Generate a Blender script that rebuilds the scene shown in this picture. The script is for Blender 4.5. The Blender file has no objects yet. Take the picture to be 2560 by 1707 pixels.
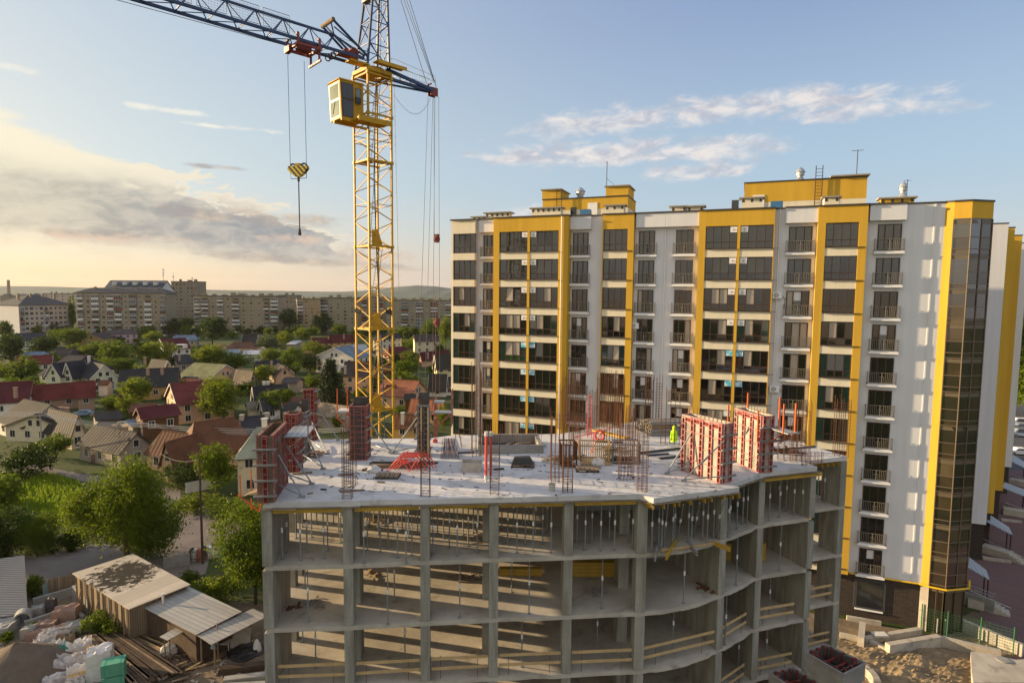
import bpy, math, random
import numpy as np
from mathutils import Vector, Matrix, Euler
R = math.radians
random.seed(7)
rnd = random.random
sc = bpy.context.scene
col = sc.collection

# ------------------------------------------------------------------ camera
CZ, FPX, PIT, ROL = 30.4, 1499.6, R(4.628), R(.544)
cd = bpy.data.cameras.new('camera'); cd.sensor_width = 36; cd.lens = FPX / 2560 * 36
cd.clip_start = .1; cd.clip_end = 20000
cam = bpy.data.objects.new('camera', cd); col.objects.link(cam)
cam.matrix_world = Matrix.Translation((0, 0, CZ)) @ Matrix.Rotation(R(90) - PIT, 4, 'X') @ Matrix.Rotation(ROL, 4, 'Z')
sc.camera = cam
# ------------------------------------------------------------------ light
SUN_AZ, SUN_EL = R(-77), R(10.8)
sv = Vector((math.sin(SUN_AZ) * math.cos(SUN_EL), math.cos(SUN_AZ) * math.cos(SUN_EL), math.sin(SUN_EL)))
sd = bpy.data.lights.new('sun', 'SUN'); sd.energy = 5.0; sd.angle = R(.55); sd.color = (1, .74, .43)
sun = bpy.data.objects.new('sun', sd); col.objects.link(sun)
sun.rotation_euler = sv.to_track_quat('Z', 'Y').to_euler(); sun.location = (-60, 0, 80)
vs = sc.view_settings
vs.view_transform = 'Standard'; vs.look = 'None'; vs.gamma = 1; vs.use_curve_mapping = False
vs.exposure = 1.3
sc.cycles.max_bounces = 7; sc.cycles.diffuse_bounces = 4; sc.cycles.transparent_max_bounces = 10
sc.cycles.use_denoising = True
# ------------------------------------------------------------------ node helpers
class NT:
    def __init__(s, nt): s.nt = nt; s.n = nt.nodes; s.l = nt.links
    def add(s, t, **k):
        n = s.n.new(t)
        for a, b in k.items(): setattr(n, a, b)
        return n
    def put(s, sock, v):
        if hasattr(v, 'is_output') or isinstance(v, bpy.types.NodeSocket): s.l.new(v, sock)
        elif isinstance(v, (tuple, list)):
            sock.default_value = tuple(v) + ((1,) if len(v) == 3 and len(sock.default_value) == 4 else ())
        else: sock.default_value = v
    def m(s, op, a, b=None, c=None, clamp=False):
        n = s.add('ShaderNodeMath', operation=op); n.use_clamp = clamp
        for i, v in enumerate((a, b, c)):
            if v is not None: s.put(n.inputs[i], v)
        return n.outputs[0]
    def mix(s, f, a, b, mode='MIX'):
        n = s.add('ShaderNodeMix', data_type='RGBA', blend_type=mode)
        s.put(n.inputs[0], f); s.put(n.inputs[6], a); s.put(n.inputs[7], b)
        return n.outputs[2]
    def noise(s, vec, scale, detail=4, rough=.55, dist=0):
        n = s.add('ShaderNodeTexNoise')
        if vec is not None: s.l.new(vec, n.inputs['Vector'])
        n.inputs['Scale'].default_value = scale; n.inputs['Detail'].default_value = detail
        n.inputs['Roughness'].default_value = rough; n.inputs['Distortion'].default_value = dist
        return n.outputs[0]
    def comb(s, x, y, z):
        n = s.add('ShaderNodeCombineXYZ')
        for i, v in enumerate((x, y, z)): s.put(n.inputs[i], v)
        return n.outputs[0]
    def ss(s, x, a, b, lo=0., hi=1.):
        n = s.add('ShaderNodeMapRange', interpolation_type='SMOOTHSTEP')
        s.put(n.inputs[0], x); s.put(n.inputs[1], a); s.put(n.inputs[2], b); s.put(n.inputs[3], lo); s.put(n.inputs[4], hi)
        return n.outputs[0]
    def bump(s, x, c, w):            # smooth bell 1 at c, 0 beyond w
        return s.ss(s.m('ABSOLUTE', s.m('SUBTRACT', x, c)), 0., w, 1., 0.)
# ------------------------------------------------------------------ sky
W = bpy.data.worlds.new('World'); sc.world = W; W.use_nodes = True
t = NT(W.node_tree); t.n.clear()
sky = t.add('ShaderNodeTexSky', sky_type='NISHITA'); sky.sun_disc = False
sky.sun_elevation = SUN_EL; sky.sun_rotation = SUN_AZ % (2 * math.pi)
sky.altitude = 300; sky.air_density = 1.0; sky.dust_density = 2.2; sky.ozone_density = 1.6
tc = t.add('ShaderNodeTexCoord'); sp = t.add('ShaderNodeSeparateXYZ'); t.l.new(tc.outputs['Generated'], sp.inputs[0])
X, Y, Z = sp.outputs
az = t.m('ARCTAN2', X, Y)
el = t.m('ARCSINE', t.m('MINIMUM', t.m('MAXIMUM', Z, -1), 1))
base = sky.outputs[0]
SKY_S = .1
def lin(v): v /= 255.; return v / 12.92 if v < .04045 else ((v + .055) / 1.055) ** 2.4
def sk(r, g, b): return tuple(lin(v) / SKY_S / 2 ** vs.exposure for v in (r, g, b))
# dusty evening air: pale blue aloft, warm towards the sun and the horizon
AZ0, AZ1 = R(-48), R(32)
upc = t.mix(t.ss(az, R(-40), R(30)), sk(190, 204, 218), sk(141, 161, 205))
midc = t.mix(t.ss(az, AZ0, R(25)), sk(210, 215, 211), sk(180, 202, 221))
lowc = t.mix(t.ss(az, R(-46), R(10)), sk(250, 212, 168), sk(216, 206, 204))
g = t.mix(t.ss(el, R(10), R(29)), midc, upc)
g = t.mix(t.ss(el, R(-1), R(11)), lowc, g)
# brightened sky added as fill light, unseen overhead and behind the camera
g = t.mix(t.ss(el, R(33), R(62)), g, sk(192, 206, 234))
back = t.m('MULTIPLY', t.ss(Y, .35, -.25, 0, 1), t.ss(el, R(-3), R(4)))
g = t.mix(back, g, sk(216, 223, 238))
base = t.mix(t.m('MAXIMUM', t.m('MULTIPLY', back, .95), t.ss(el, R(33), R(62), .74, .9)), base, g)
base = t.mix(t.m('MULTIPLY', t.bump(az, R(-84), R(60)), t.ss(el, R(-2), R(34), .8, 0)), base, sk(255, 224, 176))
# cloud fields in direction space
v1 = t.comb(t.m('MULTIPLY', az, 6.4), t.m('MULTIPLY', el, 18), 3.1)
n1 = t.noise(v1, 2.2, 10, .66, .5)
v2 = t.comb(t.m('MULTIPLY', az, 9.), t.m('MULTIPLY', el, 20), 8.7)
n2 = t.noise(v2, 2.4, 10, .64, .35)
n3 = t.noise(t.comb(t.m('MULTIPLY', az, 2.4), t.m('MULTIPLY', el, 6.5), 1.3), 2.0, 5, .55, .3)
def cloud(base, dens, lit, shade, shv):
    return t.mix(dens, base, t.mix(shv, shade, lit))
def field(noise, mask, a, b):        # density where the noise clears a threshold lowered by the mask
    return t.ss(t.m('ADD', noise, t.m('SUBTRACT', mask, 1)), a, b)
def streak(a0, aw, e0, ew, slope=0, bend=0):
    da = t.m('SUBTRACT', az, R(a0))
    ee = t.m('SUBTRACT', el, t.m('MULTIPLY', da, slope))
    if bend: ee = t.m('ADD', ee, t.m('MULTIPLY', t.m('MULTIPLY', da, da), bend))
    return t.m('MULTIPLY', t.ss(t.m('ABSOLUTE', da), R(aw) * .35, R(aw), 1., 0.), t.bump(ee, R(e0), R(ew)))
# streaks over the yellow building
m1 = t.m('MAXIMUM', streak(18, 30, 15.9, 3.2, 0., .26), streak(11, 22, 12.7, 3.1, .0, .10))
m1 = t.m('MAXIMUM', m1, t.m('MULTIPLY', streak(16, 9, 10.9, 2.2, .0), .95))
m1 = t.m('MAXIMUM', m1, t.m('MULTIPLY', streak(-2, 6, 12.4, 1.1, -.05), 1.0))
m1 = t.m('MAXIMUM', m1, t.m('MULTIPLY', streak(3, 9, 7.8, 2.0, .06), .8))
d1 = t.m('MULTIPLY', field(n1, t.m('POWER', m1, .5), .26, .60), .92)
base = cloud(base, d1, sk(240, 233, 228), sk(192, 194, 206), t.ss(t.m('ADD', n2, t.m('MULTIPLY', el, .0)), .36, .60))
# small bright wisps on the left
m2 = t.m('MAXIMUM', streak(-29.5, 5.5, 14.2, .75), streak(-23, 4.2, 13.5, .75))
m2 = t.m('MAXIMUM', m2, t.m('MULTIPLY', streak(-26.5, 4, 13.4, .5), .95)); m2 = t.m('MAXIMUM', m2, t.m('MULTIPLY', streak(-39, 3.0, 15.4, .9), .9))
base = cloud(base, t.m('MULTIPLY', field(n2, t.m('POWER', m2, .7), .28, .62), .85), sk(250, 246, 232), sk(225, 222, 208), .9)
# broad cumulus bank on the left: bright rim above, grey underside
topl = t.m('SUBTRACT', R(12.9), t.m('MULTIPLY', t.m('ADD', az, R(41)), .30))
pf = t.ss(az, R(-36), R(-29), .35, 1)
edge = t.m('ADD', t.m('SUBTRACT', topl, el), t.m('ADD', t.m('MULTIPLY', t.m('MULTIPLY', t.m('SUBTRACT', n1, .5), R(9.5)), pf), t.m('MULTIPLY', t.m('SUBTRACT', n3, .5), R(3))))
inb = t.m('MULTIPLY', t.ss(edge, R(-.1), t.ss(az, R(-36), R(-29), R(1.2), R(.45))), t.ss(az, R(-10), R(-19)))
deep = t.ss(edge, R(.3), t.ss(az, R(-38), R(-29), R(4.6), R(1.1)))
shv = t.m('MULTIPLY', deep, t.m('MULTIPLY', t.bump(t.m('ADD', t.m('ADD', el, t.m('MULTIPLY', t.m('ADD', az, R(40)), .10)), t.m('ADD', t.m('MULTIPLY', t.m('SUBTRACT', n3, .5), R(5)), t.m('MULTIPLY', t.m('SUBTRACT', n1, .5), R(3)))), R(6.6), R(4.3)), 1.35, clamp=True))
shade = t.mix(t.ss(az, R(-42), R(-24)), sk(184, 177, 163), sk(148, 151, 157))
shv = t.m('MULTIPLY', shv, t.ss(n2, .30, .66, 1.12, .62), clamp=True)
shv = t.m('MULTIPLY', shv, t.ss(az, R(-42), R(-31), .7, 1))
base = t.mix(t.m('MULTIPLY', inb, t.ss(el, R(.3), R(5.0), .1, .88)), base, t.mix(shv, t.mix(t.ss(az, R(-40), R(-22)), sk(255, 243, 214), sk(244, 231, 208)), shade))
# long grey-mauve bars near the horizon and pinkish puffs
m3 = t.m('MAXIMUM', streak(-18, 17, 2.6, 1.2, -.05), streak(-23, 14, 6.3, 1.9, -.02))
m3 = t.m('MAXIMUM', m3, t.m('MULTIPLY', streak(-33, 10, 4.2, 1.0, .0), .95)); m3 = t.m('MAXIMUM', m3, t.m('MULTIPLY', streak(-26, 4.5, 10.2, .6, 0), .9))
base = cloud(base, t.m('MULTIPLY', field(n1, t.m('POWER', m3, .7), .22, .56), .75), sk(212, 190, 168), sk(172, 164, 158), t.ss(n2, .42, .64))
m4 = t.m('MAXIMUM', streak(-13, 7, 3.4, 2.4), streak(-20.5, 5, 4.6, 1.5)); m4 = t.m('MAXIMUM', m4, t.m('MULTIPLY', streak(-34, 7, 3.8, 1.6), .95))
base = cloud(base, t.m('MULTIPLY', field(n2, t.m('POWER', m4, .7), .30, .60), .6), sk(240, 205, 178), sk(196, 182, 174), t.ss(n1, .4, .6))
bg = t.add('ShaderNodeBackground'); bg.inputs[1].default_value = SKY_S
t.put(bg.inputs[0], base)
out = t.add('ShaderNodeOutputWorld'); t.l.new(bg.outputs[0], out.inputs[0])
# ------------------------------------------------------------------ pixel -> place
_c, _s, _cr, _sr = math.cos(PIT), math.sin(PIT), math.cos(ROL), math.sin(ROL)
def ray(px, py):
    a, b = px - 1280, py - 853.5
    u, v = (a * _cr + b * _sr) / FPX, -(-a * _sr + b * _cr) / FPX
    return Vector((u, _c + v * _s, -_s + v * _c))
def onz(p, z=0.):
    r = ray(*p); k = (z - CZ) / r.z
    return Vector((r.x * k, r.y * k, z))
def aty(p, y):
    r = ray(*p); k = y / r.y
    return Vector((r.x * k, y, CZ + r.z * k))
def zone(x0, y0, s): return lambda x, y: (x0 + x / s, y0 + y / s)
q1 = zone(0, 600, 3.357); q2 = zone(0, 1000, 2.217); q3 = zone(600, 900, 2.94); q4 = zone(1300, 900, 2.735)
f1 = zone(640, 1200, 3.092); f2 = zone(1400, 1200, 3.092); q5 = zone(1900, 900, 1.9424)
g1 = zone(1380, 1000, 5.8725); g2 = zone(1680, 980, 5.2267); g3 = zone(620, 960, 4.9)
y1 = zone(0, 1400, 5.1075); y2 = zone(300, 1400, 5.1075); r6 = zone(2100, 1400, 5.1065); r7 = zone(2360, 900, 2.614)
c7 = zone(660, 0, 3.92); c6 = zone(240, 0, 3.92); c8 = zone(660, 350, 2.09); b8 = zone(700, 760, 5.1065)
# ------------------------------------------------------------------ materials
def mat(name, c, rough=.8, c2=None, ns=1.5, amt=.5, bump=0., bs=None, metal=0., spec=None, stain=None, det=6, stretch=None, trans=0., ior=None):
    m = bpy.data.materials.new(name); m.use_nodes = True
    t = NT(m.node_tree); b = t.n['Principled BSDF']
    b.inputs['Roughness'].default_value = rough; b.inputs['Metallic'].default_value = metal
    if spec is None and rough >= .7: spec = .12
    if spec is not None: b.inputs['Specular IOR Level'].default_value = spec
    if ior: b.inputs['IOR'].default_value = ior
    tcn = t.add('ShaderNodeTexCoord'); ob = tcn.outputs['Object']
    if stretch:
        mp = t.add('ShaderNodeMapping'); t.l.new(ob, mp.inputs[0]); mp.inputs[3].default_value = stretch; ob = mp.outputs[0]
    c2 = c2 or tuple(x * .72 for x in c)
    n = t.noise(ob, ns, det, .62)
    cc = t.mix(t.m('MULTIPLY', t.ss(n, .33, .68), amt), c, c2)
    if stain:
        n2 = t.noise(ob, stain[1], 5, .6, .6)
        cc = t.mix(t.m('MULTIPLY', t.ss(n2, stain[2] if len(stain) > 2 else .52, .72), stain[3] if len(stain) > 3 else .6), cc, stain[0])
    t.put(b.inputs['Base Color'], cc)
    if bump:
        bp = t.add('ShaderNodeBump'); bp.inputs['Strength'].default_value = 1; bp.inputs['Distance'].default_value = bump
        t.l.new(t.noise(ob, bs or ns * 6, 6, .65), bp.inputs['Height']); t.l.new(bp.outputs[0], b.inputs['Normal'])
    if trans:
        tr = t.add('ShaderNodeBsdfTranslucent'); t.put(tr.inputs[0], cc); mx = t.add('ShaderNodeMixShader'); mx.inputs[0].default_value = trans
        t.l.new(b.outputs[0], mx.inputs[1]); t.l.new(tr.outputs[0], mx.inputs[2]); t.l.new(mx.outputs[0], t.n['Material Output'].inputs[0])
    return m
def striped(name, c, c2, axis, scale, rough=.7, duty=.5, soft=.08, bump=0., metal=0., ns=2., amt=.35, profile='SAW', vary=0.):
    """boards, corrugation or courses: a repeating band along one object axis"""
    m = mat(name, c, rough, ns=ns, amt=amt, metal=metal); t = NT(m.node_tree); b = t.n['Principled BSDF']
    old = b.inputs['Base Color'].links[0].from_socket
    s = t.add('ShaderNodeSeparateXYZ'); t.l.new(t.add('ShaderNodeTexCoord').outputs['Object'], s.inputs[0])
    x = t.m('MULTIPLY', axis[0], s.outputs[0]); x = t.m('ADD', x, t.m('MULTIPLY', axis[1], s.outputs[1])); x = t.m('ADD', x, t.m('MULTIPLY', axis[2], s.outputs[2]))
    x = t.m('MULTIPLY', x, scale)
    f = t.m('FRACT', x)
    if vary:
        wn = t.add('ShaderNodeTexWhiteNoise', noise_dimensions='1D'); t.l.new(t.m('FLOOR', x), wn.inputs['W'])
        old = t.mix(t.m('MULTIPLY', wn.outputs[0], vary), old, c2)
    tri = t.m('ABSOLUTE', t.m('SUBTRACT', f, .5))
    line = t.ss(tri, .5 * duty - soft, .5 * duty + soft)
    t.put(b.inputs['Base Color'], t.mix(line, old, c2))
    if bump:
        bp = t.add('ShaderNodeBump'); bp.inputs['Distance'].default_value = bump
        h = t.m('SINE', t.m('MULTIPLY', x, 6.2832)) if profile == 'SIN' else t.m('SUBTRACT', 1, line)
        t.l.new(h, bp.inputs['Height']); t.l.new(bp.outputs[0], b.inputs['Normal'])
    return m
def brickmat(name, c, c2, mortar, scale, rough=.85, w=.5, h=.25, ms=.02):
    m = mat(name, c, rough); t = NT(m.node_tree); b = t.n['Principled BSDF']
    br = t.add('ShaderNodeTexBrick'); g = t.add('ShaderNodeNewGeometry'); tc = t.add('ShaderNodeTexCoord')
    s = t.add('ShaderNodeSeparateXYZ'); t.l.new(tc.outputs['Object'], s.inputs[0])
    u = t.m('ADD', s.outputs[0], s.outputs[1])
    t.l.new(t.comb(u, s.outputs[2], 0), br.inputs['Vector'])
    br.inputs['Scale'].default_value = scale; br.inputs['Brick Width'].default_value = w; br.inputs['Row Height'].default_value = h; br.inputs['Mortar Size'].default_value = ms
    t.put(br.inputs['Color1'], c); t.put(br.inputs['Color2'], c2); t.put(br.inputs['Mortar'], mortar)
    t.put(b.inputs['Base Color'], br.outputs[0])
    return m
M = {}
M['conc'] = mat('concrete', (.29, .285, .262), .9, (.21, .204, .186), .9, .8, .006, 14, stain=((.17, .155, .13), .45, .5, .6))
M['conc_v'] = mat('board_marked_concrete', (.32, .305, .262), .9, (.19, .18, .15), 1.1, .9, .006, 9, stretch=(3, 3, .35), stain=((.16, .14, .105), .5, .5, .6))
M['slab'] = mat('dusty_slab', (.45, .41, .345), .92, (.31, .28, .235), .55, .8, .012, 5, stain=((.20, .175, .14), .8, .55, .7))
M['deck'] = mat('deck_concrete', (.56, .545, .53), .9, (.42, .41, .40), .42, .9, .035, 1.6, stain=((.29, .275, .26), 1.3, .50, .75), det=9)
M['stucco'] = mat('white_stucco', (.68, .69, .72), .9, (.60, .605, .62), .9, .7, .004, 30, stretch=(1.6, 1.6, .10), stain=((.60, .59, .58), .8, .56, .45))
M['yellow'] = mat('yellow_stucco', (.61, .375, .05), .9, (.52, .315, .042), .9, .7, .004, 30, stretch=(1.6, 1.6, .10), stain=((.52, .32, .06), .8, .56, .4))
M['cream'] = mat('cream_stucco', (.74, .68, .53), .9, (.66, .60, .45), 1.1, .6, .004, 30, stretch=(1.6, 1.6, .3))
M['trim'] = mat('white_trim', (.78, .78, .78), .7, amt=.2)
M['coping'] = mat('dark_coping', (.05, .04, .035), .5)
M['frame'] = mat('brown_frame', (.055, .026, .018), .45)
M['rail'] = mat('grey_railing', (.22, .195, .155), .5)
M['rail_d'] = mat('dark_sill', (.06, .045, .035), .6)
M['brick_d'] = brickmat('dark_brick', (.055, .042, .034), (.035, .028, .024), (.10, .085, .07), 2.2)
M['brick_c'] = brickmat('small_brick', (.20, .11, .08), (.24, .15, .11), (.30, .26, .22), 5)
M['galv'] = mat('galvanised_steel', (.42, .43, .43), .42, (.30, .31, .31), 3, .6, metal=.6)
M['prop'] = mat('prop_steel', (.26, .28, .29), .5, (.17, .18, .18), 4, .6, metal=.35)
M['collar'] = mat('prop_collar', (.75, .75, .74), .6)
M['crane_y'] = mat('crane_yellow', (.50, .29, .013), .6, (.37, .20, .010), 1.2, .6, spec=.3, stain=((.20, .10, .03), 2.5, .58, .6))
M['crane_b'] = mat('crane_blue', (.016, .046, .13), .5, (.012, .033, .085), 1.5, .6)
M['crane_r'] = mat('trolley_red', (.22, .035, .02), .55, (.14, .02, .015), 2, .6)
M['rope'] = mat('steel_rope', (.035, .035, .04), .6)
M['form_r'] = mat('formwork_red', (.36, .125, .10), .7, (.26, .085, .07), 2.5, .8, stain=((.36, .29, .26), 1.8, .48, .8))
M['form_pk'] = mat('formwork_pale_red', (.46, .20, .19), .75, (.40, .14, .13), 2., .8, stain=((.56, .48, .40), 1.6, .48, .8))
M['form_rd'] = mat('formwork_dark_red', (.17, .028, .024), .7, (.12, .03, .026), 3, .7, stain=((.24, .19, .17), 2.0, .55, .5))
M['form_b'] = mat('formwork_brown_panel', (.17, .12, .085), .8, (.11, .08, .06), 1.5, .8)
M['form_p'] = mat('formwork_panel', (.38, .345, .29), .8, (.28, .25, .205), 1.5, .8, stain=((.48, .44, .38), 1.3, .5, .6))
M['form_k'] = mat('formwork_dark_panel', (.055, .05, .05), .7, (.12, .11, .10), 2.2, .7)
M['form_g'] = mat('formwork_grey', (.26, .245, .23), .7, (.18, .165, .15), 2, .7)
M['rust'] = mat('rusty_rebar', (.14, .065, .035), .85, (.09, .045, .028), 3, .6)
M['redpaint'] = mat('red_paint', (.62, .075, .045), .5, (.5, .06, .04), 2, .5)
M['orange'] = mat('orange_paint', (.66, .13, .035), .5)
M['ybeam'] = mat('yellow_timber_beam', (.44, .27, .03), .6, (.30, .18, .022), 2, .6)
M['wood'] = mat('weathered_wood', (.26, .19, .125), .85, (.15, .105, .07), 1.3, .9, .004, 20, stretch=(1, 1, 6))
M['wood_l'] = mat('fresh_wood', (.50, .35, .18), .8, (.38, .26, .13), 2, .8)
M['wood_d'] = mat('dark_wood', (.085, .06, .042), .85, (.05, .035, .025), 2, .8)
M['black'] = mat('black_plastic', (.02, .02, .022), .5)
M['hivis'] = mat('hi_vis_yellow', (.55, .85, .03), .7)
M['skin'] = mat('skin', (.45, .27, .19), .6)
M['white'] = mat('white_sheet', (.60, .58, .55), .75, (.42, .40, .38), 3, .5)
M['tub'] = mat('plastic_tub', (.46, .44, .38), .7, (.32, .29, .25), 2, .7)
M['blue'] = mat('blue_plastic', (.04, .16, .33), .5)
M['whitepaint'] = mat('car_white', (.75, .75, .73), .25, amt=.1)
M['silverpaint'] = mat('car_silver', (.30, .32, .34), .28, amt=.1, metal=.5)
M['tyre'] = mat('tyre_rubber', (.015, .015, .016), .8)
M['soffit'] = mat('soffit_plywood', (.22, .17, .11), .8, (.15, .115, .075), 1, .7)
def glassmat(name, base, rough=.04, ior=2.1):
    return mat(name, base, rough, tuple(x * .5 for x in base), .35, .8, ior=ior)
M['glass'] = glassmat('window_glass', (.010, .011, .010), ior=1.85)
M['glass_w'] = glassmat('tower_glass', (.058, .044, .025), .05, 1.9); M['glass_w2'] = glassmat('tower_glass_clear', (.028, .024, .016), .04, 2.3); M['glass_w3'] = glassmat('tower_glass_tan', (.11, .085, .05), .07, 1.7)
M['glass_g'] = glassmat('teal_curtained_glass', (.012, .05, .045))
M['glass_gr'] = glassmat('green_curtained_glass', (.02, .075, .015))
M['glass_o'] = glassmat('house_glass', (.03, .032, .034), .12, 1.6)
M['curtain'] = mat('cream_blind', (.36, .31, .25), .35, (.30, .26, .20), .5, .5, ior=1.7)
M['cabglass'] = glassmat('cab_glass', (.19, .235, .165), .06, 1.7)
M['lamp'] = mat('lamp_housing', (.03, .03, .03), .5)

def joints(m, pitch, dark):
    """thin horizontal pour lines with a wandering edge"""
    t = NT(m.node_tree); b = t.n['Principled BSDF']; old = b.inputs['Base Color'].links[0].from_socket
    s = t.add('ShaderNodeSeparateXYZ'); oc = t.add('ShaderNodeTexCoord').outputs['Object']; t.l.new(oc, s.inputs[0])
    z = t.m('FRACT', t.m('MULTIPLY', t.m('ADD', s.outputs[2], t.m('MULTIPLY', t.noise(oc, 1.3, 3), .05)), 1 / pitch))
    t.put(b.inputs['Base Color'], t.mix(t.m('MULTIPLY', t.ss(t.m('ABSOLUTE', t.m('SUBTRACT', z, .5)), .0, .03, 1, 0), .3), old, dark))
joints(M['conc_v'], .74, (.11, .105, .095)); joints(M['conc'], 1.0, (.14, .135, .12))
# ------------------------------------------------------------------ mesh builder
class MB:
    def __init__(s): s.V = []; s.F = []
    def face(s, *pts):
        n = len(s.V); s.V += [tuple(p) for p in pts]; s.F.append(tuple(range(n, n + len(pts)))); return s
    def hexa(s, b, t):
        n = len(s.V); s.V += [tuple(p) for p in b] + [tuple(p) for p in t]; k = len(b)
        s.F.append(tuple(n + i for i in reversed(range(k)))); s.F.append(tuple(n + k + i for i in range(k)))
        for i in range(k):
            j = (i + 1) % k; s.F.append((n + i, n + j, n + k + j, n + k + i))
        return s
    def box(s, x0, y0, z0, x1, y1, z1):
        return s.hexa([(x0, y0, z0), (x1, y0, z0), (x1, y1, z0), (x0, y1, z0)], [(x0, y0, z1), (x1, y0, z1), (x1, y1, z1), (x0, y1, z1)])
    def prism(s, poly, z0, z1):
        a = sum(poly[i - 1][0] * poly[i][1] - poly[i][0] * poly[i - 1][1] for i in range(len(poly)))
        if a < 0: poly = poly[::-1]
        return s.hexa([(p[0], p[1], z0) for p in poly], [(p[0], p[1], z1) for p in poly])
    def fbox(s, fr, u0, v0, z0, u1, v1, z1):
        """box in a frame fr=(origin, u dir, v dir, w dir)"""
        O, U, V, Wd = fr
        f = lambda u, v, z: O + U * u + V * v + Wd * z
        return s.hexa([f(u0, v0, z0), f(u1, v0, z0), f(u1, v1, z0), f(u0, v1, z0)], [f(u0, v0, z1), f(u1, v0, z1), f(u1, v1, z1), f(u0, v1, z1)])
    def beam(s, p, q, w, h=None, up=(0, 0, 1)):
        p, q = Vector(p), Vector(q); d = (q - p); h = h or w
        if d.length < 1e-6: return s
        d.normalize(); up = Vector(up)
        if abs(d.dot(up)) > .98: up = Vector((1, 0, 0))
        a = d.cross(up).normalized(); b = a.cross(d).normalized(); a *= w / 2; b *= h / 2
        return s.hexa([p - a - b, p + a - b, p + a + b, p - a + b], [q - a - b, q + a - b, q + a + b, q - a + b])
    def tube(s, p, q, r, n=6, r2=None):
        p, q = Vector(p), Vector(q); d = q - p
        if d.length < 1e-6: return s
        d.normalize(); up = Vector((0, 0, 1)) if abs(d.z) < .95 else Vector((1, 0, 0))
        a = d.cross(up).normalized(); b = a.cross(d).normalized(); r2 = r if r2 is None else r2
        cs = [(math.cos(6.2832 * i / n), math.sin(6.2832 * i / n)) for i in range(n)]
        return s.hexa([p + (a * c + b * k) * r for c, k in cs], [q + (a * c + b * k) * r2 for c, k in cs])
    def path(s, pts, r, n=6):
        for a, b in zip(pts[:-1], pts[1:]): s.tube(a, b, r, n)
        return s
    def lathe(s, c, prof, n=16):
        c = Vector(c); k = len(s.V)
        for r, z in prof:
            for i in range(n): s.V.append((c.x + r * math.cos(6.2832 * i / n), c.y + r * math.sin(6.2832 * i / n), c.z + z))
        for j in range(len(prof) - 1):
            for i in range(n): s.F.append((k + j * n + i, k + j * n + (i + 1) % n, k + (j + 1) * n + (i + 1) % n, k + (j + 1) * n + i))
        s.F.append(tuple(k + i for i in reversed(range(n)))); s.F.append(tuple(k + (len(prof) - 1) * n + i for i in range(n)))
        return s
    def ring(s, c, axis, R0, r, n=20, m=6):
        c, ax = Vector(c), Vector(axis).normalized(); u = ax.cross(Vector((0, 0, 1)) if abs(ax.z) < .9 else Vector((1, 0, 0))).normalized(); v = ax.cross(u)
        pts = [c + (u * math.cos(6.2832 * i / n) + v * math.sin(6.2832 * i / n)) * R0 for i in range(n)]
        for i in range(n): s.tube(pts[i], pts[(i + 1) % n], r, m)
        return s
    def build(s, name, m, parent=None, at=None, smooth=False):
        me = bpy.data.meshes.new(name)
        off = Vector((0, 0, 0))
        if parent is not None:
            p = parent
            while p.parent: p = p.parent
            off = p.location
        elif at is not None: off = Vector(at)
        me.from_pydata([(v[0] - off.x, v[1] - off.y, v[2] - off.z) for v in s.V], [], s.F)
        for x in (m if isinstance(m, (list, tuple)) else [m]): me.materials.append(x if not isinstance(x, str) else M[x])
        if smooth: me.polygons.foreach_set('use_smooth', [True] * len(me.polygons))
        o = bpy.data.objects.new(name, me); col.objects.link(o)
        if parent is not None: o.parent = parent
        elif at is not None: o.location = off
        return o
def tag(o, label=None, cat=None, group=None, kind=None):
    if label: o['label'] = label
    if cat: o['category'] = cat
    if group: o['group'] = group
    if kind: o['kind'] = kind
    elif label: o['kind'] = 'thing'
    return o
def empty(name, loc, label=None, cat=None, group=None):
    o = bpy.data.objects.new(name, None); col.objects.link(o); o.location = loc; o.empty_display_size = .3
    return tag(o, label, cat, group)
def copy_tree(o, parent=None):
    c = o.copy(); col.objects.link(c)
    if parent is not None: c.parent = parent
    for ch in list(o.children): copy_tree(ch, c)
    return c
def place(o, loc, rz=0., s=None):
    o.location = loc; o.rotation_euler = (0, 0, rz)
    if s is not None: o.scale = s if isinstance(s, (tuple, list)) else (s, s, s)
    return o
ORD = ['first', 'second', 'third', 'fourth', 'fifth', 'sixth', 'seventh', 'eighth', 'ninth', 'tenth', 'eleventh', 'twelfth', 'thirteenth', 'fourteenth', 'fifteenth', 'sixteenth', 'seventeenth', 'eighteenth', 'nineteenth', 'twentieth', 'penultimate', 'last']
UP = Vector((0, 0, 1))
# ================================================================== ground, roads, hills
def sheet(name, pts, z, m):
    mb = MB(); mb.face(*[(p[0], p[1], z) for p in pts]); return tag(mb.build(name, m), kind='structure')
M['ground'] = mat('grassy_ground', (.040, .062, .013), .95, (.075, .075, .032), .07, .8, .05, 1.2, stain=((.024, .042, .009), .03, .45, .7))
M['dirt'] = mat('yard_dirt', (.20, .155, .105), .95, (.11, .085, .055), .25, .9, .05, 2.2, stain=((.26, .21, .15), .7, .5, .6))
M['street'] = mat('dusty_asphalt', (.17, .145, .13), .93, (.13, .115, .105), .12, .8, .01, 6, stain=((.22, .19, .16), .25, .5, .6))
M['sand_d'] = mat('excavated_soil', (.27, .205, .125), .95, (.15, .115, .075), .5, .9, .12, 1.6)
M['paving'] = brickmat('red_paving', (.17, .10, .095), (.13, .085, .085), (.10, .08, .08), 1.5)
M['asphalt'] = mat('parking_asphalt', (.085, .085, .09), .9)
M['grassy'] = mat('bright_grass', (.075, .135, .016), .95, (.05, .10, .014), .3, .8, .05, 2)
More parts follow.
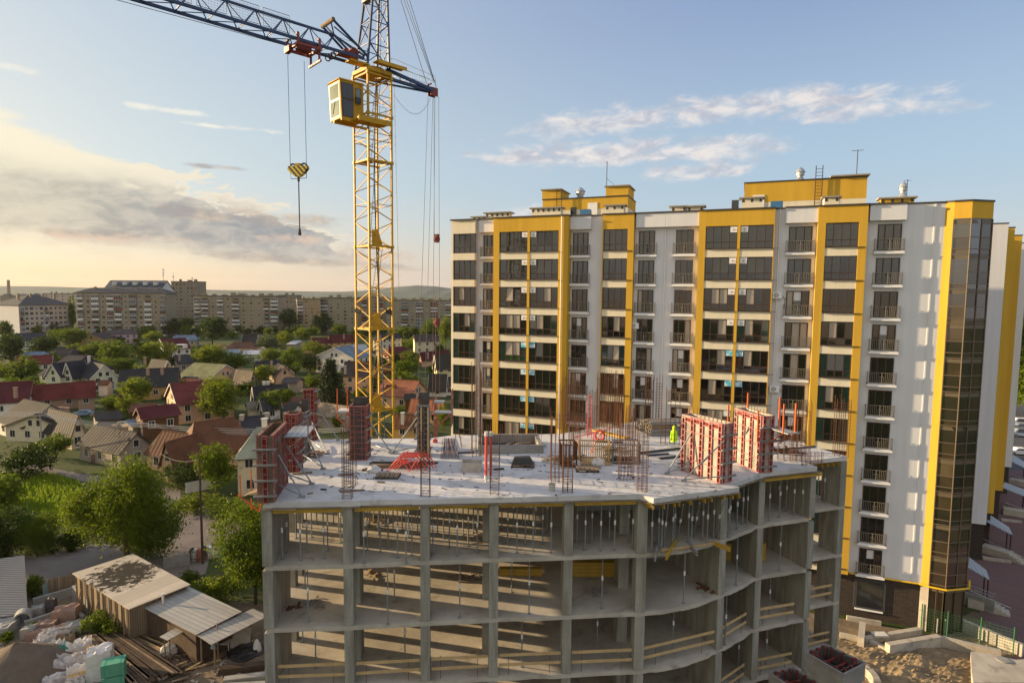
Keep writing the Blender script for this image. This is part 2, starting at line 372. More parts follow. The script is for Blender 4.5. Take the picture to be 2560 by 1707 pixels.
# base sheet with a far rise so the plain ends in low hills
mb = MB(); N = 60; S0 = 6500
mb.face((-S0, -400, 0), (S0, -400, 0), (S0, 6500, 0), (-S0, 6500, 0))
tag(mb.build('ground', 'ground'), kind='structure')
M['hill'] = mat('far_hills', (.10, .125, .11), 1, (.055, .08, .06), .004, .8)
def hills(x0, x1, y, hf, seed):
    rs = random.Random(seed); mb = MB(); n = 90; ph = [rs.random() * 6 for _ in range(6)]
    for i in range(n):
        xa, xb = x0 + (x1 - x0) * i / n, x0 + (x1 - x0) * (i + 1) / n
        h = lambda x: hf(x) + sum(math.sin(x / (120. * (k + 1)) + ph[k]) * 1.6 * (k + 1) for k in range(6))
        ha, hb = max(h(xa), 1), max(h(xb), 1)
        mb.face((xa, y - 700, -1), (xb, y - 700, -1), (xb, y, hb), (xa, y, ha)); mb.face((xa, y, ha), (xb, y, hb), (xb, y + 900, -1), (xa, y + 900, -1))
    return tag(mb.build('hills', 'hill'), kind='structure')
hills(-6000, 5000, 3900, lambda x: 30 + 16 * math.exp(-((x + 2900) / 900) ** 2) + 34 * math.exp(-((x + 600) / 260) ** 2) + 14 * math.exp(-((x - 600) / 500) ** 2), 3)
ST = [q2(-500, 955), q2(0, 885), q2(300, 835), q2(520, 800), q2(740, 780), q2(930, 735), q2(985, 660), q2(990, 575), q2(1010, 545), q2(1080, 575), q2(1180, 600), q2(1310, 665), q2(1500, 700), q2(1500, 800), q2(1290, 850),
      q2(1160, 880), q2(1140, 960), q2(1020, 1010), q2(930, 960), q2(720, 870), q2(560, 905), q2(250, 1010), q2(0, 1075), q2(-500, 1210)]
sheet('street', [onz(p) for p in ST], .012, 'street')
sheet('lane', [onz(q2(*p)) for p in ((-200, 300), (130, 345), (240, 362), (330, 385), (470, 412), (640, 430), (900, 470), (1000, 500), (1000, 560), (930, 540), (640, 480), (430, 445), (260, 400), (120, 380), (-200, 350))], .01, 'street')
sheet('yard', [onz(q2(*p)) for p in ((-300, 1140), (0, 1075), (250, 1012), (420, 970), (560, 905), (725, 872), (930, 962), (1020, 1012), (1150, 1090), (1250, 1110), (1560, 1140), (1900, 1500), (1900, 2000), (-700, 2000))], .006, 'dirt')
sheet('meadow', [onz(q2(*p)) for p in ((0, 470), (130, 480), (150, 440), (260, 405), (430, 450), (470, 560), (430, 640), (300, 640), (0, 600))], .008, 'grassy')
sheet('building_site_ground', [(-16, 24), (17, 26), (60, 30), (60, 52), (45, 56), (38, 52), (-6, 69), (-14, 60), (-19, 40)], .004, 'dirt')
sheet('soil_strip', [(18.5, 30), (22, 42), (26, 44), (30, 44.5), (36, 44), (40, 40), (48, 30), (30, 28)], .016, 'sand_d')
sheet('paving', [(40, 40), (44, 52.5), (49.5, 64), (80, 112), (120, 108), (90, 40)], .018, 'paving')
sheet('car_park', [(76, 104), (100, 160), (190, 190), (190, 104)], .026, 'asphalt')
# ================================================================== finished yellow and white apartment block
FA = R(-21.2); FE = Vector((math.cos(FA), math.sin(FA), 0)); FN = Vector((math.sin(FA), -math.cos(FA), 0)); FO = Vector((32.5, 54.9, 0))
FR = (FO, FE, FN, UP)
def FPt(u, p, z): return FO + FE * u + FN * p + UP * z
def fuv(px, p):
    r = ray(*px); O2 = FO + FN * p; k = (O2.dot(FN)) / (r.x * FN.x + r.y * FN.y); P = r * k
    return (P - FO).dot(FE), CZ + P.z
YB = empty('apartment_block', (12, 63, 0), 'new apartment block in white, cream and yellow stucco with brown windows', 'apartment block')
NR, FH = 11, 3.0
def fb(mb, u0, u1, p0, p1, z0, z1): return mb.fbox(FR, min(u0, u1), min(p0, p1), z0, max(u0, u1), max(p0, p1), z1)
# body
b = MB(); fb(b, -42.0, 5.5, -14, 0, 4.3, 38.55)
b.build('wall', 'stucco', YB)
b = MB(); fb(b, -42.0, 5.45, -14, -.04, 0, 4.3); b.build('brick_plinth', 'brick_d', YB)
b = MB(); fb(b, -42.05, 5.5, -14.1, .08, 38.55, 38.68)
for u0, u1, p in ((-42.3, -39.2, .85), (-36.8, -28.1, 1.3), (-24.65, -21.3, .75), (-15.05, -8.1, .75), (-4.55, -.45, .75), (-38.8, -36.8, .6), (-28.1, -25.85, .6), (-21.3, -15.05, .6), (-7.3, -4.55, .6), (-.45, 2.55, .6)):
    fb(b, u0, u1, .08, p, 38.552, 38.684)
b.build('roof_coping', 'coping', YB)
SIGN = []
WIN = mat('window_reveal', (.02, .016, .014), .8)
def glazing(name, u0, u1, z0, z1, p, cols, rows, kinds, parent, fw=.075, tilt=.012, m='frame', ajar=()):
    """frame bars + separately tilted panes; cols/rows are fractions of the opening"""
    f = MB()
    U = [u0 + (u1 - u0) * c for c in cols]; Zs = [z0 + (z1 - z0) * r for r in rows]
    for i, u in enumerate(U):
        w = fw if 0 < i < len(U) - 1 else fw * 1.1
        uu = u + (w / 2 if i == 0 else -w / 2 if i == len(U) - 1 else 0)
        fb(f, uu - w / 2, uu + w / 2, p - .05, p + .05, z0, z1)
    for i, z in enumerate(Zs):
        w = fw * .95
        zz = z + (w / 2 if i == 0 else -w / 2 if i == len(Zs) - 1 else 0)
        for ua, ub in zip(U[:-1], U[1:]): fb(f, ua + fw / 2 + .001, ub - fw / 2 - .001, p - .045, p + .045, zz - w / 2, zz + w / 2)
    fo = f.build(name, m, parent)
    g = MB(); mi = []; k = 0
    for i in range(len(Zs) - 1):
        for j in range(len(U) - 1):
            a, c = U[j] + fw * .3, U[j + 1] - fw * .3; d, e = Zs[i] + fw * .3, Zs[i + 1] - fw * .3
            tx, tz = (rnd() - .5) * 2 * tilt, (rnd() - .5) * 2 * tilt
            if i == len(Zs) - 2 and j in ajar: tz -= .085
            q = lambda u, z: FPt(u, p - .01 + (u - (a + c) / 2) * tx + (z - (d + e) / 2) * tz, z)
            g.face(q(a, d), q(c, d), q(c, e), q(a, e)); mi.append(kinds(i, j))
    po = g.build('pane', [M['glass'], M['curtain'], M['glass_g'], M['glass_gr']], fo)
    po.data.polygons.foreach_set('material_index', mi)
    return fo
C4 = (0, .25, .5, .76, 1); C3 = (0, .3, .66, 1)
def sash_kinds(row, teal, side):
    pat = {}
    if row >= 2:
        for j in (1, 2):
            if rnd() < .36: pat[j] = 1
        if row >= 3 and rnd() < teal:
            for j in (0, 3): pat[j] = 2
    g = 3 if (row == 4 and side == 'C0') else 0
    return lambda i, j: (pat.get(j, g) if i == 1 else (2 if pat.get(j, 0) == 2 else g))
def bay(key, u0, u1, wins, p=.65, m='yellow', side=None, teal=.35):
    b = MB()
    fb(b, u0, u1, .002, p, 37.05, 38.55)
    edges = [u0] + [x for w in wins for x in w] + [u1]
    for a, c in zip(edges[::2], edges[1::2]):
        if c - a > .05: fb(b, a, c, .002, p, 4.3, 37.05)
    b.build('bay_wall', m, YB)
    for r in range(NR):
        z0_ = 34.83 - FH * r
        for w in wins:
            s = MB(); fb(s, w[0] + .001, w[1] - .001, .2, p - .03 if m != 'cream' else p + .14, max(z0_ - .78, 4.302), z0_); s.build('spandrel_wall', 'cream', YB)
    for r in range(NR):
        z1_, z0_ = 37.05 - FH * r, 34.83 - FH * r
        for k, w in enumerate(wins):
            fo = glazing('window', w[0], w[1], z0_ + .05, z1_, p - .14, C4, (0, .29, 1), sash_kinds(r, teal, key + str(k)), YB, ajar=((1, 2) if rnd() < (.62 if r < 2 else .15) else (1,) if rnd() < .12 else ()))
            sl = MB(); fb(sl, w[0] + .001, w[1] + (.5 if key in 'JEH' and k == len(wins) - 1 else -.001), p + .002, p + .12, z0_ - .02, z0_ + .02); sl.build('window_sill', 'rail_d', fo)
            if len(wins) == 2:      # little white panel for the air duct beside the divider
                a = w[1] - .66 if k == 0 else w[0] + .05
                v = MB(); fb(v, a, a + .62, p - .13, p - .085, z1_ - .62, z1_ - .06)
                vo = v.build('vent_panel', 'trim' if r < 4 else 'panel_blue', fo)
                if r < 4:
                    d = MB(); d.tube(FPt(a + .31, p - .1, z1_ - .36), FPt(a + .31, p + .05, z1_ - .38), .05, 8); d.build('vent_pipe', 'black', fo)
M['panel_blue'] = mat('blue_white_panel', (.08, .45, .68), .5, (.75, .8, .82), 2.2, .9, det=1)
bay('A', -42.2, -39.2, [(-41.95, -39.2)], m='cream', teal=.8)
bay('C', -36.71, -28.15, [(-36.0, -32.71), (-32.43, -29.2)], p=1.2)
bay('E', -24.6, -21.35, [(-24.5, -22.0)])
bay('H', -15.0, -8.15, [(-14.35, -11.42), (-11.16, -8.22)])
bay('J', -4.5, -.5, [(-3.84, -1.17)])
# white balcony columns
for u0, u1 in ((-38.77, -36.72), (-28.14, -25.9), (-21.17, -18.26), (-18.24, -15.02), (-7.25, -4.52), (-.33, 2.5)):
    fr = MB(); fb(fr, u0, u1, .002, .5, 37.16, 38.55); fr.build('frieze_box', 'stucco', YB)
for u0, u1 in ((-38.42, -36.95), (-27.92, -26.24), (-20.92, -19.31), (-17.22, -15.51), (-6.87, -4.87), (.42, 2.28)):
    a, c = u0 - .26, u1 + .24
    sb = MB(); fb(sb, a, c, .001, .42, 34.2, 34.45); s0 = sb.build('balcony', 'trim', YB)
    rb = MB()
    for pp, uu in ((.38, (a, c)),):
        for z in (34.56, 35.46): fb(rb, a + .02, c - .02, .36, .40, z, z + .04)
        n = int((c - a) / .14)
        for i in range(n + 1):
            u = a + .03 + (c - a - .06) * i / n
            mid = abs(i / n - .5) < .09
            fb(rb, u - .013, u + .013, .367, .393, 34.6, 35.46 if not mid else 35.1)
        m0 = (a + c) / 2
        fb(rb, m0 - .03, m0 + .03, .365, .405, 34.46, 35.5); fb(rb, m0 - .2, m0 + .2, .366, .402, 35.1, 35.13)
        for u in (a + .02, c - .06):
            fb(rb, u, u + .04, .36, .40, 34.455, 35.62)
            for z in (34.56, 35.46): fb(rb, u + .001, u + .039, .0, .36, z, z + .035)
            for q in (.12, .24): fb(rb, u + .008, u + .03, q, q + .02, 34.6, 35.46)
    r0 = rb.build('railing', 'rail', s0)
    kb = MB(); fb(kb, a - .02, a + .12, .2, .45, 34.452, 34.5); fb(kb, c - .12, c + .02, .2, .45, 34.452, 34.5); k0 = kb.build('drip_edge', 'rail_d', s0)
    for r in range(NR):
        if r:
            s_ = copy_tree(s0, YB); s_.location = (0, 0, -FH * r)
        z = 34.5 - FH * r
        pat = {j: 1 for j in range(3) if 2 <= r < 7 and u0 < 0 and rnd() < .16}
        glazing('balcony_door', u0, u1, z, z + 2.35, .03, C3, (0, 1), lambda i, j: pat.get(j, 0), YB, fw=.085, ajar=((1,) if rnd() < .22 else ()))
# rain pipes on the white wall
rp = MB()
for u, p in ((-39.5, .09), (-18.25, .09), (-7.7, .09)): rp.tube(FPt(u, p, 4.4), FPt(u, p, 38.5 if u != -18.25 else 37.1), .055, 8)
rp.tube(FPt(-28.85, 1.28, 5), FPt(-28.85, 1.28, 38.5), .05, 8)
rp.build('rain_pipe', 'trim', YB)
rp = MB(); fb(rp, 4.66, 4.78, .001, .05, 4.4, 38.5); rp.build('wall_joint', 'stucco', YB)
# split air conditioners on the wall
for px, p in ((z_, .0) for z_ in (zone(1700, 400, 2.735)(665, 925), q5(70, 140), zone(1100, 420, 3.267)(1590, 1288))):
    u, z = fuv(px, .3)
    a = MB(); fb(a, u - .42, u + .42, .12, .42, z - .3, z + .3); ao = a.build('air_conditioner', 'trim', YB)
    d = MB(); d.ring(FPt(u - .1, .425, z), FN, .2, .02, 16, 5); d.ring(FPt(u - .1, .425, z), FN, .11, .02, 12, 5)
    d.beam(FPt(u - .3, .425, z), FPt(u + .1, .425, z), .02); d.build('fan_grille', 'lamp', ao)
    w = MB(); w.path([FPt(u + .42, .15, z - .1), FPt(u + .7, .05, z - .3), FPt(u + .65, .04, z - 1.3)], .025, 5); w.build('duct', 'rail', ao)
# ---- glazed stair tower on the right end
T = [(5.45, 0), (6.03, .25), (7.25, .45), (9.1, -.7), (9.1, -14), (5.45, -14)]
tp = [FPt(u, p, 0) for u, p in T]
b = MB(); b.prism([(v.x, v.y) for v in (tp[0], tp[1], FPt(6.04, .1, 0), FPt(6.03, -.5, 0), FPt(5.45, -.5, 0))], 4.3, 38.56)
pb = MB(); pb.prism([(v.x, v.y) for v in (tp[0], tp[1], FPt(6.02, .3, 0), FPt(6.0, -.5, 0), FPt(5.45, -.5, 0))], 0, 4.29); pb.build('pier', 'slab', YB)
b.prism([(v.x, v.y) for v in (FPt(6.03, .2505, 0), tp[2], tp[3], FPt(9.1, -14, 0), FPt(6.0, -14, 0))], 37.1, 38.56)
b.build('tower_wall', 'yellow', YB)
b = MB(); b.prism([(v.x, v.y) for v in (FPt(5.4, .0, 0), FPt(6.0, .33, 0), FPt(7.27, .53, 0), FPt(9.18, -.68, 0), FPt(9.18, -14, 0), FPt(5.4, -14, 0))], 38.56, 38.7); b.build('tower_coping', 'coping', YB)
gl = MB(); mu = MB(); BAND = mat('bronze_band', (.13, .105, .07), .4)
def facet(A, B, nsub, z0, z1):
    d = (B - A); L = d.length; d.normalize(); nn = Vector((d.y, -d.x, 0))
    zs = [z0]
    z = z1
    lev = []
    while z > z0 + .3:
        lev += [z, z - 1.55, z - 2.55]; z -= 3.0
    lev = [q for q in lev if q > z0 + .1] + [z0]
    for zt, zb in zip(lev[:-1], lev[1:]):
        for k in range(nsub):
            a, c = L * k / nsub, L * (k + 1) / nsub
            t1, t2 = (rnd() - .5) * .016, (rnd() - .5) * .016
            q = lambda s, z: A + d * s + nn * (-.04 + (s - a) * t1 + (z - zb) * t2) + UP * z
            gl.face(q(a, zb), q(c, zb), q(c, zt), q(a, zt))
    F = (A, d, nn, UP)
    for k in range(nsub + 1): mu.fbox(F, L * k / nsub - .035, -.03, z0, L * k / nsub + .035, .035, z1)
    for i, z in enumerate(lev[:-1]):
        for k in range(nsub): mu.fbox(F, L * k / nsub + .036, -.028, z - .03, L * (k + 1) / nsub - .036, .028, z + .03)
    for z in lev[::3]:
        sl = MB()
        for k in range(nsub): sl.fbox(F, L * k / nsub + .05, -.039, z - .42, L * (k + 1) / nsub - .05, -.028, z - .1)
        sl.build('floor_band', BAND, YB)
facet(tp[1], tp[2], 1, 4.3, 37.1); facet(tp[2], tp[3], 2, 4.3, 37.1)
go_ = gl.build('tower_glazing', [M['glass_w'], M['glass_w2'], M['glass_w3']], YB); go_.data.polygons.foreach_set('material_index', [random.choices((0, 1, 2), (3, 4, 1.3))[0] for _ in gl.F]); mu.build('mullion', mat('bronze_mullion', (.15, .11, .075), .45), YB)
b = MB(); b.prism([(v.x, v.y) for v in (FPt(6.06, -.51, 0), FPt(6.06, .12, 0), FPt(7.2, .3, 0), FPt(8.95, -.8, 0), FPt(8.95, -14, 0), FPt(6.02, -14, 0))], 0, 37.09); b.build('tower_core', mat('tower_interior', (.10, .075, .045), .8), YB)
g = MB()
for A, B in ((FPt(6.06, .19, 0), FPt(7.22, .4, 0)), (FPt(7.22, .4, 0), FPt(9.0, -.74, 0))):
    d = (B - A).normalized(); L = (B - A).length
    for k in (0, .5, 1): g.beam(A + d * L * k, A + d * L * k + UP * 4.28, .09)
    g.beam(A + UP * 4.2, B + UP * 4.2, .1); g.beam(A + UP * .3, B + UP * .3, .08)
g.build('entrance_frame', 'frame', YB)
# ground floor shop window, reveals and yellow gas pipe
b = MB(); fb(b, .15, 2.75, -.03, .06, 1.0, 3.9); fo = b.build('shop_window', mat('dark_reveal', (.05, .05, .055), .6), YB)
b = MB(); fb(b, .4, 2.5, .061, .075, 1.2, 3.7); b.build('pane', 'glass_o', fo)
b = MB(); fb(b, .3, 2.6, -.02, .16, .88, .998); b.build('sill', 'trim', fo)
gp = MB(); gp.path([FPt(-.3, .12, 4.28), FPt(5.3, .12, 4.28), FPt(5.45, .2, 4.28), FPt(6.0, .42, 4.28), FPt(7.3, .62, 4.28), FPt(9.3, -.6, 4.28), FPt(9.3, -.65, 5.0)], .085, 8)
gp.build('gas_pipe', mat('yellow_pipe', (.72, .45, .01), .4), YB)
# stepped wing behind the tower
b = MB(); fb(b, 9.001, 16.35, -34, -19.55, 4.3, 38.55); fb(b, 23.0, 28.8, -75, -49.7, 4.3, 38.55); b.build('wing_wall', 'stucco', YB)
b = MB(); fb(b, 16.351, 18.5, -40, -24.2, 4.3, 38.5); fb(b, 18.501, 23.0, -70, -35.2, 4.3, 38.5); b.build('wing_bay', 'yellow', YB)
b = MB(); fb(b, 9, 16.2, -34, -19.7, 0, 4.29); fb(b, 16.2, 18.3, -40, -24.4, 0, 4.29); fb(b, 18.3, 22.8, -70, -35.5, 0, 4.29); fb(b, 22.8, 28.6, -75, -50, 0, 4.29); b.build('wing_plinth', 'brick_d', YB)
b = MB(); fb(b, 9.0, 16.4, -34, -19.5, 38.552, 38.66); fb(b, 16.4, 18.55, -40, -24.15, 38.502, 38.62); fb(b, 18.55, 23.05, -70, -35.15, 38.502, 38.62); fb(b, 23.05, 28.85, -75, -49.65, 38.552, 38.66); b.build('wing_coping', 'coping', YB)
# ---- roof structures
def roofbox(name, u0, u1, p0, p1, z0, z1, m, parent=YB):
    b = MB(); fb(b, u0, u1, p0, p1, z0, z1); return b.build(name, m, parent)
def vent_block(u0, u1, p, h, m='cream'):
    b = MB(); fb(b, u0, u1, p - 1.0, p, 38.69, 38.69 + h)
    o = b.build('vent_shaft', m, YB)
    c = MB(); fb(c, u0 - .22, u1 + .22, p - 1.25, p + .25, 38.69 + h, 38.82 + h); c.build('cap', mat('vent_cap', (.34, .31, .26), .9) if 'vent_cap' not in bpy.data.materials else bpy.data.materials['vent_cap'], o)
    k = MB(); n = max(2, int((u1 - u0) / .55))
    for i in range(n):
        u = u0 + .18 + (u1 - u0 - .36) * i / max(1, n - 1); fb(k, u - .11, u + .11, p, p + .012, 38.69 + h - .36, 38.69 + h - .06)
    k.build('opening', 'coping', o)
Z3, Z4 = zone(1100, 420, 3.267), zone(1700, 400, 2.735)
for (zz, a, c), h, m in ((((Z3), 268, 372), .55, 'cream'), (((Z3), 372, 565), .95, 'cream'), (((Z3), 748, 985), 1.25, 'cream'), (((Z3), 1350, 1500), 1.2, 'cream'), (((Z3), 1888, 2010), .8, 'cream'), (((Z3), 2020, 2150), .75, 'cream'),
                         (((Z4), 415, 560), 1.35, 'cream'), (((Z4), 980, 1082), 1.1, 'cream'), (((Z4), 1365, 1595), .75, 'yellow')):
    vent_block(fuv(zz(a, 400), -2.6)[0], fuv(zz(c, 400), -2.6)[0], -2.6, h, m)
def penthouse(u0, u1, zt, band, blocks):
    o = roofbox('penthouse', u0, u1, -10, -5, band, zt, 'yellow')
    roofbox('band', u0 + .002, u1 - .002, -9.99, -5.01, 38.56, band, 'cream', o)
    roofbox('coping', u0 - .06, u1 + .06, -10.06, -4.94, zt, zt + .12, 'coping', o)
    for a, c, pz, z in blocks:
        roofbox('flue_block', a, c, -8.4, -4.9, zt + .121 if z > zt + .5 else zt + .121, z, 'yellow', o)
        roofbox('cap', a - .15, c + .15, -8.6, -4.7, z, z + .13, bpy.data.materials['vent_cap'], o)
    return o
p1_ = penthouse(-33.1, -23.1, 41.25, 40.0, [(-33.15, -30.9, 0, 42.35), (-25.6, -23.05, 0, 42.35)])
p2_ = penthouse(-11.0, .15, 41.95, 39.95, [(-2.9, .2, 0, 42.12)])
for po, u in ((p1_, -27.1), (p2_, -9.6)):
    roofbox('door', u - .55, u + .55, -4.99, -4.95, 38.7, 40.7, 'trim', po)
    roofbox('hatch', u - 2.6, u - 1.9, -4.99, -4.96, 39.3, 40.3, 'glass_o', po)
def turbine(u, p, z, k=1.):
    b = MB(); b.lathe(FPt(u, p, z), [(.75 * k, 0), (.7 * k, .1), (.34 * k, .45), (.34 * k, .62), (.5 * k, .64), (.5 * k, .95), (.62 * k, .97), (.42 * k, 1.25), (.16 * k, 1.42), (.05, 1.5)], 14); b.build('roof_ventilator', 'galv', YB, smooth=False)
turbine(-29.1, -7, 41.37); turbine(-5.7, -6.5, 42.07, .8)
turbine(fuv(Z4(1522, 260), -3.1)[0], -3.1, 39.55, .62)
def ladder(u, p, z0, z1, po):
    b = MB()
    for s in (-.3, .3): b.beam(FPt(u + s, p, z0), FPt(u + s, p, z1), .06)
    z = z0 + .3
    while z < z1 - .2: b.beam(FPt(u - .3, p, z), FPt(u + .3, p, z), .04); z += .33
    b.build('ladder', 'frame', po)
ladder(-31.0, -4.7, 38.6, 42.4, p1_); ladder(-4.1, -4.8, 38.7, 43.3, p2_)
an = MB(); an.tube(FPt(-25.5, -4.8, 42.4), FPt(-25.5, -4.8, 45.2), .04); an.tube(FPt(-25.5, -4.8, 43.3), FPt(-24.6, -4.8, 42.5), .02)
an.tube(FPt(-.8, -5, 42.2), FPt(-.8, -5, 44.6), .035); an.beam(FPt(-1.3, -5, 44.55), FPt(-.3, -5, 44.55), .04); an.tube(FPt(6.3 - 3.2, -3, 39), FPt(6.3 - 3.2, -3, 41.2), .03); an.beam(FPt(2.8, -3, 41.1), FPt(3.4, -3, 41.1), .03)
an.build('antenna', 'frame', YB)
for zz, a in ((Z3, 1185), (Z4, 660)):
    u = fuv(zz(a, 340), -1.5)[0]; roofbox('roof_ac_unit', u - .55, u + .55, -2.2, -1.4, 38.69, 39.5, 'blue')  # plain blue box for the air conditioning unit on the roof
# ================================================================== concrete frame under construction
CB = empty('unfinished_building', (3, 34, 0), 'unfinished grey concrete building frame with open floors and curved front', 'building site')
LV = [20.73, 17.73, 14.73, 11.73, 8.73, 5.73, 2.73]
BACK = [(20.3, 35.55), (19.5, 37.7), (18, 40.5), (13.2, 46), (9.3, 45), (3.35, 40.8), (-4.2, 40), (-5.4, 39.2), (-12.9, 38.6)]
FRONT = [(-11.3, 26.75), (-7.3, 27.05), (-3.8, 27.48), (-.55, 27.86), (3.04, 28.17), (6.5, 28.5), (7.7, 28.72), (8.8, 29.08), (9.9, 29.62), (10.95, 30.25), (12.0, 30.93), (12.9, 31.6), (13.65, 32.28), (15.3, 32.85), (17.1, 33.42), (17.05, 34.45)]
DECK = [(-11.3, 26.75), (-6.95, 27.12), (-6.9, 27.2), (-4.6, 27.42), (-4.62, 27.36), (6.25, 28.42), (6.81, 27.84), (11.55, 29.6), (11.3, 30.12), (12.4, 30.98), (13.3, 31.7), (14.1, 32.3), (17.42, 33.42), (17.06, 34.45), (20.4, 35.72)]
TH = .21
def slab(poly, z, th, m, rough=0.):
    b = MB(); rs = random.Random(int(z * 10))
    pts = []
    for i, p in enumerate(poly):
        q = poly[(i + 1) % len(poly)]; pts.append(p)
        if i < 14 and rough:
            n = 4
            for k in range(1, n):
                j = (rs.random() - .5) * rough; d = Vector((q[0] - p[0], q[1] - p[1])).normalized()
                pts.append((p[0] + (q[0] - p[0]) * k / n + d.y * j, p[1] + (q[1] - p[1]) * k / n - d.x * j))
    b.prism(pts, z - th, z)
    return b.build('floor_slab', m, CB)
hole_poly = None
slab(DECK + BACK[1:], LV[0], .25, 'deck', .05)
for z in LV[1:]: slab(FRONT + BACK, z, TH, 'slab', .09)
# columns: (x, y at the front face, width, depth, heading)
def colbox(b, x, y, w, d, a, z0, z1):
    F = (Vector((x, y, 0)), Vector((math.cos(a), math.sin(a), 0)), Vector((-math.sin(a), math.cos(a), 0)), UP)
    b.fbox(F, -w / 2, 0, z0, w / 2, d, z1)
COLS = [(-11.17, 26.72, .46, 2.9, .08), (-7.54, 27.03, .44, .75, .08), (-4.02, 27.46, .44, .75, .08), (-.77, 27.82, .44, .75, .07), (2.82, 28.14, .44, .75, .06), (6.45, 28.47, .5, .7, .06),
        (11.1, 30.32, .42, 3.9, .38), (13.87, 32.32, .4, 3.4, .3), (17.25, 33.44, .42, 3.6, .36), (20.08, 35.45, .5, 1.3, .4)]
for i, (x, y, w, d, a) in enumerate(COLS):
    for k in range(len(LV)):
        zt = LV[k] - (.25 if k == 0 else TH); zb = LV[k + 1] if k + 1 < len(LV) else 0
        b = MB(); colbox(b, x, y - .012, w, d if d < 1.5 else .72, a, zb, zt - .002)
        o = b.build('column', 'conc_v', CB)
        if d > 1.5:
            b = MB(); F = (Vector((x, y, 0)), Vector((math.cos(a), math.sin(a), 0)), Vector((-math.sin(a), math.cos(a), 0)), UP)
            b.fbox(F, -w / 2 + .06, .705, zb, w / 2 - .06, d, zt - .002); b.build('shear_wall', 'conc_v', CB)
# second row and left flank
in2 = [onz(f1(768, 508), 17.73), onz(f1(1785, 475), 17.73), onz(f2(498, 412), 17.73), onz(f1(272, 345), 17.73)]
INNER = [(in2[0].x, in2[0].y, .45, .8, .05), (in2[1].x, in2[1].y, .45, .8, .05), (in2[2].x, in2[2].y, .55, .9, .05), (-11.55, 30.7, .35, .45, .05), (-11.65, 32.0, .35, .5, .05), (-11.7, 33.6, .4, .8, .05), (-11.95, 35.2, .35, .5, 0), (-5.9, 33.4, .35, .6, .05), (-12.1, 36.6, .4, 1.1, 0), (-7.6, 37.2, .45, .8, 0), (-2.5, 37, .45, .8, 0), (2.2, 36.5, .45, .8, 0), (8.5, 36.5, .5, 2.8, .1), (14.6, 40, .5, 2.5, .3)]
for x, y, w, d, a in INNER:
    for k in range(6):
        b = MB(); colbox(b, x, y, w, d, a, LV[k + 1], LV[k] - (.252 if k == 0 else TH + .002)); b.build('column', 'conc_v', CB)
b = MB()
for k in range(6):
    b.prism([(4.0, 34.2), (9.2, 34.6), (9.1, 34.85), (4.0, 34.45)], LV[k + 1], LV[k] - (.252 if k == 0 else TH + .002))
    b.prism([(4.0, 34.46), (4.25, 34.48), (4.2, 39), (3.95, 39)], LV[k + 1], LV[k] - (.252 if k == 0 else TH + .002))
b.build('lift_core_wall', 'conc', CB)
# ragged plywood lip under the deck edge
b = MB()
for p, q in zip(DECK[:13], DECK[1:14]):
    p, q = Vector((p[0], p[1], 20.47)), Vector((q[0], q[1], 20.47)); d = q - p
    if d.length < .3: continue
    d.normalize(); nn = Vector((d.y, -d.x, 0)); L = (q - p).length; x = 0.
    while x < L - .1:
        w = min(.9 + rnd() * .9, L - x); o = .06 + rnd() * .16
        b.hexa([p + d * (x + .01) + nn * o - UP * .03, p + d * (x + w) + nn * (o + rnd() * .05) - UP * .03, p + d * (x + w) - nn * .5 - UP * .03, p + d * (x + .01) - nn * .5 - UP * .03],
               [p + d * (x + .01) + nn * o - UP * .004, p + d * (x + w) + nn * o - UP * .004, p + d * (x + w) - nn * .5 - UP * .004, p + d * (x + .01) - nn * .5 - UP * .004]); x += w
b.build('soffit_board', 'soffit', CB)
BAYN = ['the left corner bay', 'the second bay from the left', 'the middle bay below the trestles', 'the fourth bay from the left', 'the bay left of the jutting corner', 'the bay under the jutting corner', 'the concave bay', 'the bay behind the right column', 'the far right corner bay']
def bayof(p):
    xs = [-7.54, -4.02, -.77, 2.82, 6.45, 11.1, 13.87, 17.25]
    return sum(p.x > x for x in xs)
# ---- yellow timber beams carrying the deck formwork
GB = 'yellow timber formwork beams under the deck'
def hbeam(p, q, h=.16, w=.08, m='ybeam'):
    p, q = Vector(p), Vector(q); b = MB()
    b.beam(p + UP * (h / 2 - .02), q + UP * (h / 2 - .02), w, .04); b.beam(p - UP * (h / 2 - .02), q - UP * (h / 2 - .02), w, .04); b.beam(p, q, w * .4, h - .081)
    return b
ends = [(-10.9, 26.85), (-7.8, 27.15), (-7.25, 27.2), (-4.3, 27.55), (-3.75, 27.6), (-1.05, 27.9), (-.5, 27.95), (2.55, 28.2), (3.1, 28.25), (6.15, 28.55), (14.2, 32.55), (17.0, 33.45)]
for i in range(0, len(ends), 2):
    a, c = ends[i], ends[i + 1]
    k = bayof(Vector(((a[0] + c[0]) / 2, 0, 0)))
    for j, dy in enumerate((-.06, 2.2, 4.4)):
        o = hbeam((a[0], a[1] + dy, 20.3), (c[0], c[1] + dy, 20.3)).build('timber_beam', 'ybeam', at=((a[0] + c[0]) / 2, a[1] + dy, 20.2))
        tag(o, 'yellow beam under the deck, %s of %s' % (('front edge', 'middle row', 'back row')[j], BAYN[k]), 'beam', GB)
TB = 'yellow beam ends under the jutting deck corner'
for i, px in enumerate((720, 800, 882, 918, 1010, 1125, 1180, 1285, 1355, 1410)):
    tt = (px - 720) / 700.; a = Vector((6.75 + 4.8 * tt, 27.78 + 1.78 * tt, 20.31)); d = Vector((-.35, .94, 0))
    o = hbeam(a - d * .12, a + d * 2.6).build('timber_beam', 'ybeam', at=a)
    tag(o, 'yellow beam end sticking out under the jutting deck corner, %s from the left' % ORD[i], 'beam', TB)
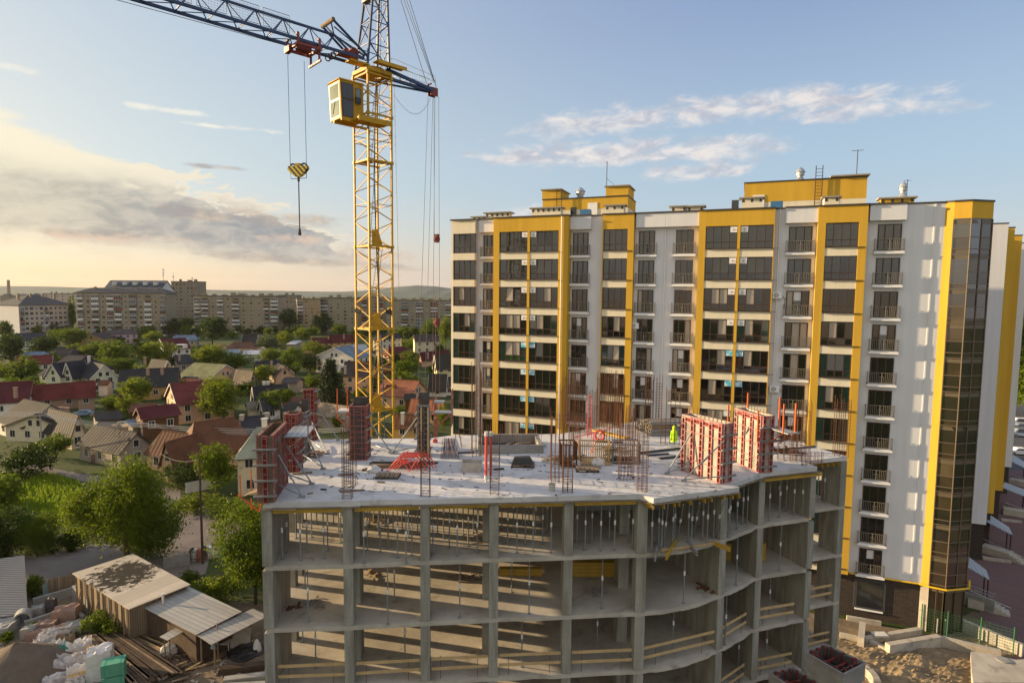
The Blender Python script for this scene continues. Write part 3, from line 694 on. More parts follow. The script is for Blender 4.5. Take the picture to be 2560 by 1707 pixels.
for i in range(8):
    tt = i / 7.; a = Vector((17.3 + 2.9 * tt, 34.6 + 1.0 * tt, 20.31)); d = Vector((-.35, .94, 0))
    tag(hbeam(a - d * .05, a + d * 2.2).build('timber_beam', 'ybeam', at=a), 'short yellow beam under the far right deck corner, %s from the left' % ORD[i], 'beam', TB)
a = Vector((13.9, 32.25, 20.28)); tag(hbeam(a, Vector((17.75, 33.5, 20.28))).build('timber_beam', 'ybeam', at=a), 'long yellow beam poking past the right column under the deck edge', 'beam', TB)
# ---- steel props
def make_prop(h):
    o = empty('steel_prop', (0, 0, 0))
    b = MB(); b.tube((0, 0, .012), (0, 0, h * .55), .034, 8); b.box(-.08, -.08, 0, .08, .08, .012); b.build('outer_tube', 'prop', o)
    b = MB(); b.tube((0, 0, h * .55), (0, 0, h - .012), .026, 8); b.box(-.07, -.07, h - .012, .07, .07, h); b.build('inner_tube', 'prop', o)
    b = MB(); b.tube((0, 0, h * .53), (0, 0, h * .53 + .22), .05, 8); b.build('collar', 'collar', o)
    b = MB(); b.tube((-.1, 0, h * .56), (.1, 0, h * .57), .012, 5); b.build('pin', 'prop', o)
    return o
def tripod(parent, h=.9):
    b = MB()
    for k in range(3):
        a = k * 2.1 + rnd() * .5; b.tube((.04 * math.cos(a), .04 * math.sin(a), h), (.12 * math.cos(a), .12 * math.sin(a), h * .55), .012, 5); b.tube((.12 * math.cos(a), .12 * math.sin(a), h * .55), (.55 * math.cos(a), .55 * math.sin(a), .02), .014, 5)
    return b.build('tripod', 'prop', parent)
P1 = [(205, 610), (345, 620), (525, 605), (240, 560), (395, 560), (430, 440), (555, 545), (310, 450), (600, 335), (470, 340), (640, 400), (835, 640), (862, 540), (962, 555), (1022, 525), (1095, 600), (1160, 640), (1205, 585), (1250, 415), (910, 320), (1060, 400), (805, 430),
      (1368, 580), (1402, 410), (1495, 520), (1555, 585), (1640, 510), (1710, 560), (1680, 400), (1945, 500), (2015, 560), (2080, 500), (2140, 550), (2215, 495), (2280, 560), (2250, 400)]
P2 = [(130, 490), (193, 540), (245, 480), (313, 545), (380, 470), (420, 540), (560, 530), (530, 480), (707, 555), (760, 520), (785, 540), (870, 510), (885, 480), (990, 480), (1015, 505), (1135, 490), (1185, 450), (1100, 460), (1300, 440), (1310, 410), (1365, 380), (1410, 340), (1445, 330), (1615, 310), (1695, 290), (1690, 240), (1745, 240), (1805, 270), (1870, 275), (1990, 165), (2040, 170), (2062, 150)]
P1 += [(150, 420), (180, 380), (270, 380), (360, 360), (520, 400), (655, 480), (780, 330), (880, 360), (950, 420), (1000, 350), (1130, 380), (1180, 440), (1230, 330), (1350, 340), (1450, 450), (1530, 360), (1600, 420), (1720, 330), (1900, 380), (1990, 400), (2060, 350), (2160, 420), (2110, 350)]
tall = make_prop(2.47); low = make_prop(2.78)
first = {id(tall): True, id(low): True}
GP, GL = 'steel props holding up the deck', 'steel props on the lower floors'
pts = sorted([onz(f1(*p), 17.73) for p in P1] + [onz(f2(*p), 17.73) for p in P2], key=lambda v: v.x)
cnt = {}
for i, v in enumerate(pts):
    o = tall if i == 0 else copy_tree(tall); place(o, v, rnd() * 6)
    k = bayof(v); cnt[k] = cnt.get(k, 0) + 1
    tag(o, 'prop under the deck, %s from left in %s' % (ORD[min(cnt[k], 22) - 1], BAYN[k]), 'prop', GP)
    if i % 3 == 1: tripod(o)
# slanting props at the jutting corner
for i, (a, c) in enumerate((((800, 515), (835, 195)), ((905, 470), (955, 185)), ((1030, 440), (1080, 175)), ((1190, 440), (1270, 150)))):
    v = onz(f2(*a), 17.73); w = onz(f2(*c), 20.4); o = empty('steel_prop', v, 'slanting steel prop under the jutting deck corner, %s from the left' % ORD[i], 'prop', GP)
    b = MB(); m_ = v.lerp(w, .55); b.tube(v, m_, .034, 8); b.build('outer_tube', 'prop', o)
    b = MB(); b.tube(m_, w, .026, 8); b.build('inner_tube', 'prop', o); b = MB(); b.tube(v.lerp(w, .53), v.lerp(w, .61), .05, 8); b.build('collar', 'collar', o)
FLN = {14.73: 'second', 11.73: 'third', 8.73: 'fourth'}
for i, (f, p, z) in enumerate([(f1, (405, 1095), 14.73), (f1, (1020, 1110), 14.73), (f1, (1070, 940), 14.73), (f1, (380, 835), 14.73), (f1, (1575, 1060), 14.73), (f1, (2110, 1030), 14.73), (f1, (1975, 865), 14.73), (f2, (322, 990), 14.73), (f2, (955, 950), 14.73), (f2, (1360, 810), 14.73), (f2, (1695, 700), 14.73),
                              (f1, (463, 1450), 11.73), (f1, (362, 1250), 11.73), (f1, (1152, 1400), 11.73), (f1, (2053, 1440), 11.73), (f2, (285, 1330), 11.73), (f2, (870, 1325), 11.73), (f2, (1275, 1270), 11.73), (f2, (1615, 1060), 11.73), (f2, (1590, 1440), 8.73), (f2, (1375, 1490), 8.73)]):
    v = onz(f(*p), z); o = low if i == 0 else copy_tree(low); place(o, v, rnd() * 6)
    tag(o, 'lone prop on the %s open floor, %s %s' % (FLN[z], 'front of' if (p[1] % 400) > 150 else 'back of', BAYN[bayof(v)]), 'prop', GL)
# ---- guard rails of two planks
GG = 'timber guard rails along the open floor edges'
def guard(a, c, z, label, posts=(.16, .82)):
    a, c = Vector(a), Vector(c); d = (c - a).normalized(); o = empty('guard_rail', (a.x, a.y, z)); tag(o, label, 'guard rail', GG)
    for h in (.52, 1.02):
        b = MB(); b.beam(a + UP * (z + h), c + UP * (z + h + (rnd() - .5) * .06), .03, .15); b.build('plank', 'wood_l', o)
    for t_ in posts:
        p = a.lerp(c, t_); b = MB(); b.tube(p + UP * z, p + UP * (z + 1.15), .014, 5); b.build('post', 'rust', o)
GRD = [((-10.9, 26.95), (-7.8, 27.2)), ((-7.3, 27.25), (-4.3, 27.6)), ((-3.75, 27.65), (-1.05, 27.95)), ((-.5, 28.0), (2.55, 28.25)), ((3.1, 28.3), (6.15, 28.6)), ((6.75, 28.7), (10.8, 30.25)), ((11.15, 30.5), (13.2, 32.1)), ((13.95, 32.5), (16.4, 33.25))]
for z, fl in ((11.73, 'third'), (8.73, 'fourth')):
    for i, (a, c) in enumerate(GRD):
        if z < 9 and i < 4: continue
        guard((a[0], a[1], 0), (c[0], c[1], 0), z, 'plank rail on the %s open floor in %s' % (fl, BAYN[i]))
    guard((17.3, 34.65, 0), (19.9, 35.55, 0), z, 'two plank guard rail on the %s open floor in %s' % (fl, BAYN[8]))
# outrigger beams poking out of the floor under the jutting corner
for p0, p1, m, lb in (((905, 455), (820, 600), 'ybeam', 'yellow'), ((760, 460), (735, 610), 'form_g', 'pale grey'), ((1000, 500), (1060, 570), 'form_g', 'short pale grey'), ((1170, 480), (1315, 535), 'ybeam', 'short yellow')):
    a, c = onz(f2(*p0), 17.83), onz(f2(*p1), 17.83)
    if (c - a).length > 2.6: a = c + (a - c).normalized() * 2.6
    tag(hbeam(a, c, .2, .1).build('outrigger_beam', m, at=a), '%s outrigger beam poking out of the curved floor edge' % lb, 'beam', 'outrigger beams on the curved floor edge')
a, c = onz(f2(780, 545), 17.86), onz(f2(1240, 480), 17.86)
tag(hbeam(a, c, .1, .08).build('edge_beam', 'wood_l', at=a), 'long pale yellow beam lying along the curved floor edge', 'beam')
# stacks of yellow beams inside
for i, (f, x0, x1, y, z, n, w) in enumerate(((f2, 100, 430, 745, 14.73, 4, 'behind the prop left of the jutting corner'), (f2, 1275, 1335, 620, 14.73, 5, 'beside the concave bay wall'), (f1, 1880, 1960, 740, 14.73, 2, 'at the fourth column'))):
    a, c = onz(f(x0, y), z), onz(f(x1, y), z)
    if (c - a).length < 1.2: c = a + (c - a).normalized() * 2.4
    st = Vector((-(c - a).y, (c - a).x, 0)).normalized()
    for k in range(n):
        for j in range(3):
            s = st * (.14 * j); v = UP * (.11 + .205 * k)
            tag(hbeam(a + s + v, c + s + v, .2, .1).build('timber_beam', 'ybeam', at=a + s + v), 'yellow beam stacked on the second open floor %s' % w, 'beam', 'beams stacked inside, %s' % w)
# drifts of rubble and offcuts on the floors
for i, (f, p, z, m, w, n) in enumerate(((f1, (430, 965), 14.73, 'form_g', 'second open floor in the left corner bay', 22), (f2, (260, 885), 14.73, 'form_g', 'second open floor left of the jutting corner', 18), (f1, (1640, 760), 14.73, 'wood', 'second open floor in the fourth bay', 14), (f1, (860, 745), 14.73, 'wood_l', 'second open floor in the second bay', 8), (f2, (1110, 850), 14.73, 'rust', 'foot of the concave bay wall', 12), (f1, (1730, 450), 17.73, 'wood', 'floor under the deck by the fourth column', 16), (f1, (930, 330), 17.73, 'wood', 'floor under the deck in the second bay', 12), (f1, (250, 1000), 14.73, 'rust', 'second open floor by the left wall', 10))):
    v = onz(f(*p), z); b = MB(); rs = random.Random(i)
    for k in range(n):
        q = v + Vector((rs.gauss(0, .3), rs.gauss(0, .25), .03 + .05 * rs.random())); a = rs.random() * 3.1; L = .1 + .5 * rs.random() * (1 if 'wood' in m or m == 'rust' else .4)
        b.beam(q, q + Vector((math.cos(a) * L, math.sin(a) * L, .05 * rs.random())), .05 + .08 * rs.random(), .04 + .03 * rs.random())
    tag(b.build('rubble_heap', m, at=v), 'small heap of %s on the %s' % ({'form_g': 'grey rubble', 'wood': 'timber offcuts', 'wood_l': 'fresh planks', 'rust': 'rusty scrap'}[m], w), 'rubble')
# ================================================================== on the deck
DZ = 20.73
def dk(p): return onz(p, DZ)
def facegrid(fr, rc, O, U, N, L, H, lads, rung=.33, hb=.75, off=.0, top=True):
    """frame bars and ladder strips on one face: O base corner, U along, N outward"""
    F = (O, U, N, UP)
    bar = lambda u0, z0, u1, z1, d=.075: fr.fbox(F, u0, off + .002, z0, u1, off + d, z1)
    xs = []
    for c in lads:
        a, e = max(0, c - .115), min(L, c + .115); xs.append((a, e))
        rc.fbox(F, a, off + .001, .02, e, off + .012, H - .02)
        bar(a, 0, a + .032, H); bar(e - .032, 0, e, H)
        z = .0
        while z < H - .04: bar(a + .033, z, e - .033, z + .04, .07); z += rung
        bar(a + .033, H - .05, e - .033, H, .07)
    for (a, e), (c, d) in zip(xs[:-1], xs[1:]):
        z = 0.
        while z < H: bar(e + .001, z, c - .001, z + .035, .05); z += hb
        bar(e + .001, H - .06, c - .001, H, .06)
        if top:
            rc.fbox(F, e, off + .001, H - .3, c, off + .01, H - .06); bar(e + .001, H - .34, c - .001, H - .3, .06)
            n = max(1, int((c - e) / .24))
            for k in range(1, n): x = e + (c - e) * k / n; bar(x - .03, H - .3, x + .03, H - .06, .058)
def form(label, A, B, th, h, lads, core='form_p', frm='form_r', rec='form_rd', group='wall and column formwork on the deck', hb=.75, backh=None):
    A, B = Vector(A), Vector(B); U = (B - A); L = U.length; U.normalize(); N = Vector((U.y, -U.x, 0)); I = -N
    o = empty('column_formwork' if L < 1.6 else 'wall_formwork', (A + B) / 2, label, 'formwork', group)
    hb2 = backh or h
    for y0, y1, hz in ((0, .09, h), (th - .09, th, hb2)): c = MB(); c.fbox((A, U, I, UP), .0, y0, .0, L, y1, hz); c.build('panel', core, o)
    for x0, x1 in ((0, .07), (L - .07, L)): c = MB(); c.fbox((A, U, I, UP), x0, .091, .0, x1, th - .091, h - .05); c.build('end_panel', core, o)
    fr, rc = MB(), MB()
    facegrid(fr, rc, A, U, N, L, h, lads, hb=hb)
    facegrid(fr, rc, B + I * th, -U, I, L, hb2, [L - x for x in lads], hb=hb)
    tl = [.12, th - .12] if th > .7 else [th / 2]
    facegrid(fr, rc, B, I, U, th, h, tl, hb=hb, top=False); facegrid(fr, rc, A + I * th, -I, -U, th, h, tl, hb=hb, top=False)
    fr.build('frame', frm, o); rc.build('rib', rec, o)
    k = MB()
    for P, Q, D in ((B, I, U), (A, I, -U)):
        z = .35
        while z < h:
            k.beam(P + Q * -.2 + D * .12 + UP * z, P + Q * (th + .2) + D * .12 + UP * z, .07, .09); k.tube(P + Q * -.15 + D * .02 + UP * z, P + Q * -.15 + D * .2 + UP * z, .045, 6); k.tube(P + Q * (th + .15) + D * .02 + UP * z, P + Q * (th + .15) + D * .2 + UP * z, .045, 6); z += .72
    k.build('clamp', 'form_g', o)
    s = MB(); n = max(3, int(L / .25))
    for i in range(n):
        p = A + U * (.12 + (L - .24) * i / (n - 1)) + I * th * .5; s.tube(p + UP * .05, p + UP * (h + .25 + .2 * rnd()), .012, 5)
    s.build('starter_bar', 'rust', o)
    return o, U, N, I
def brace(o, top, foot, strut=None):
    b = MB(); top, foot = Vector(top), Vector(foot)
    b.tube(foot + UP * .08, top, .036, 7); b.tube(foot.lerp(top, .42), foot.lerp(top, .62), .05, 7)
    if strut is not None: b.tube(foot + UP * .1, strut, .032, 7); b.tube((foot + UP * .1).lerp(Vector(strut), .4), (foot + UP * .1).lerp(Vector(strut), .6), .045, 6)
    b.box(foot.x - .12, foot.y - .1, foot.z + .002, foot.x + .12, foot.y + .1, foot.z + .09)
    return b.build('brace', 'prop', o)
# left corner wall form
A, B = dk(g3(188, 1452)), dk(g3(308, 1452))
Lb = dk(g3(478, 1205)); Lv = (Lb - B); Lv.z = 0
o, U, N, I = form('long red framed wall formwork on the front left deck corner', B, Lb, .62, 3.12, [.14, 1.25, 2.35, Lv.length - .14], 'form_b')
for t_, f_, s_ in (((405, 900), (660, 1390), (350, 1190)), ((520, 800), (780, 1228), (520, 1090))):
    p = dk(g3(*f_)); w = B + U * (.9 if f_[0] < 700 else 2.6)
    brace(o, w + UP * 2.0 + N * .06, p, w + UP * .55 + N * .06)
pl = MB()
q0 = B + U * 1.9 + UP * 2.55 + N * .1
for k in range(4): pl.fbox((q0 + N * (.28 * k), U, N, UP), 0, 0, 0, 2.4, .26, .05)
pl.build('work_platform', 'galv', o)
pb = MB()
for k in (.3, 2.0): pb.beam(q0 + U * k - UP * .04 + N * 1.1, q0 + U * k - UP * .04, .05); pb.beam(q0 + U * k - UP * .06 + N * 1.05, q0 + U * k - UP * .9, .045); pb.beam(q0 + U * k + N * 1.1, q0 + U * k + N * 1.1 + UP * .85, .045)
pb.build('platform_bracket', 'form_r', o)
hb_ = MB()   # hanging red guard with planks outside the corner
q = A + Vector((-.15, .1, 0))
hb_.beam(q + Vector((-.1, 0, -.45)), q + Vector((-1.1, .1, .3)), .05); hb_.beam(q + Vector((-.1, .0, -.45)), q + Vector((.0, .1, .35)), .06)
for k in range(4): hb_.beam(q + Vector((-.95 + .16 * k, .05 + .8 * k, .2)), q + Vector((-.95 + .16 * k, .05 + .8 * k, 1.25)), .04)
hb_.beam(q + Vector((-.5, .1, -.4)), q + Vector((-.5, .1, .15)), .05)
hb_.build('guard_bracket', 'orange', o)
hp = MB()
for k in range(3): hp.fbox((q + Vector((-.95 + .3 * k, .0, .18 + .1 * k)), Vector((.98, .0, .3)).normalized(), Vector((.2, .98, 0)).normalized(), UP), 0, 0, 0, .27, 2.0, .04)
hp.build('plank', 'wood', o)
def cform(label, pxA, pxB, th, h, core, frm='form_r', n=2, hb=.38, backh=None, rec='form_rd'):
    A, B = dk(pxA), dk(pxB); B.z = A.z; L = (B - A).length
    return form(label, A, B, th, h, [.13 + (L - .26) * i / (n - 1) for i in range(n)] if n > 1 else [L / 2], core, frm, rec, hb=hb, backh=backh)
o2, U2, N2, I2 = cform('short red framed formwork second along the left deck edge', g3(468, 1078), g3(602, 1078), .8, 3.15, 'form_b')
brace(o2, dk(g3(640, 1000)) + UP * 2.55, dk(g3(920, 1042)), dk(g3(610, 950)) + UP * .6)
o3, *_ = cform('dark formwork with two raised side posts on the left deck edge', g3(618, 925), g3(702, 925), .8, 2.75, 'form_k', 'form_g', backh=3.4)
o4, *_ = cform('tall slim red and white column formwork at the back of the left deck edge', g3(690, 690), g3(822, 690), .55, 3.35, 'form_b')
brace(o4, dk(g3(822, 660)) + UP * 2.3, dk(g3(1105, 690))); brace(o4, dk(g3(780, 690)) + UP * 1.3, dk(g3(970, 855)), dk(g3(760, 740)) + UP * .3)
o5, U5, N5, I5 = cform('dark column formwork with red ribs in the middle of the left deck', g3(1258, 930), g3(1448, 930), 1.0, 3.15, 'form_k', 'form_r', 2, .33, 3.5, rec='form_k')
brace(o5, dk(g3(1450, 850)) + UP * 2.3, dk(g3(1745, 840)), dk(g3(1460, 760)) + UP * .25)
pb = MB(); q = dk(g3(1258, 930)) + UP * 2.75
for k in range(3): pb.box(q.x - .85, q.y + .2 + .35 * k, q.z, q.x - .03, q.y + .5 + .35 * k, q.z + .05)
pb.build('work_platform', 'white', o5)
pb = MB()
for x, y in ((-.8, .25), (-.4, .9)): pb.beam(q + Vector((x, y, -.4)), q + Vector((x, y, 1.35)), .06)
pb.beam(q + Vector((-.8, .25, -.4)), q + Vector((-.02, .4, -1.0)), .05); pb.build('platform_bracket', 'orange', o5)
o6, U6, N6, I6 = cform('dark column formwork with two upright timbers behind the red trestles', g3(2082, 882), g3(2205, 882), .62, 3.05, 'form_k', 'form_g', 2, .5, 3.7, rec='form_k')
tb = MB(); q = dk(g3(2082, 882))
for x in (.22, .62): tb.beam(q + Vector((x, -.12, 0)), q + Vector((x, -.12, 2.95)), .1)
tb.build('timber_upright', 'wood_l', o6)
brace(o6, q + Vector((-.06, .4, 2.3)), dk(g3(1765, 850)), q + Vector((-.05, .3, .5)))
pb = MB(); pb.box(q.x + .9, q.y + .3, q.z + 2.5, q.x + 2.0, q.y + 1.0, q.z + 2.56); pb.box(q.x + .9, q.y + .4, q.z + 3.1, q.x + 1.5, q.y + .9, q.z + 3.2); pb.build('work_platform', 'galv', o6)
pb = MB()
for y in (.35, .95): pb.beam(q + Vector((1.95, y, 1.7)), q + Vector((1.95, y, 3.9)), .055); pb.beam(q + Vector((.9, y, 1.5)), q + Vector((1.95, y, 2.5)), .05)
pb.beam(q + Vector((1.95, .35, 3.4)), q + Vector((1.95, .95, 3.4)), .04); pb.build('platform_bracket', 'form_r', o6)
# right wall forms
def rform(label, pA, pB, pE, h, n):
    A, B = dk(pA), dk(pB); L = (B - A).length
    th = .75
    return form(label, A, B, th, h, [.13 + (L - .26) * i / (n - 1) for i in range(n)], 'form_p', 'form_pk')
o7, U7, N7, I7 = rform('big tan and red wall formwork near the front edge of the right deck', g2(118, 1018), g2(640, 1196), None, 3.12, 5)
A7 = dk(g2(118, 1018))
for ft, k in ((g1(1690, 1085), .75), (g1(1930, 1190), 2.9)):
    w = A7 + U7 * k; brace(o7, w + UP * 2.3 + N7 * .08, dk(ft), w + UP * .45 + N7 * .08)
pb = MB()
for k in (2.4, 4.2): pb.beam(A7 + U7 * k + I7 * .75 + UP * 2.4, A7 + U7 * k + I7 * .75 + UP * 4.0, .07)
pb.build('guard_bracket', 'orange', o7)
o8, U8, N8, I8 = rform('smaller tan and red wall formwork standing behind the big one on the right', g2(805, 905), g2(1150, 1055), None, 3.15, 4)
A8 = dk(g2(805, 905)); L8 = (dk(g2(1150, 1055)) - A8).length
brace(o8, A8 + U8 * 1.3 + N8 * .08 + UP * 2.3, dk(g2(770, 830)) + Vector((-.1, -.9, 0)), A8 + U8 * 1.2 + N8 * .08 + UP * .45)
pb = MB(); q = A8 + U8 * L8 + I8 * .4
for k in (0, 1): pb.fbox((q + I8 * (.4 * k), U8, I8, UP), .05, 0, 2.45, 1.5, .37, 2.5)
pb.build('work_platform', 'galv', o8)
pb = MB()
for k in (0, .75): pb.beam(q + U8 * 1.15 + I8 * k + UP * 2.4, q + U8 * 1.15 + I8 * k + UP * 4.0, .07); pb.beam(q + U8 * .05 + I8 * k + UP * 1.6, q + U8 * 1.1 + I8 * k + UP * 2.4, .05)
pb.beam(A8 + I8 * .8 + UP * 2.2, A8 + I8 * .8 + UP * 4.0, .07); pb.beam(A8 + U8 * 2.7 + I8 * .75 + UP * 2.4, A8 + U8 * 2.7 + I8 * .75 + UP * 4.2, .07)
pb.build('platform_bracket', 'orange', o8)
# ---- rebar cages
GR = 'rusty starter bar cages rising from the deck'
def cage(label, p, w, d, h, nx, ny, tie=.3, yaw=0., tieh=None, group=GR):
    p = Vector(p); U = Vector((math.cos(yaw), math.sin(yaw), 0)); Vv = Vector((-math.sin(yaw), math.cos(yaw), 0))
    b = MB(); P = []
    for i in range(nx):
        for j in range(ny):
            if 0 < i < nx - 1 and 0 < j < ny - 1: continue
            q = p + U * (w * (i / max(1, nx - 1) - .5)) + Vv * (d * (j / max(1, ny - 1) - .5)); P.append(q)
            tp_ = q + Vector(((rnd() - .5) * .07, (rnd() - .5) * .07, h * (.9 + .12 * rnd()))); b.tube(q, tp_, .015, 5)
    o = b.build('rebar_cage', 'rust', at=p); tag(o, label, 'rebar cage', group)
    s = MB(); z = .08; tieh = tieh or h * .8
    while z < tieh:
        c = [p + U * (w * a / 2 * 1.05) + Vv * (d * e / 2 * 1.05) + UP * (z + (rnd() - .5) * .02) for a, e in ((-1, -1), (1, -1), (1, 1), (-1, 1))]
        for k in range(4): s.tube(c[k], c[(k + 1) % 4], .009, 4)
        z += tie
    s.build('stirrup', 'rust', o); return o
cage('four bar starter cage at the deck edge over the first inner column from the left', dk(g3(1208, 1415)) + Vector((0, .15, 0)), .42, .28, 3.3, 2, 2, .14, tieh=2.4)
cage('starter cage at the deck edge in front of the red trestles', dk(g3(2168, 1388)) + Vector((0, .15, 0)), .42, .28, 3.3, 2, 2, .14, tieh=2.2)
cage('starter cage at the deck edge beside the two red tubes', dk(q3(1870, 992)) + Vector((0, .15, 0)), .42, .28, 3.0, 2, 2, .15, tieh=2.2)
cage('starter cage at the deck edge in front of the small pallet', dk(g1(232, 1370)) + Vector((0, .15, 0)), .46, .26, 3.2, 3, 2, .13, tieh=2.3)
cage('starter cage at the jutting deck corner', dk(g1(1328, 1350)) + Vector((0, .12, 0)), .46, .26, 3.3, 3, 2, .13, tieh=2.9)
cage('slim starter cage behind the first edge cage on the left', dk(g3(1262, 1250)), .42, .7, 3.3, 2, 3, .3)
cage('dense column cage left of the yellow crate', dk(g1(70, 1175)), .62, .75, 3.7, 4, 4, .22, tieh=1.6)
cage('dense column cage right of the yellow crate', dk(g1(1085, 1155)), .7, .6, 4.0, 5, 3, .22, tieh=1.5)
for i, (x, y, w, d, h, nx, ny, t_) in enumerate(((300, 330, 1.5, .35, 3.9, 9, 2, .14), (150, 420, .8, .5, 3.2, 6, 2, .3), (430, 480, 1.3, .3, 1.2, 10, 2, .4), (850, 400, 1.9, .3, 4.2, 13, 2, .12), (880, 620, 1.4, .3, 2.6, 9, 2, .5), (1420, 420, .55, .4, 4.1, 4, 3, .17), (1560, 420, .4, .35, 4.0, 3, 2, .2), (1730, 650, 1.15, .5, 3.9, 5, 2, .35))):
    cage('%s wall cage %s' % (('tall close meshed', 'loose', 'low wide', 'tall dense brown', 'thin bar', 'narrow ladder like', 'slim', 'open')[i], ('behind the crates against the left yellow column', 'behind the dense column cage', 'beside the red loop', 'in front of the dark window on the ground row', 'in front of the yellow ladder beam', 'left of the beam stack', 'rising over the beam stack', 'with the lime jacket hung on it')[i]), dk(g1(x, y)), w, d, h, nx, ny, t_, -.3, tieh=h * .85 if i in (0, 3, 5, 6) else h * .35)
cage('open cage at the back of the right deck beside the smaller formwork', dk(g2(1500, 890)), 1.0, .4, 2.6, 4, 2, .16, -.3, tieh=1.6)
cage('cage at the far right of the deck in front of the yellow pier', dk(g2(1680, 890)), .9, .4, 3.6, 5, 2, .15, -.3, tieh=3.0)
cage('ladder cage at the far right deck corner', dk(g2(2200, 830)), .75, .5, 3.6, 4, 2, .2, -.3, tieh=3.2)
cage('row of low bars along the right deck edge', dk(g2(1830, 945)), 1.4, .1, .75, 6, 2, 2., .3)
cage('tangle of tall bars beside the white house end of the deck', dk(q3(1735, 685)), .5, 1.6, 5.4, 3, 8, .9, .1)
# lift shaft opening with upstands and rows of bars
a, c = dk(q3(1752, 690)), dk(q3(2230, 685)); d2 = Vector((-.05, 1, 0))
o = empty('shaft_upstand', (a + c) / 2, 'low concrete upstand walls round the lift shaft opening on the deck', 'concrete wall')
b = MB(); L = (c - a).length; U = (c - a).normalized(); Vn = Vector((-U.y, U.x, 0)); F = (a, U, Vn, UP)
b.fbox(F, 0, 0, .002, L, .25, .5); b.fbox(F, 0, 2.6, .002, L, 2.85, .55); b.fbox(F, 0, .251, .002, .25, 2.599, .45); b.fbox(F, L - .25, .251, .002, L, 2.599, .48); b.build('upstand', 'conc', o)
b = MB(); b.fbox(F, .26, .26, .004, L - .26, 2.59, .02); b.build('shaft_floor', mat('dark_opening', (.07, .065, .06), .9), o)
b = MB()
for k in range(26):
    x = .1 + (L - .2) * k / 25
    for y in (.12, 2.72): b.tube(F[0] + U * x + Vn * y + UP * .4, F[0] + U * (x + (rnd() - .5) * .06) + Vn * y + UP * (1.1 + .3 * rnd()), .01, 4)
b.build('starter_bar', 'rust', o)
# ---- red trestles
def trestle():
    o = MB(); P = [(0, 0, .02), (.75, 0, .82), (1.75, 0, .82), (2.15, 0, .1)]
    for a, c in zip(P[:-1], P[1:]): o.tube(a, c, .032, 6)
    o.tube((.75, 0, .82), (1.25, 0, .04), .028, 6); o.tube((1.25, 0, .04), (1.75, 0, .82), .028, 6); o.tube((.35, 0, .4), (1.02, 0, .42), .024, 6); o.tube((.75, 0, .82), (.85, .26, .86), .024, 6); o.tube((1.75, 0, .82), (1.7, .26, .86), .024, 6)
    return o
T0 = trestle().build('steel_trestle', 'redpaint'); p = dk(g3(1690, 1068))
for i in range(6):
    o = T0 if i == 0 else copy_tree(T0); place(o, p + Vector((.03 + .17 * (i % 4), .16 * i, 0)), .04 * (i % 3) - .05)
    tag(o, 'bent red steel trestle %s in the nested pile on the left deck' % ('nearest the camera', 'second from the front', 'third from the front', 'fourth from the front', 'second from the back', 'at the back')[i], 'trestle', 'red steel trestles nested on the deck')
# ---- pallets, boards, tub, crates
def pallet(label, p, yaw, w=1.2, d=.8, m='wood', cat='pallet'):
    o = empty('pallet', p, label, cat, 'timber pallets on the deck'); F = (Vector(p), Vector((math.cos(yaw), math.sin(yaw), 0)), Vector((-math.sin(yaw), math.cos(yaw), 0)), UP)
    b = MB()
    for k in range(5): b.fbox(F, k * w / 5 + .02, 0, .122, (k + 1) * w / 5 - .02, d, .145)
    b.build('deck_board', m, o); b = MB()
    for y in (0, d / 2 - .05, d - .1):
        for x in (0, w / 2 - .07, w - .14): b.fbox(F, x, y, .025, x + .14, y + .1, .1205)
        b.fbox(F, 0, y, .002, w, y + .1, .0245)
    b.build('block', 'wood_d', o); return o
pallet('timber pallet on the deck in front of the red trestles', dk(g3(1555, 1165)), 0)
pallet('timber pallet on the deck in front of the yellow crate', dk(g1(355, 1060)), -.03, 1.25, .9)
pp = dk(q3(1992, 790)); pallet('timber pallet under the black sack pile on the mid deck', pp, -.05, 1.3, .9)
b = MB(); b.hexa([pp + Vector(v) for v in ((.05, .05, .147), (1.25, .02, .147), (1.25, .8, .147), (.05, .8, .147))], [pp + Vector(v) for v in ((.18, .15, .5), (1.1, .12, .52), (1.05, .7, .5), (.2, .7, .46))])
tag(b.build('sack_pile', 'black', at=pp), 'black wrapped sack pile on the mid deck pallet', 'sack pile')
tb_ = MB(); q = dk(q3(1625, 825)); W_, D_ = 1.15, .8
f = lambda x, y, z: q + Vector((x, y, z))
outer = [f(.1, .05, .003), f(W_ - .1, .0, .003), f(W_ - .1, D_ - .05, .003), f(.1, D_ - .05, .003)]; rim = [f(0, 0, .52), f(W_, -.05, .52), f(W_, D_, .52), f(0, D_, .52)]
rin = [f(.05, .05, .52), f(W_ - .05, .0, .52), f(W_ - .05, D_ - .05, .52), f(.05, D_ - .05, .52)]; bin_ = [f(.15, .1, .06), f(W_ - .15, .05, .06), f(W_ - .15, D_ - .1, .06), f(.15, D_ - .1, .06)]
for k in range(4):
    j = (k + 1) % 4; tb_.face(outer[k], outer[j], rim[j], rim[k]); tb_.face(rim[k], rim[j], rin[j], rin[k]); tb_.face(rin[k], rin[j], bin_[j], bin_[k])
tb_.face(*outer[::-1]); tb_.face(*bin_)
tag(tb_.build('mortar_tub', 'tub', at=q), 'pale grey mortar tub on the mid deck', 'tub')
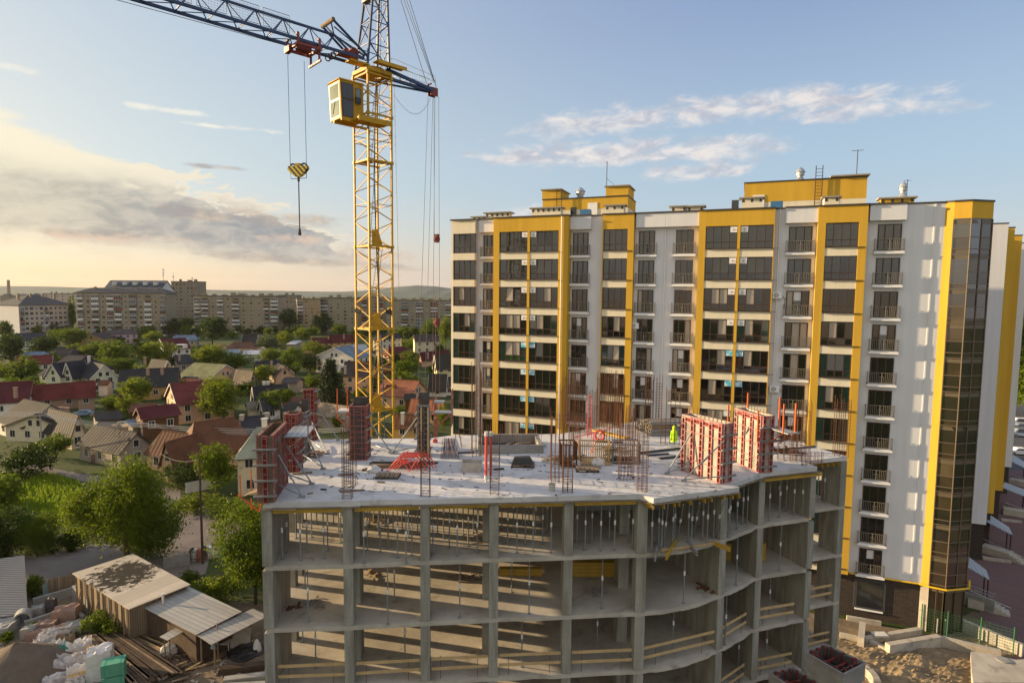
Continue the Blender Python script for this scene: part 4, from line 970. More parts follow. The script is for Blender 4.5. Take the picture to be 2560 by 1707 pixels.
def crate(label, px, w, d, h, m, yaw=0., slat=.13):
    p = dk(px); F = (p, Vector((math.cos(yaw), math.sin(yaw), 0)), Vector((-math.sin(yaw), math.cos(yaw), 0)), UP)
    o = empty('crate', p, label, 'crate', 'slatted crates in the middle of the deck'); b = MB()
    for x0, y0, x1, y1 in ((0, 0, w, 0), (0, d, w, d), (0, 0, 0, d), (w, 0, w, d)):
        n = int(max(x1 - x0, y1 - y0) / slat)
        for k in range(n + 1):
            x, y = x0 + (x1 - x0) * k / n, y0 + (y1 - y0) * k / n; b.fbox(F, x - .02, y - .015, .06, x + .02, y + .015, h)
    b.build('slat', m, o)
    for z in (.06, h - .08): b = MB(); b.fbox(F, -.05, -.05, z, w + .05, -.021, z + .08); b.fbox(F, -.05, d + .021, z, w + .05, d + .05, z + .08); b.fbox(F, -.05, -.02, z, -.031, d + .02, z + .08); b.fbox(F, w + .031, -.02, z, w + .05, d + .02, z + .08); b.build('rail', m, o)
    b = MB(); b.fbox(F, 0, 0, .003, w, d, .055); b.build('base', m, o); return o
crate('yellow slatted crate in the middle of the deck', g1(410, 950), 1.7, 1.2, 1.15, 'wood_l', -.03, .12)
crate('dark blue grey slatted crate right of the yellow one', g1(900, 930), 1.5, 1.1, 1.15, 'form_g', -.08, .2)
crate('rusty brown slatted crate behind the dense column cage', g1(140, 985), .85, 1.1, 1.3, 'rust', .05, .19)
def blob(name, label, cat, p, rx, ry, rz, m, seed, n=8, rough=.25, group=None):
    b = MB(); rs = random.Random(seed); rows = 5; k0 = 0; V = []
    for j in range(rows + 1):
        th = (math.pi / 2) * j / rows
        for i in range(n):
            a = 6.2832 * i / n; r = 1 + (rs.random() - .5) * rough * 2
            V.append(p + Vector((rx * math.cos(a) * math.cos(th) * r, ry * math.sin(a) * math.cos(th) * r, .003 + rz * math.sin(th) * (1 + (rs.random() - .5) * rough))))
    b.V = [tuple(v) for v in V]
    for j in range(rows):
        for i in range(n): b.F.append((j * n + i, j * n + (i + 1) % n, (j + 1) * n + (i + 1) % n, (j + 1) * n + i))
    b.F.append(tuple((rows) * n + i for i in range(n)))
    return tag(b.build(name, m, at=p), label, cat, group)
blob('plastic_sheet', 'crumpled white plastic sheet beside the planks on the left deck', 'plastic sheet', dk(g3(1545, 1075)), .42, .3, .34, 'white', 4, 10, .3)
blob('plastic_sheet', 'crumpled white plastic sheet at the foot of the yellow crate', 'plastic sheet', dk(g1(680, 955)), .42, .3, .45, 'white', 8, 10, .35)
blob('plastic_sheet', 'small white plastic bundle left of the yellow crate', 'plastic sheet', dk(g1(355, 950)), .3, .22, .28, 'white', 9, 9, .35)
# plank heap behind the trestles
p = dk(g3(1400, 1060))
for k, (dx, dy, dz, L, yaw, m) in enumerate(((0, .0, .0, 1.1, .1, 'wood_d'), (.3, .5, 0, 2.8, .06, 'wood'), (.4, .75, .0, 3.0, .0, 'wood'), (.35, 1.0, .0, 2.9, -.03, 'wood'), (.3, .62, .085, 2.8, .03, 'wood'), (.5, .9, .085, 2.6, -.02, 'wood_d'), (.1, 1.3, .0, 3.6, .03, 'form_k'), (.2, 1.45, .0, 3.7, .02, 'black'))):
    a = p + Vector((dx, dy, .045 + dz)); b = MB(); b.beam(a, a + Vector((math.cos(yaw) * L, math.sin(yaw) * L, 0)), .22, .08)
    tag(b.build('plank', m, at=a), '%s plank in the heap behind the red trestles, %s' % ('dark' if m != 'wood' else 'brown', ('short one at the front', 'front row', 'second row', 'third row', 'upper front', 'upper back', 'long one', 'blackest one at the back')[k]), 'plank', 'planks heaped behind the red trestles')
for k, (px0, px1, w, lb) in enumerate(((g3(1105, 1120), g3(1300, 1108), .12, 'short plank beside the edge cage on the left'), (g3(1120, 1325), g3(1430, 1305), .1, 'thin plank near the front deck edge'), (g3(545, 1105), g3(785, 1090), .16, 'grey plank beside the left wall formwork'), (g3(1585, 1205), g3(1675, 1210), .07, 'stub of timber on the bare left deck'), (g3(890, 1295), g3(960, 1300), .06, 'dark stick near the front left deck corner'), (g3(730, 1352), g3(795, 1340), .05, 'small stick beside the first brace foot'), (q3(1600, 685), q3(1720, 681), .14, 'dark plank in front of the lift shaft upstand'), (q3(1865, 806), q3(1940, 802), .14, 'dark plank beside the two red tubes'),
                                          (g1(1270, 785), g1(1890, 715), .3, 'long black plank left of the big formwork'), (g1(1390, 820), g1(1710, 795), .18, 'dark plank with a red edge left of the big formwork'), (g1(1570, 865), g1(1890, 830), .28, 'black plank nearest the big formwork'), (g1(730, 690), g1(1000, 710), .2, 'black plank behind the blue grey crate'), (g1(640, 615), g1(1030, 630), .16, 'black strip under the yellow ladder beam'), (g2(1275, 775), g2(1870, 715), .14, 'dark strip along the back of the right deck'), (g2(1280, 655), g2(1500, 620), .2, 'dark plank behind the smaller formwork'))):
    a, c = dk(px0) + UP * .04, dk(px1) + UP * .04; b = MB(); b.beam(a, c, w, .07); tag(b.build('plank', 'black' if 'black' in lb or 'dark' in lb else 'wood', at=a), lb, 'plank', 'loose planks on the deck')
# bundle of rebar lying on the deck
p = dk(q3(1520, 725)); a, c = dk(q3(1475, 725)), dk(q3(1495, 575)); U = (dk(q3(1580, 725)) - a).normalized()
b = MB()
for k in range(13): s = U * (.09 * k); b.tube(a + s + UP * .03, c + s * .55 + U * (rnd() - .5) * .2 + UP * .03, .016, 5)
tag(b.build('rebar_bundle', 'rust', at=a), 'fanned bundle of straight rebar lying on the deck by the lift shaft', 'rebar')
# red tubes with white caps
for k, (x, lb) in enumerate(((1808, 'left'), (1842, 'right'))):
    p = dk(q3(x, 895)); o = empty('red_tube', p, '%s of the two upright red tubes with white caps on the mid deck' % lb, 'tube', 'upright red tubes on the deck')
    b = MB(); b.tube(p + UP * .35, p + UP * 2.4, .07, 8); b.build('shaft', 'redpaint', o); b = MB(); b.tube(p + UP * 2.4, p + UP * 2.62, .09, 8); b.tube(p + UP * .14, p + UP * .35, .09, 8); b.tube(p + UP * .002, p + UP * .14, .05, 8); b.build('cap', 'white', o)
b = MB(); p = dk(g1(700, 610)) + UP * .4; b.ring(p, (.35, -1, .3), .33, .075, 18, 6); b.ring(p + Vector((0, .1, 0)), (.35, -1, .3), .3, .06, 18, 6)
tag(b.build('hose_coil', 'redpaint', at=p), 'bright red coil of hose on the middle of the deck', 'hose')
p = dk(g1(545, 555)); b = MB(); b.path([p + Vector(v) for v in ((-.12, 0, .01), (-.14, 0, 2.7), (.0, 0, 2.95), (.13, 0, 2.7), (.14, 0, .02))], .03, 6)
for k in range(8): b.tube(p + Vector((-.13, 0, .15 + .3 * k)), p + Vector((.13, 0, .3 + .28 * k)), .02, 5)
tag(b.build('red_loop_bar', 'redpaint', at=p), 'tall narrow red looped bar standing before the ground row windows', 'bar')
p = dk(g1(395, 850)); b = MB(); b.tube(p + Vector((-.3, .5, 1.1)), p + Vector((2.2, 1.6, 1.45)), .03, 6); b.tube(p + Vector((.9, .9, .1)), p + Vector((1.0, 1.0, 1.3)), .03, 6); b.tube(p + Vector((.8, 1, .05)), p + Vector((1.5, 1.3, 1.3)), .03, 6); b.tube(p + Vector((-.1, .1, .6)), p + Vector((.1, .4, 1.15)), .03, 6); b.tube(p + Vector((-.15, .05, .02)), p + Vector((-.1, .1, .6)), .03, 6)
tag(b.build('red_handle_frame', 'redpaint', at=p), 'thin red tube frame leaning over the yellow crate', 'frame')
a, c = dk(g1(610, 460)) + UP * .12, dk(g1(1100, 580)) + UP * .12; b = MB(); d = (c - a); n = Vector((d.y, -d.x, 0)).normalized() * .16
b.beam(a + n, c + n, .1); b.beam(a - n, c - n, .1)
for k in range(14): q = a.lerp(c, (k + .5) / 14); b.beam(q + n * .8, q - n * .8, .07, .05)
tag(b.build('ladder_beam', 'ybeam', at=a), 'yellow ladder shaped beam lying across the back of the deck', 'beam')
for k, (x, y, lb) in enumerate(((1475, 525, 'nearer'), (1330, 455, 'farther'))):
    p0 = dk(g1(x, y)); d = (dk(g1(x + 440, y - 12)) - p0).normalized(); nn = Vector((-d.y, d.x, 0))
    nb = 0
    for r in range(4 if k == 0 else 3):
        for i in range(4 if k == 0 else 3):
            a = p0 + nn * (.27 * i) + UP * (.14 + .25 * r) - d * (.25 * rnd()); b = MB(); b.fbox((a, d, nn, UP), 0, -.11, -.11, 3.1, .11, .11); b.fbox((a, d, nn, UP), -.12, -.02, -.09, -.001, .02, .09)
            tag(b.build('grey_beam', 'form_g' if rnd() < .7 else 'wood', at=a), 'grey formwork beam in the %s stack at the back of the deck' % lb, 'beam', '%s stack of grey beams' % lb)
# lime jacket hung on a cage
p = dk(g1(1785, 655)); o = empty('jacket', p, 'lime hi-vis jacket with hood hung on a rebar cage', 'jacket')
b = MB(); prof = [(.05, 1.18, .04), (.12, 1.12, .1), (.14, 1.0, .1), (.1, .92, .08), (.2, .84, .13), (.22, .6, .14), (.24, .35, .15), (.27, .12, .16)]
n = 10; V = []
for r, z, dd in prof:
    for i in range(n): a_ = 6.2832 * i / n; V.append(tuple(p + Vector((r * .72 * math.cos(a_) * (1 + .12 * math.sin(3 * a_ + z * 5)), dd * math.sin(a_), z + .08))))
b.V = V
for j in range(len(prof) - 1):
    for i in range(n): b.F.append((j * n + i, (j + 1) * n + i, (j + 1) * n + (i + 1) % n, j * n + (i + 1) % n))
b.F.append(tuple(range(n))); b.build('body', 'hivis', o)
b = MB(); b.tube(p + Vector((-.14, 0, .9)), p + Vector((-.21, -.02, .3)), .06, 8, .055); b.tube(p + Vector((.14, 0, .9)), p + Vector((.2, -.04, .35)), .06, 8, .055); b.build('sleeve', 'hivis', o)
p = dk(q3(2293, 962)); b = MB(); b.lathe(p, [(.13, 0), (.17, .38), (.15, .38), (.12, .05)], 12); tag(b.build('bucket', 'tub', at=p), 'pale bucket standing near the front deck edge', 'bucket')
p = dk(g3(2295, 715)); b = MB(); b.box(p.x - .14, p.y - .1, p.z + .002, p.x + .14, p.y + .1, p.z + .2); b.box(p.x - .05, p.y - .12, p.z + .2, p.x + .05, p.y + .1, p.z + .27); tag(b.build('red_toolbox', 'redpaint', at=p), 'small red toolbox at the back of the left deck', 'toolbox')
p = dk(q3(1600, 640)); b = MB()
for x in (-.25, .25):
    for y in (-.2, .2): b.tube(p + Vector((x, y, 0)), p + Vector((x * .3, y * .3, 1.1)), .015, 5)
tag(b.build('rod_stand', 'rust', at=p), 'small stand of four leaning rods near the lift shaft', 'stand')
# more site clutter round the crates
rs = random.Random(19)
for k, (px, n, L, m, lb) in enumerate(((g1(250, 900), 16, .9, 'rust', 'heap of bent rebar offcuts left of the yellow crate'), (g1(960, 905), 14, .8, 'wood_d', 'dark timber offcuts in front of the grey crate'), (g1(820, 760), 12, 1.4, 'wood', 'heap of brown boards between the two pale crates'), (g1(40, 900), 14, 1.1, 'wood', 'heap of boards behind the dense column cage'), (q3(2040, 640), 12, 1.2, 'wood', 'heap of boards by the lift shaft upstand'), (g2(1420, 800), 10, 1.5, 'wood_d', 'dark boards on the far right of the deck'), (g3(760, 860), 9, 1.2, 'wood', 'few boards behind the second left formwork'))):
    v = dk(px); b = MB()
    for q in range(n):
        a_ = rs.gauss(.2, .5); s_ = v + Vector((rs.gauss(0, .35), rs.gauss(0, .3), .04 + .045 * (q // 3))); l_ = L * rs.uniform(.4, 1.1); b.beam(s_, s_ + Vector((math.cos(a_) * l_, math.sin(a_) * l_, rs.uniform(-.02, .05) if m != 'rust' else rs.uniform(0, .3))), .03 if m == 'rust' else .14, .03 if m == 'rust' else .04)
    tag(b.build('offcut_heap', m, at=v), lb, 'offcuts')
for k, (x, y, h, lb) in enumerate(((620, 430, 3.0, 'behind the red hose coil'), (980, 380, 3.4, 'before the right yellow column'), (1180, 600, 2.4, 'right of the yellow ladder beam'), (330, 640, 1.6, 'low and rusty left of the hose coil'))):
    cage('thin starter cage %s' % lb, dk(g1(x, y)), .7, .35, h, 5, 2, .16, -.3, tieh=h * .6)
# scraps scattered on the deck
b = MB(); rs = random.Random(5)
for k in range(170):
    p = Vector((rs.uniform(-10, 11), rs.uniform(28, 36), DZ + .012)); a_ = rs.random() * 3.1; L = rs.choice((.06, .1, .2, .3)); b.beam(p, p + Vector((math.cos(a_) * L, math.sin(a_) * L, 0)), .03 + .04 * rs.random(), .02)
tag(b.build('debris', 'wood_d'), 'small dark scraps scattered over the bare concrete deck', 'debris', kind='stuff')
# ================================================================== tower crane
MC = Vector((-11.95, 52, 0)); HD = 1.58
J = Vector((-.733, -.68, 0)); K = Vector((.68, -.733, 0))
CR = empty('tower_crane', MC, 'tall yellow lattice tower crane with blue jib and tower head', 'crane')
cor = [MC + Vector(v) * HD for v in ((-1, 0, 0), (0, -1, 0), (1, 0, 0), (0, 1, 0))]
ZT = 48.4
b = MB()
for c in cor: b.beam(c, c + UP * ZT, .15, .15, (1, 1, 0))
st = 2.35; z0 = 20.2 - 2.35 * 8
for i in range(4):
    A, B = cor[i], cor[(i + 1) % 4]
    if i % 2: A, B = B, A
    z = z0 - .3
    while z < ZT - .6:
        za, zb, zc = max(z, 0), z + st / 2, min(z + st, ZT)
        if z > -1: b.beam(A + UP * (za + .1), B + UP * (zb - .08), .062); b.beam(B + UP * (zb + .08), A + UP * (zc - .1), .062)
        z += st
for z in (13.1, 20.15, 27.2, 34.2, 41.25, 45.0, 48.2):
    for i in range(4): b.beam(cor[i] + UP * z, cor[(i + 1) % 4] + UP * z, .1, .13)
    for c in cor: b.beam(c + UP * (z - .12), c + UP * (z + .12), .26, .26, (1, 1, 0))
for z in (23.6, 30.7, 37.7, 42.9, 43.5, 46.6):
    for i in (0, 1, 2, 3): b.beam(cor[i] + UP * z, cor[(i + 1) % 4] + UP * z, .05)
b.build('mast', 'crane_y', CR)
for z in (13.15, 20.2, 27.25, 34.25, 41.3):
    p = MB(); c = MC + UP * z; s = HD * .86
    p.hexa([c + Vector(v) * s for v in ((-1, 0, 0), (0, -1, 0), (.0, .15, 0), (-.5, .5, 0))], [c + Vector(v) * s + UP * .09 for v in ((-1, 0, 0), (0, -1, 0), (.0, .15, 0), (-.5, .5, 0))])
    p.hexa([c + Vector(v) * s for v in ((.08, -.92, 0), (1, 0, 0), (.5, .5, 0), (.1, .1, 0))], [c + Vector(v) * s + UP * .09 for v in ((.08, -.92, 0), (1, 0, 0), (.5, .5, 0), (.1, .1, 0))])
    po = p.build('platform', 'crane_y', CR)
    if z != 41.3:
        g = MB(); g.hexa([c + Vector(v) for v in ((.1, -1.1, .1), (.85, -.45, .1), (.85, -.43, .1), (.1, -1.08, .1))], [c + Vector(v) for v in ((.1, -1.1, 1.35), (.55, -.7, 1.35), (.55, -.68, 1.35), (.1, -1.08, 1.35))]); g.build('guard_plate', 'crane_y', po)
lb = MB()
for k, z in enumerate((6.1, 13.2, 20.3, 27.3, 34.3, 41.4)):
    a, c = MC + Vector((-.45 if k % 2 else -.2, .2, z)), MC + Vector((.55 if k % 2 else .35, .1, z + 6.9)); s = Vector((.16, .1, 0))
    for sg in (-1, 1): lb.beam(a + s * sg, c + s * sg, .035)
    for q in range(22): v = a.lerp(c, q / 22); lb.beam(v - s, v + s, .022)
lb.build('ladder', 'rail', CR)
b = MB(); b.path([MC + Vector((.35, -.2, 48)), MC + Vector((.15, -.3, 40)), MC + Vector((.35, -.35, 33)), MC + Vector((.7, -.3, 25)), MC + Vector((.95, -.3, 16))], .05, 6); b.build('power_cable', 'crane_b', CR)
for p, m in ((cor[0] + Vector((.25, -.3, 28.75)), 1), (cor[2] + Vector((-.25, -.3, 28.7)), 0)):
    a = MB(); a.hexa([p + Vector(v) for v in ((-.25, -.1, -.15), (.28, -.3, -.22), (.28, -.12, -.3), (-.25, .1, -.2))], [p + Vector(v) for v in ((-.25, -.15, .2), (.28, -.35, .12), (.28, -.12, .1), (-.25, .1, .15))]); o = a.build('floodlight', 'lamp', CR)
# slewing ring and head frame
b = MB()
for i in range(4): b.beam(cor[i] + UP * 48.55, cor[(i + 1) % 4] + UP * 48.55, .22, .3)
b.lathe(MC + UP * 48.6, [(1.0, 0), (1.05, .3), (.9, .32)], 20)
b.build('slewing_ring', 'crane_y', CR)
b = MB(); q = MC + K * 1.0 + UP * 49.15
b.fbox((q, -J, K, UP), -.4, -.2, 0, 2.3, .75, .08); b.fbox((q, -J, K, UP), -.4, .7, -.2, 2.3, .76, .08); b.fbox((MC + UP * 48.75, J, K, UP), .9, .3, 0, 2.6, 1.2, .12)
b.build('gantry', 'crane_y', CR)
bk = -J; AP = MC + bk * .95 + UP * 62.5
hb = [MC + (J * a + K * c) * 1.02 + UP * 48.9 for a, c in ((1, 1), (-1, 1), (-1, -1), (1, -1))]
ht = [AP + (J * a + K * c) * .22 for a, c in ((1, 1), (-1, 1), (-1, -1), (1, -1))]
b = MB()
for a, c in zip(hb, ht): b.beam(a, c, .17, .17, (1, 1, 0))
lv = [0, .13, .27, .41, .55, .69, .83, .95]
for i in range(4):
    j = (i + 1) % 4
    for k, (s, e) in enumerate(zip(lv[:-1], lv[1:])):
        P, Q = (i, j) if k % 2 else (j, i)
        b.beam(hb[P].lerp(ht[P], s), hb[Q].lerp(ht[Q], e), .07); b.beam(hb[i].lerp(ht[i], e), hb[j].lerp(ht[j], e), .06)
b.build('tower_head', 'crane_b', CR)
b = MB(); a = hb[1].lerp(ht[1], .55)
lq = [hb[1].lerp(hb[2], .5), ht[1].lerp(ht[2], .5)]
for sg in (-.17, .17): b.beam(lq[0] + K * sg + J * .35, lq[1] + K * sg + J * .1, .03)
for k in range(34): v = lq[0].lerp(lq[1], k / 34) + J * .3; b.beam(v - K * .17, v + K * .17, .02)
for k in range(9):
    v = lq[0].lerp(lq[1], .15 + k * .09) + J * .3; b.path([v - K * .3, v - K * .25 - J * -.3, v + K * .25 - J * -.3, v + K * .3], .012, 4)
b.build('head_ladder', 'crane_b', CR)
b = MB(); v = hb[0].lerp(ht[0], .4); b.fbox((v - J * .3 - K * 1.4, J, K, UP), 0, 0, 0, .5, 1.5, .22); b.build('signal_box', 'rail', CR)
b = MB(); v = hb[0].lerp(ht[0], .34); b.beam(hb[0].lerp(ht[0], .62) + J * .3, hb[3].lerp(ht[3], .62) + J * .3, .12); b.build('head_beam', 'crane_b', CR)
# jib: two lower chords and one upper chord
JB = 49.3; JT = 50.75; JL = 34; ST = 2.05
def jp(t, k, z): return MC + J * t + K * k + UP * z
b = MB()
b.beam(jp(1.2, .78, JB), jp(JL, .78, JB), .17, .2); b.beam(jp(1.2, -.78, JB), jp(JL, -.78, JB), .17, .2)
b.beam(jp(3.4, 0, JT), jp(JL, 0, JT), .15, .15)
b.beam(jp(3.4, 0, JT), jp(1.0, .6, 49.6), .12); b.beam(jp(3.4, 0, JT), jp(1.0, -.6, 49.6), .12)
t_ = 3.4
while t_ < JL - 1:
    n_ = t_ + ST
    for k in (.78, -.78):
        b.beam(jp(t_, 0, JT), jp(t_ + ST / 2, k, JB), .06); b.beam(jp(t_ + ST / 2, k, JB), jp(n_, 0, JT), .06)
    b.beam(jp(t_ + ST / 2, .78, JB), jp(t_ + ST / 2, -.78, JB), .05); b.beam(jp(t_ - ST / 2, .78, JB), jp(t_ + ST / 2, -.78, JB), .05); b.beam(jp(t_, -.78, JB), jp(t_ - ST / 2, -.78, JB), .04)
    t_ = n_
b.build('jib', 'crane_b', CR)
b = MB()
for t0 in (6.7, 9.0, 11.3, 13.6):
    for z in (50.15, 51.45): b.tube(jp(t0, -.75, z), jp(t0 + 2.0, -.75, z), .022, 4)
    for k in range(11): b.tube(jp(t0 + .2 * k, -.75, 50.15), jp(t0 + .2 * k, -.75, 51.45), .022 if k in (0, 10) else .007, 4)
    for k in range(1, 7): b.tube(jp(t0, -.75, 50.15 + .186 * k), jp(t0 + 2, -.75, 50.15 + .186 * k), .007, 4)
b.build('mesh_guard', 'rope', CR)
b = MB(); b.tube(jp(3.9, .95, 51.55), jp(3.9, -1.0, 51.55), .16, 10); b.build('strut_tube', 'wood', CR)
b = MB()
for k in (.9, -.9): b.tube(jp(3.9, k, 51.5), hb[0 if k > 0 else 3] + UP * .6, .1, 8)
b.tube(jp(3.4, 0, JT), jp(3.9, .5, 51.5), .06, 6); b.tube(jp(3.4, 0, JT), jp(3.9, -.5, 51.5), .06, 6)
for k in (.45, -.45): b.beam(jp(3.6, k, 51.2), jp(1.6, k, 50.3), .08)
b.build('jib_strut', 'crane_b', CR)
w_ = MB(); w_.tube(jp(1.9, -.55, 49.75), jp(1.9, .55, 49.75), .32, 12); w_.tube(jp(2.5, -.3, 49.7), jp(2.5, .3, 49.7), .22, 10); w_.fbox((jp(1.3, -.6, 49.45), J, K, UP), 0, 0, 0, 1.7, 1.2, .12); w_.build('winch', 'crane_r', CR)
b = MB()
for k in range(4): b.ring(jp(3.6, .75 - .5 * k, 49.1), K, .2, .05, 12, 5)
b.build('pulley', 'wood_d', CR)
# trolley
tv = onz(c7(320, 560), 48.75); TT = (tv - MC).dot(J)
b = MB(); f = lambda t, k, z: jp(TT + t, k, JB + z)
for k in (.98, -.98): b.beam(f(-.95, k, -.35), f(.95, k, -.35), .16, .2)
for t in (-.85, .85):
    b.beam(f(t, -1.0, -.36), f(t, 1.0, -.36), .18, .22)
    for k in (1.0, -1.0): b.beam(f(t, k, -.4), f(t, k, .42), .2, .14); b.beam(f(t, k, .35), f(t, k * .8, .35), .2, .14)
b.fbox((f(-.5, -.35, -.5), J, K, UP), 0, 0, 0, 1.0, .7, .28)
b.beam(f(-.9, .8, -.45), f(-.9, .8, -1.15), .14); b.beam(f(-.9, -.7, -.45), f(-.9, -.7, -1.15), .14); b.beam(f(-.9, 1.05, -1.2), f(-.9, -1.05, -1.2), .14)
b.fbox((f(.75, -1.05, -.65), J, K, UP), 0, 0, 0, .35, .9, .45)
tr = b.build('trolley', 'crane_r', CR)
b = MB(); b.ring(f(.35, .1, -.62), K, .24, .05, 14, 6); b.ring(f(-.35, .1, -.62), K, .24, .05, 14, 6); b.build('sheave', 'crane_r', tr)
b = MB(); b.path([f(.9, .2, -.5), jp(20, .2, JB - .75), jp(JL, .2, JB - .3)], .022, 5); b.path([f(-.9, .1, -.3), jp(3.6, .0, JB - .1)], .015, 4); b.path([f(-.9, 0, .0), jp(2, 0, JB + .5)], .012, 4); b.path([jp(2, .2, 50.6), jp(12, .15, 50.5), jp(JL, .15, 50.5)], .012, 4); b.build('trolley_rope', 'rope', CR)
# counter jib
TIP = onz(c7(1660, 905), 48.5); cd_ = (TIP - MC); cd_.z = 0; cj = cd_.normalized(); ck = Vector((cj.y, -cj.x, 0)); CJL = cd_.length
cp = lambda t, k, z: MC + cj * t + ck * k + UP * z
b = MB()
for k in (.55, -.55): b.beam(cp(.8, k * 1.6, 48.95), cp(CJL - .2, k * .35, 48.6), .2, .26); b.beam(cp(.8, k * 1.3, 48.3), cp(CJL - .4, k * .3, 48.45), .14)
for q in range(5): t0 = 1.2 + q * 1.05; w = .8 * (1 - t0 / CJL) + .15; b.beam(cp(t0, w, 48.9), cp(t0 + .9, -w, 48.8), .06); b.beam(cp(t0, w, 48.9), cp(t0, -w, 48.9), .06)
b.build('counter_jib', 'crane_b', CR)
b = MB()
for k in (.75, -.75):
    P = [cp(1.4 + .95 * q, k * (1 - .09 * q), 49.05 - .06 * q) for q in range(6)]
    for p in P: b.tube(p, p + UP * 1.0, .018, 4)
    for h in (.5, 1.0): b.path([p + UP * h for p in P], .016, 4)
P = [cp(.9, -.9, 49.2), cp(1.5, -.9, 49.2)]
for p in P: b.tube(p, p + UP * 1.9, .02, 4)
b.path([P[0] + UP * 1.9, P[1] + UP * 1.9], .02, 4)
b.build('walkway_rail', 'rail', CR)
b = MB()
for k in (-.14, 0, .14): b.ring(TIP + ck * k, ck, .3, .07, 16, 6)
b.fbox((TIP - ck * .2, cj, ck, UP), -.45, -.03, -.4, .35, 0, .35); b.fbox((TIP + ck * .2, cj, ck, UP), -.45, 0, -.4, .35, .03, .35); b.beam(TIP - cj * .9 + UP * .35, TIP - cj * .2 + UP * .7, .12)
b.build('pulley_head', 'crane_r', CR)
b = MB()
for px0, px1 in (((1600, 840), (1340, 0)), ((1660, 800), (1370, 0)), ((1675, 820), (1395, 0)), ((1690, 860), (1425, 0))):
    p = aty(c7(*px0), TIP.y - .3); r = aty(c7(*px1), MC.y + 1.2 + (TIP.y - MC.y) * .55); d = r - p; b.tube(p, p + d * 1.45, .026, 5)
b.build('pendant_rope', 'rope', CR)
b = MB(); tp_ = [TIP + ck * k + UP * -.3 for k in (-.2, -.05, .08, .2)]
gz = (5.0, 5.0, 20.5, 20.5)
for (x0, y0), (x1, y1), yy in (((1607, 950), (823, 800), 55.6), ((1655, 960), (855, 800), 56), ((1675, 960), (885, 800), 56.3), ((1712, 950), (917, 800), 56.5)):
    p = aty(c7(x0, y0), yy); r = aty(c8(x1, y1), yy); b.tube(p, p + (r - p) * (1.75 if x1 < 870 else 1.62), .02, 5)
b.tube(aty(c7(1665, 960), 56.2), aty(c8(890, 500), 56.2), .018, 5)
q = [aty(c7(1272, 930), 52.4)]; e_ = aty(c7(1632, 965), TIP.y)
for k in range(1, 13): s = k / 12; v = q[0].lerp(e_, s); q.append(v - UP * (1.55 * 4 * s * (1 - s) * (.75 + .4 * s)))
b.path(q, .016, 4)
b.tube(aty(c7(1275, 800), 52.3), aty(c8(705, 790), 52.3), .016, 4)
b.build('hoist_rope', 'rope', CR)
for (x, y), nm in (((901, 518), 'upper'), ((901, 955), 'lower')):
    p = aty(c8(x, y), 56.4); o = empty('rope_block', p, '%s red pulley block on the hanging ropes behind the crane' % nm if nm == 'upper' else 'lower dark pulley block on the hanging ropes behind the crane', 'pulley block')
    b = MB(); b.ring(p, ck, .26, .08, 14, 6); b.ring(p + ck * .13, ck, .26, .06, 14, 5); b.build('sheave', 'crane_r', o)
    b = MB(); b.fbox((p, cj, ck, UP), -.2, -.12, -.3, .2, -.09, .45); b.fbox((p, cj, ck, UP), -.2, .2, -.3, .2, .23, .45); b.beam(p + UP * -.3 - ck * .1, p + UP * -.3 + ck * .2, .1); b.build('cheek_plate', 'crane_r', o)
p = aty(g3(2300, 480), 55.5); b = MB(); b.beam(p + UP * 2.4, p + UP * .75, .28); b.beam(p + UP * .5, p - UP * 1.2, .34); b.tube(p + UP * .75, p + UP * .5, .08, 6); b.ring(p - UP * 1.35, (0, 1, 0), .15, .06, 10, 5)
b.tube(p + UP * 2.4, p + UP * 12, .02, 5)
tag(b.build('counterweight_hanger', 'form_r', at=p), 'rust red hanging link behind the right column formwork', 'hanger')
# cab
cb0 = Vector((-13.95, 49.35, 44.3))
CF = (cb0, -J, -K, UP)      # u back along the jib, v to the left in the picture
b = MB(); wv, du, hh = 1.95, 2.1, 2.95
cbx = lambda u, v, z: cb0 - J * u - K * v + UP * z
lean = lambda z: .16 * (1 - abs(z / hh - .5) * 2) * 0 + (.13 * (1 - z / hh))
fr_ = []
def cv(u, v, z): return cbx(u + (lean(z) if u < .1 else 0), v, z)
b.hexa([cv(0, 0, 0), cv(du, 0, 0), cv(du, wv, 0), cv(0, wv, 0)], [cv(0, 0, hh), cv(du, 0, hh), cv(du, wv, hh), cv(0, wv, hh)])
cab = b.build('cab', 'crane_y', CR)
b = MB(); b.hexa([cv(-.1, -.08, hh + .002), cbx(du + .1, -.08, hh + .002), cbx(du + .1, wv + .08, hh + .002), cv(-.1, wv + .08, hh + .002)], [cv(-.02, 0, hh + .14), cbx(du, 0, hh + .14), cbx(du, wv, hh + .14), cv(-.02, wv, hh + .14)]); b.build('roof', 'crane_y', cab)
def cwin(pts, nrm, m='cabglass'):
    c = sum(pts, Vector()) / 4; o_ = [c + (p - c) * 1.13 + nrm * .012 for p in pts]; w = MB(); w.hexa([p + nrm * .002 for p in o_], [p + nrm * .02 for p in o_]); wo = w.build('window', 'frame', cab)
    g = MB(); g.hexa([p + nrm * .03 for p in pts], [p + nrm * .045 for p in pts]); g.build('pane', m, wo)
for z0_, z1_ in ((.22, 1.42), (1.6, 2.72)):
    cwin([cv(0, .22, z0_), cv(0, wv - .22, z0_), cv(0, wv - .22, z1_), cv(0, .22, z1_)], J)
    cwin([cv(0, 0, z0_) - J * .16, cbx(1.12, 0, z0_), cbx(1.12, 0, z1_), cv(0, 0, z1_) - J * .16], K, 'glass_o')
cwin([cbx(1.4, 0, 1.5), cbx(1.85, 0, 1.5), cbx(1.85, 0, 2.5), cbx(1.4, 0, 2.5)], K)
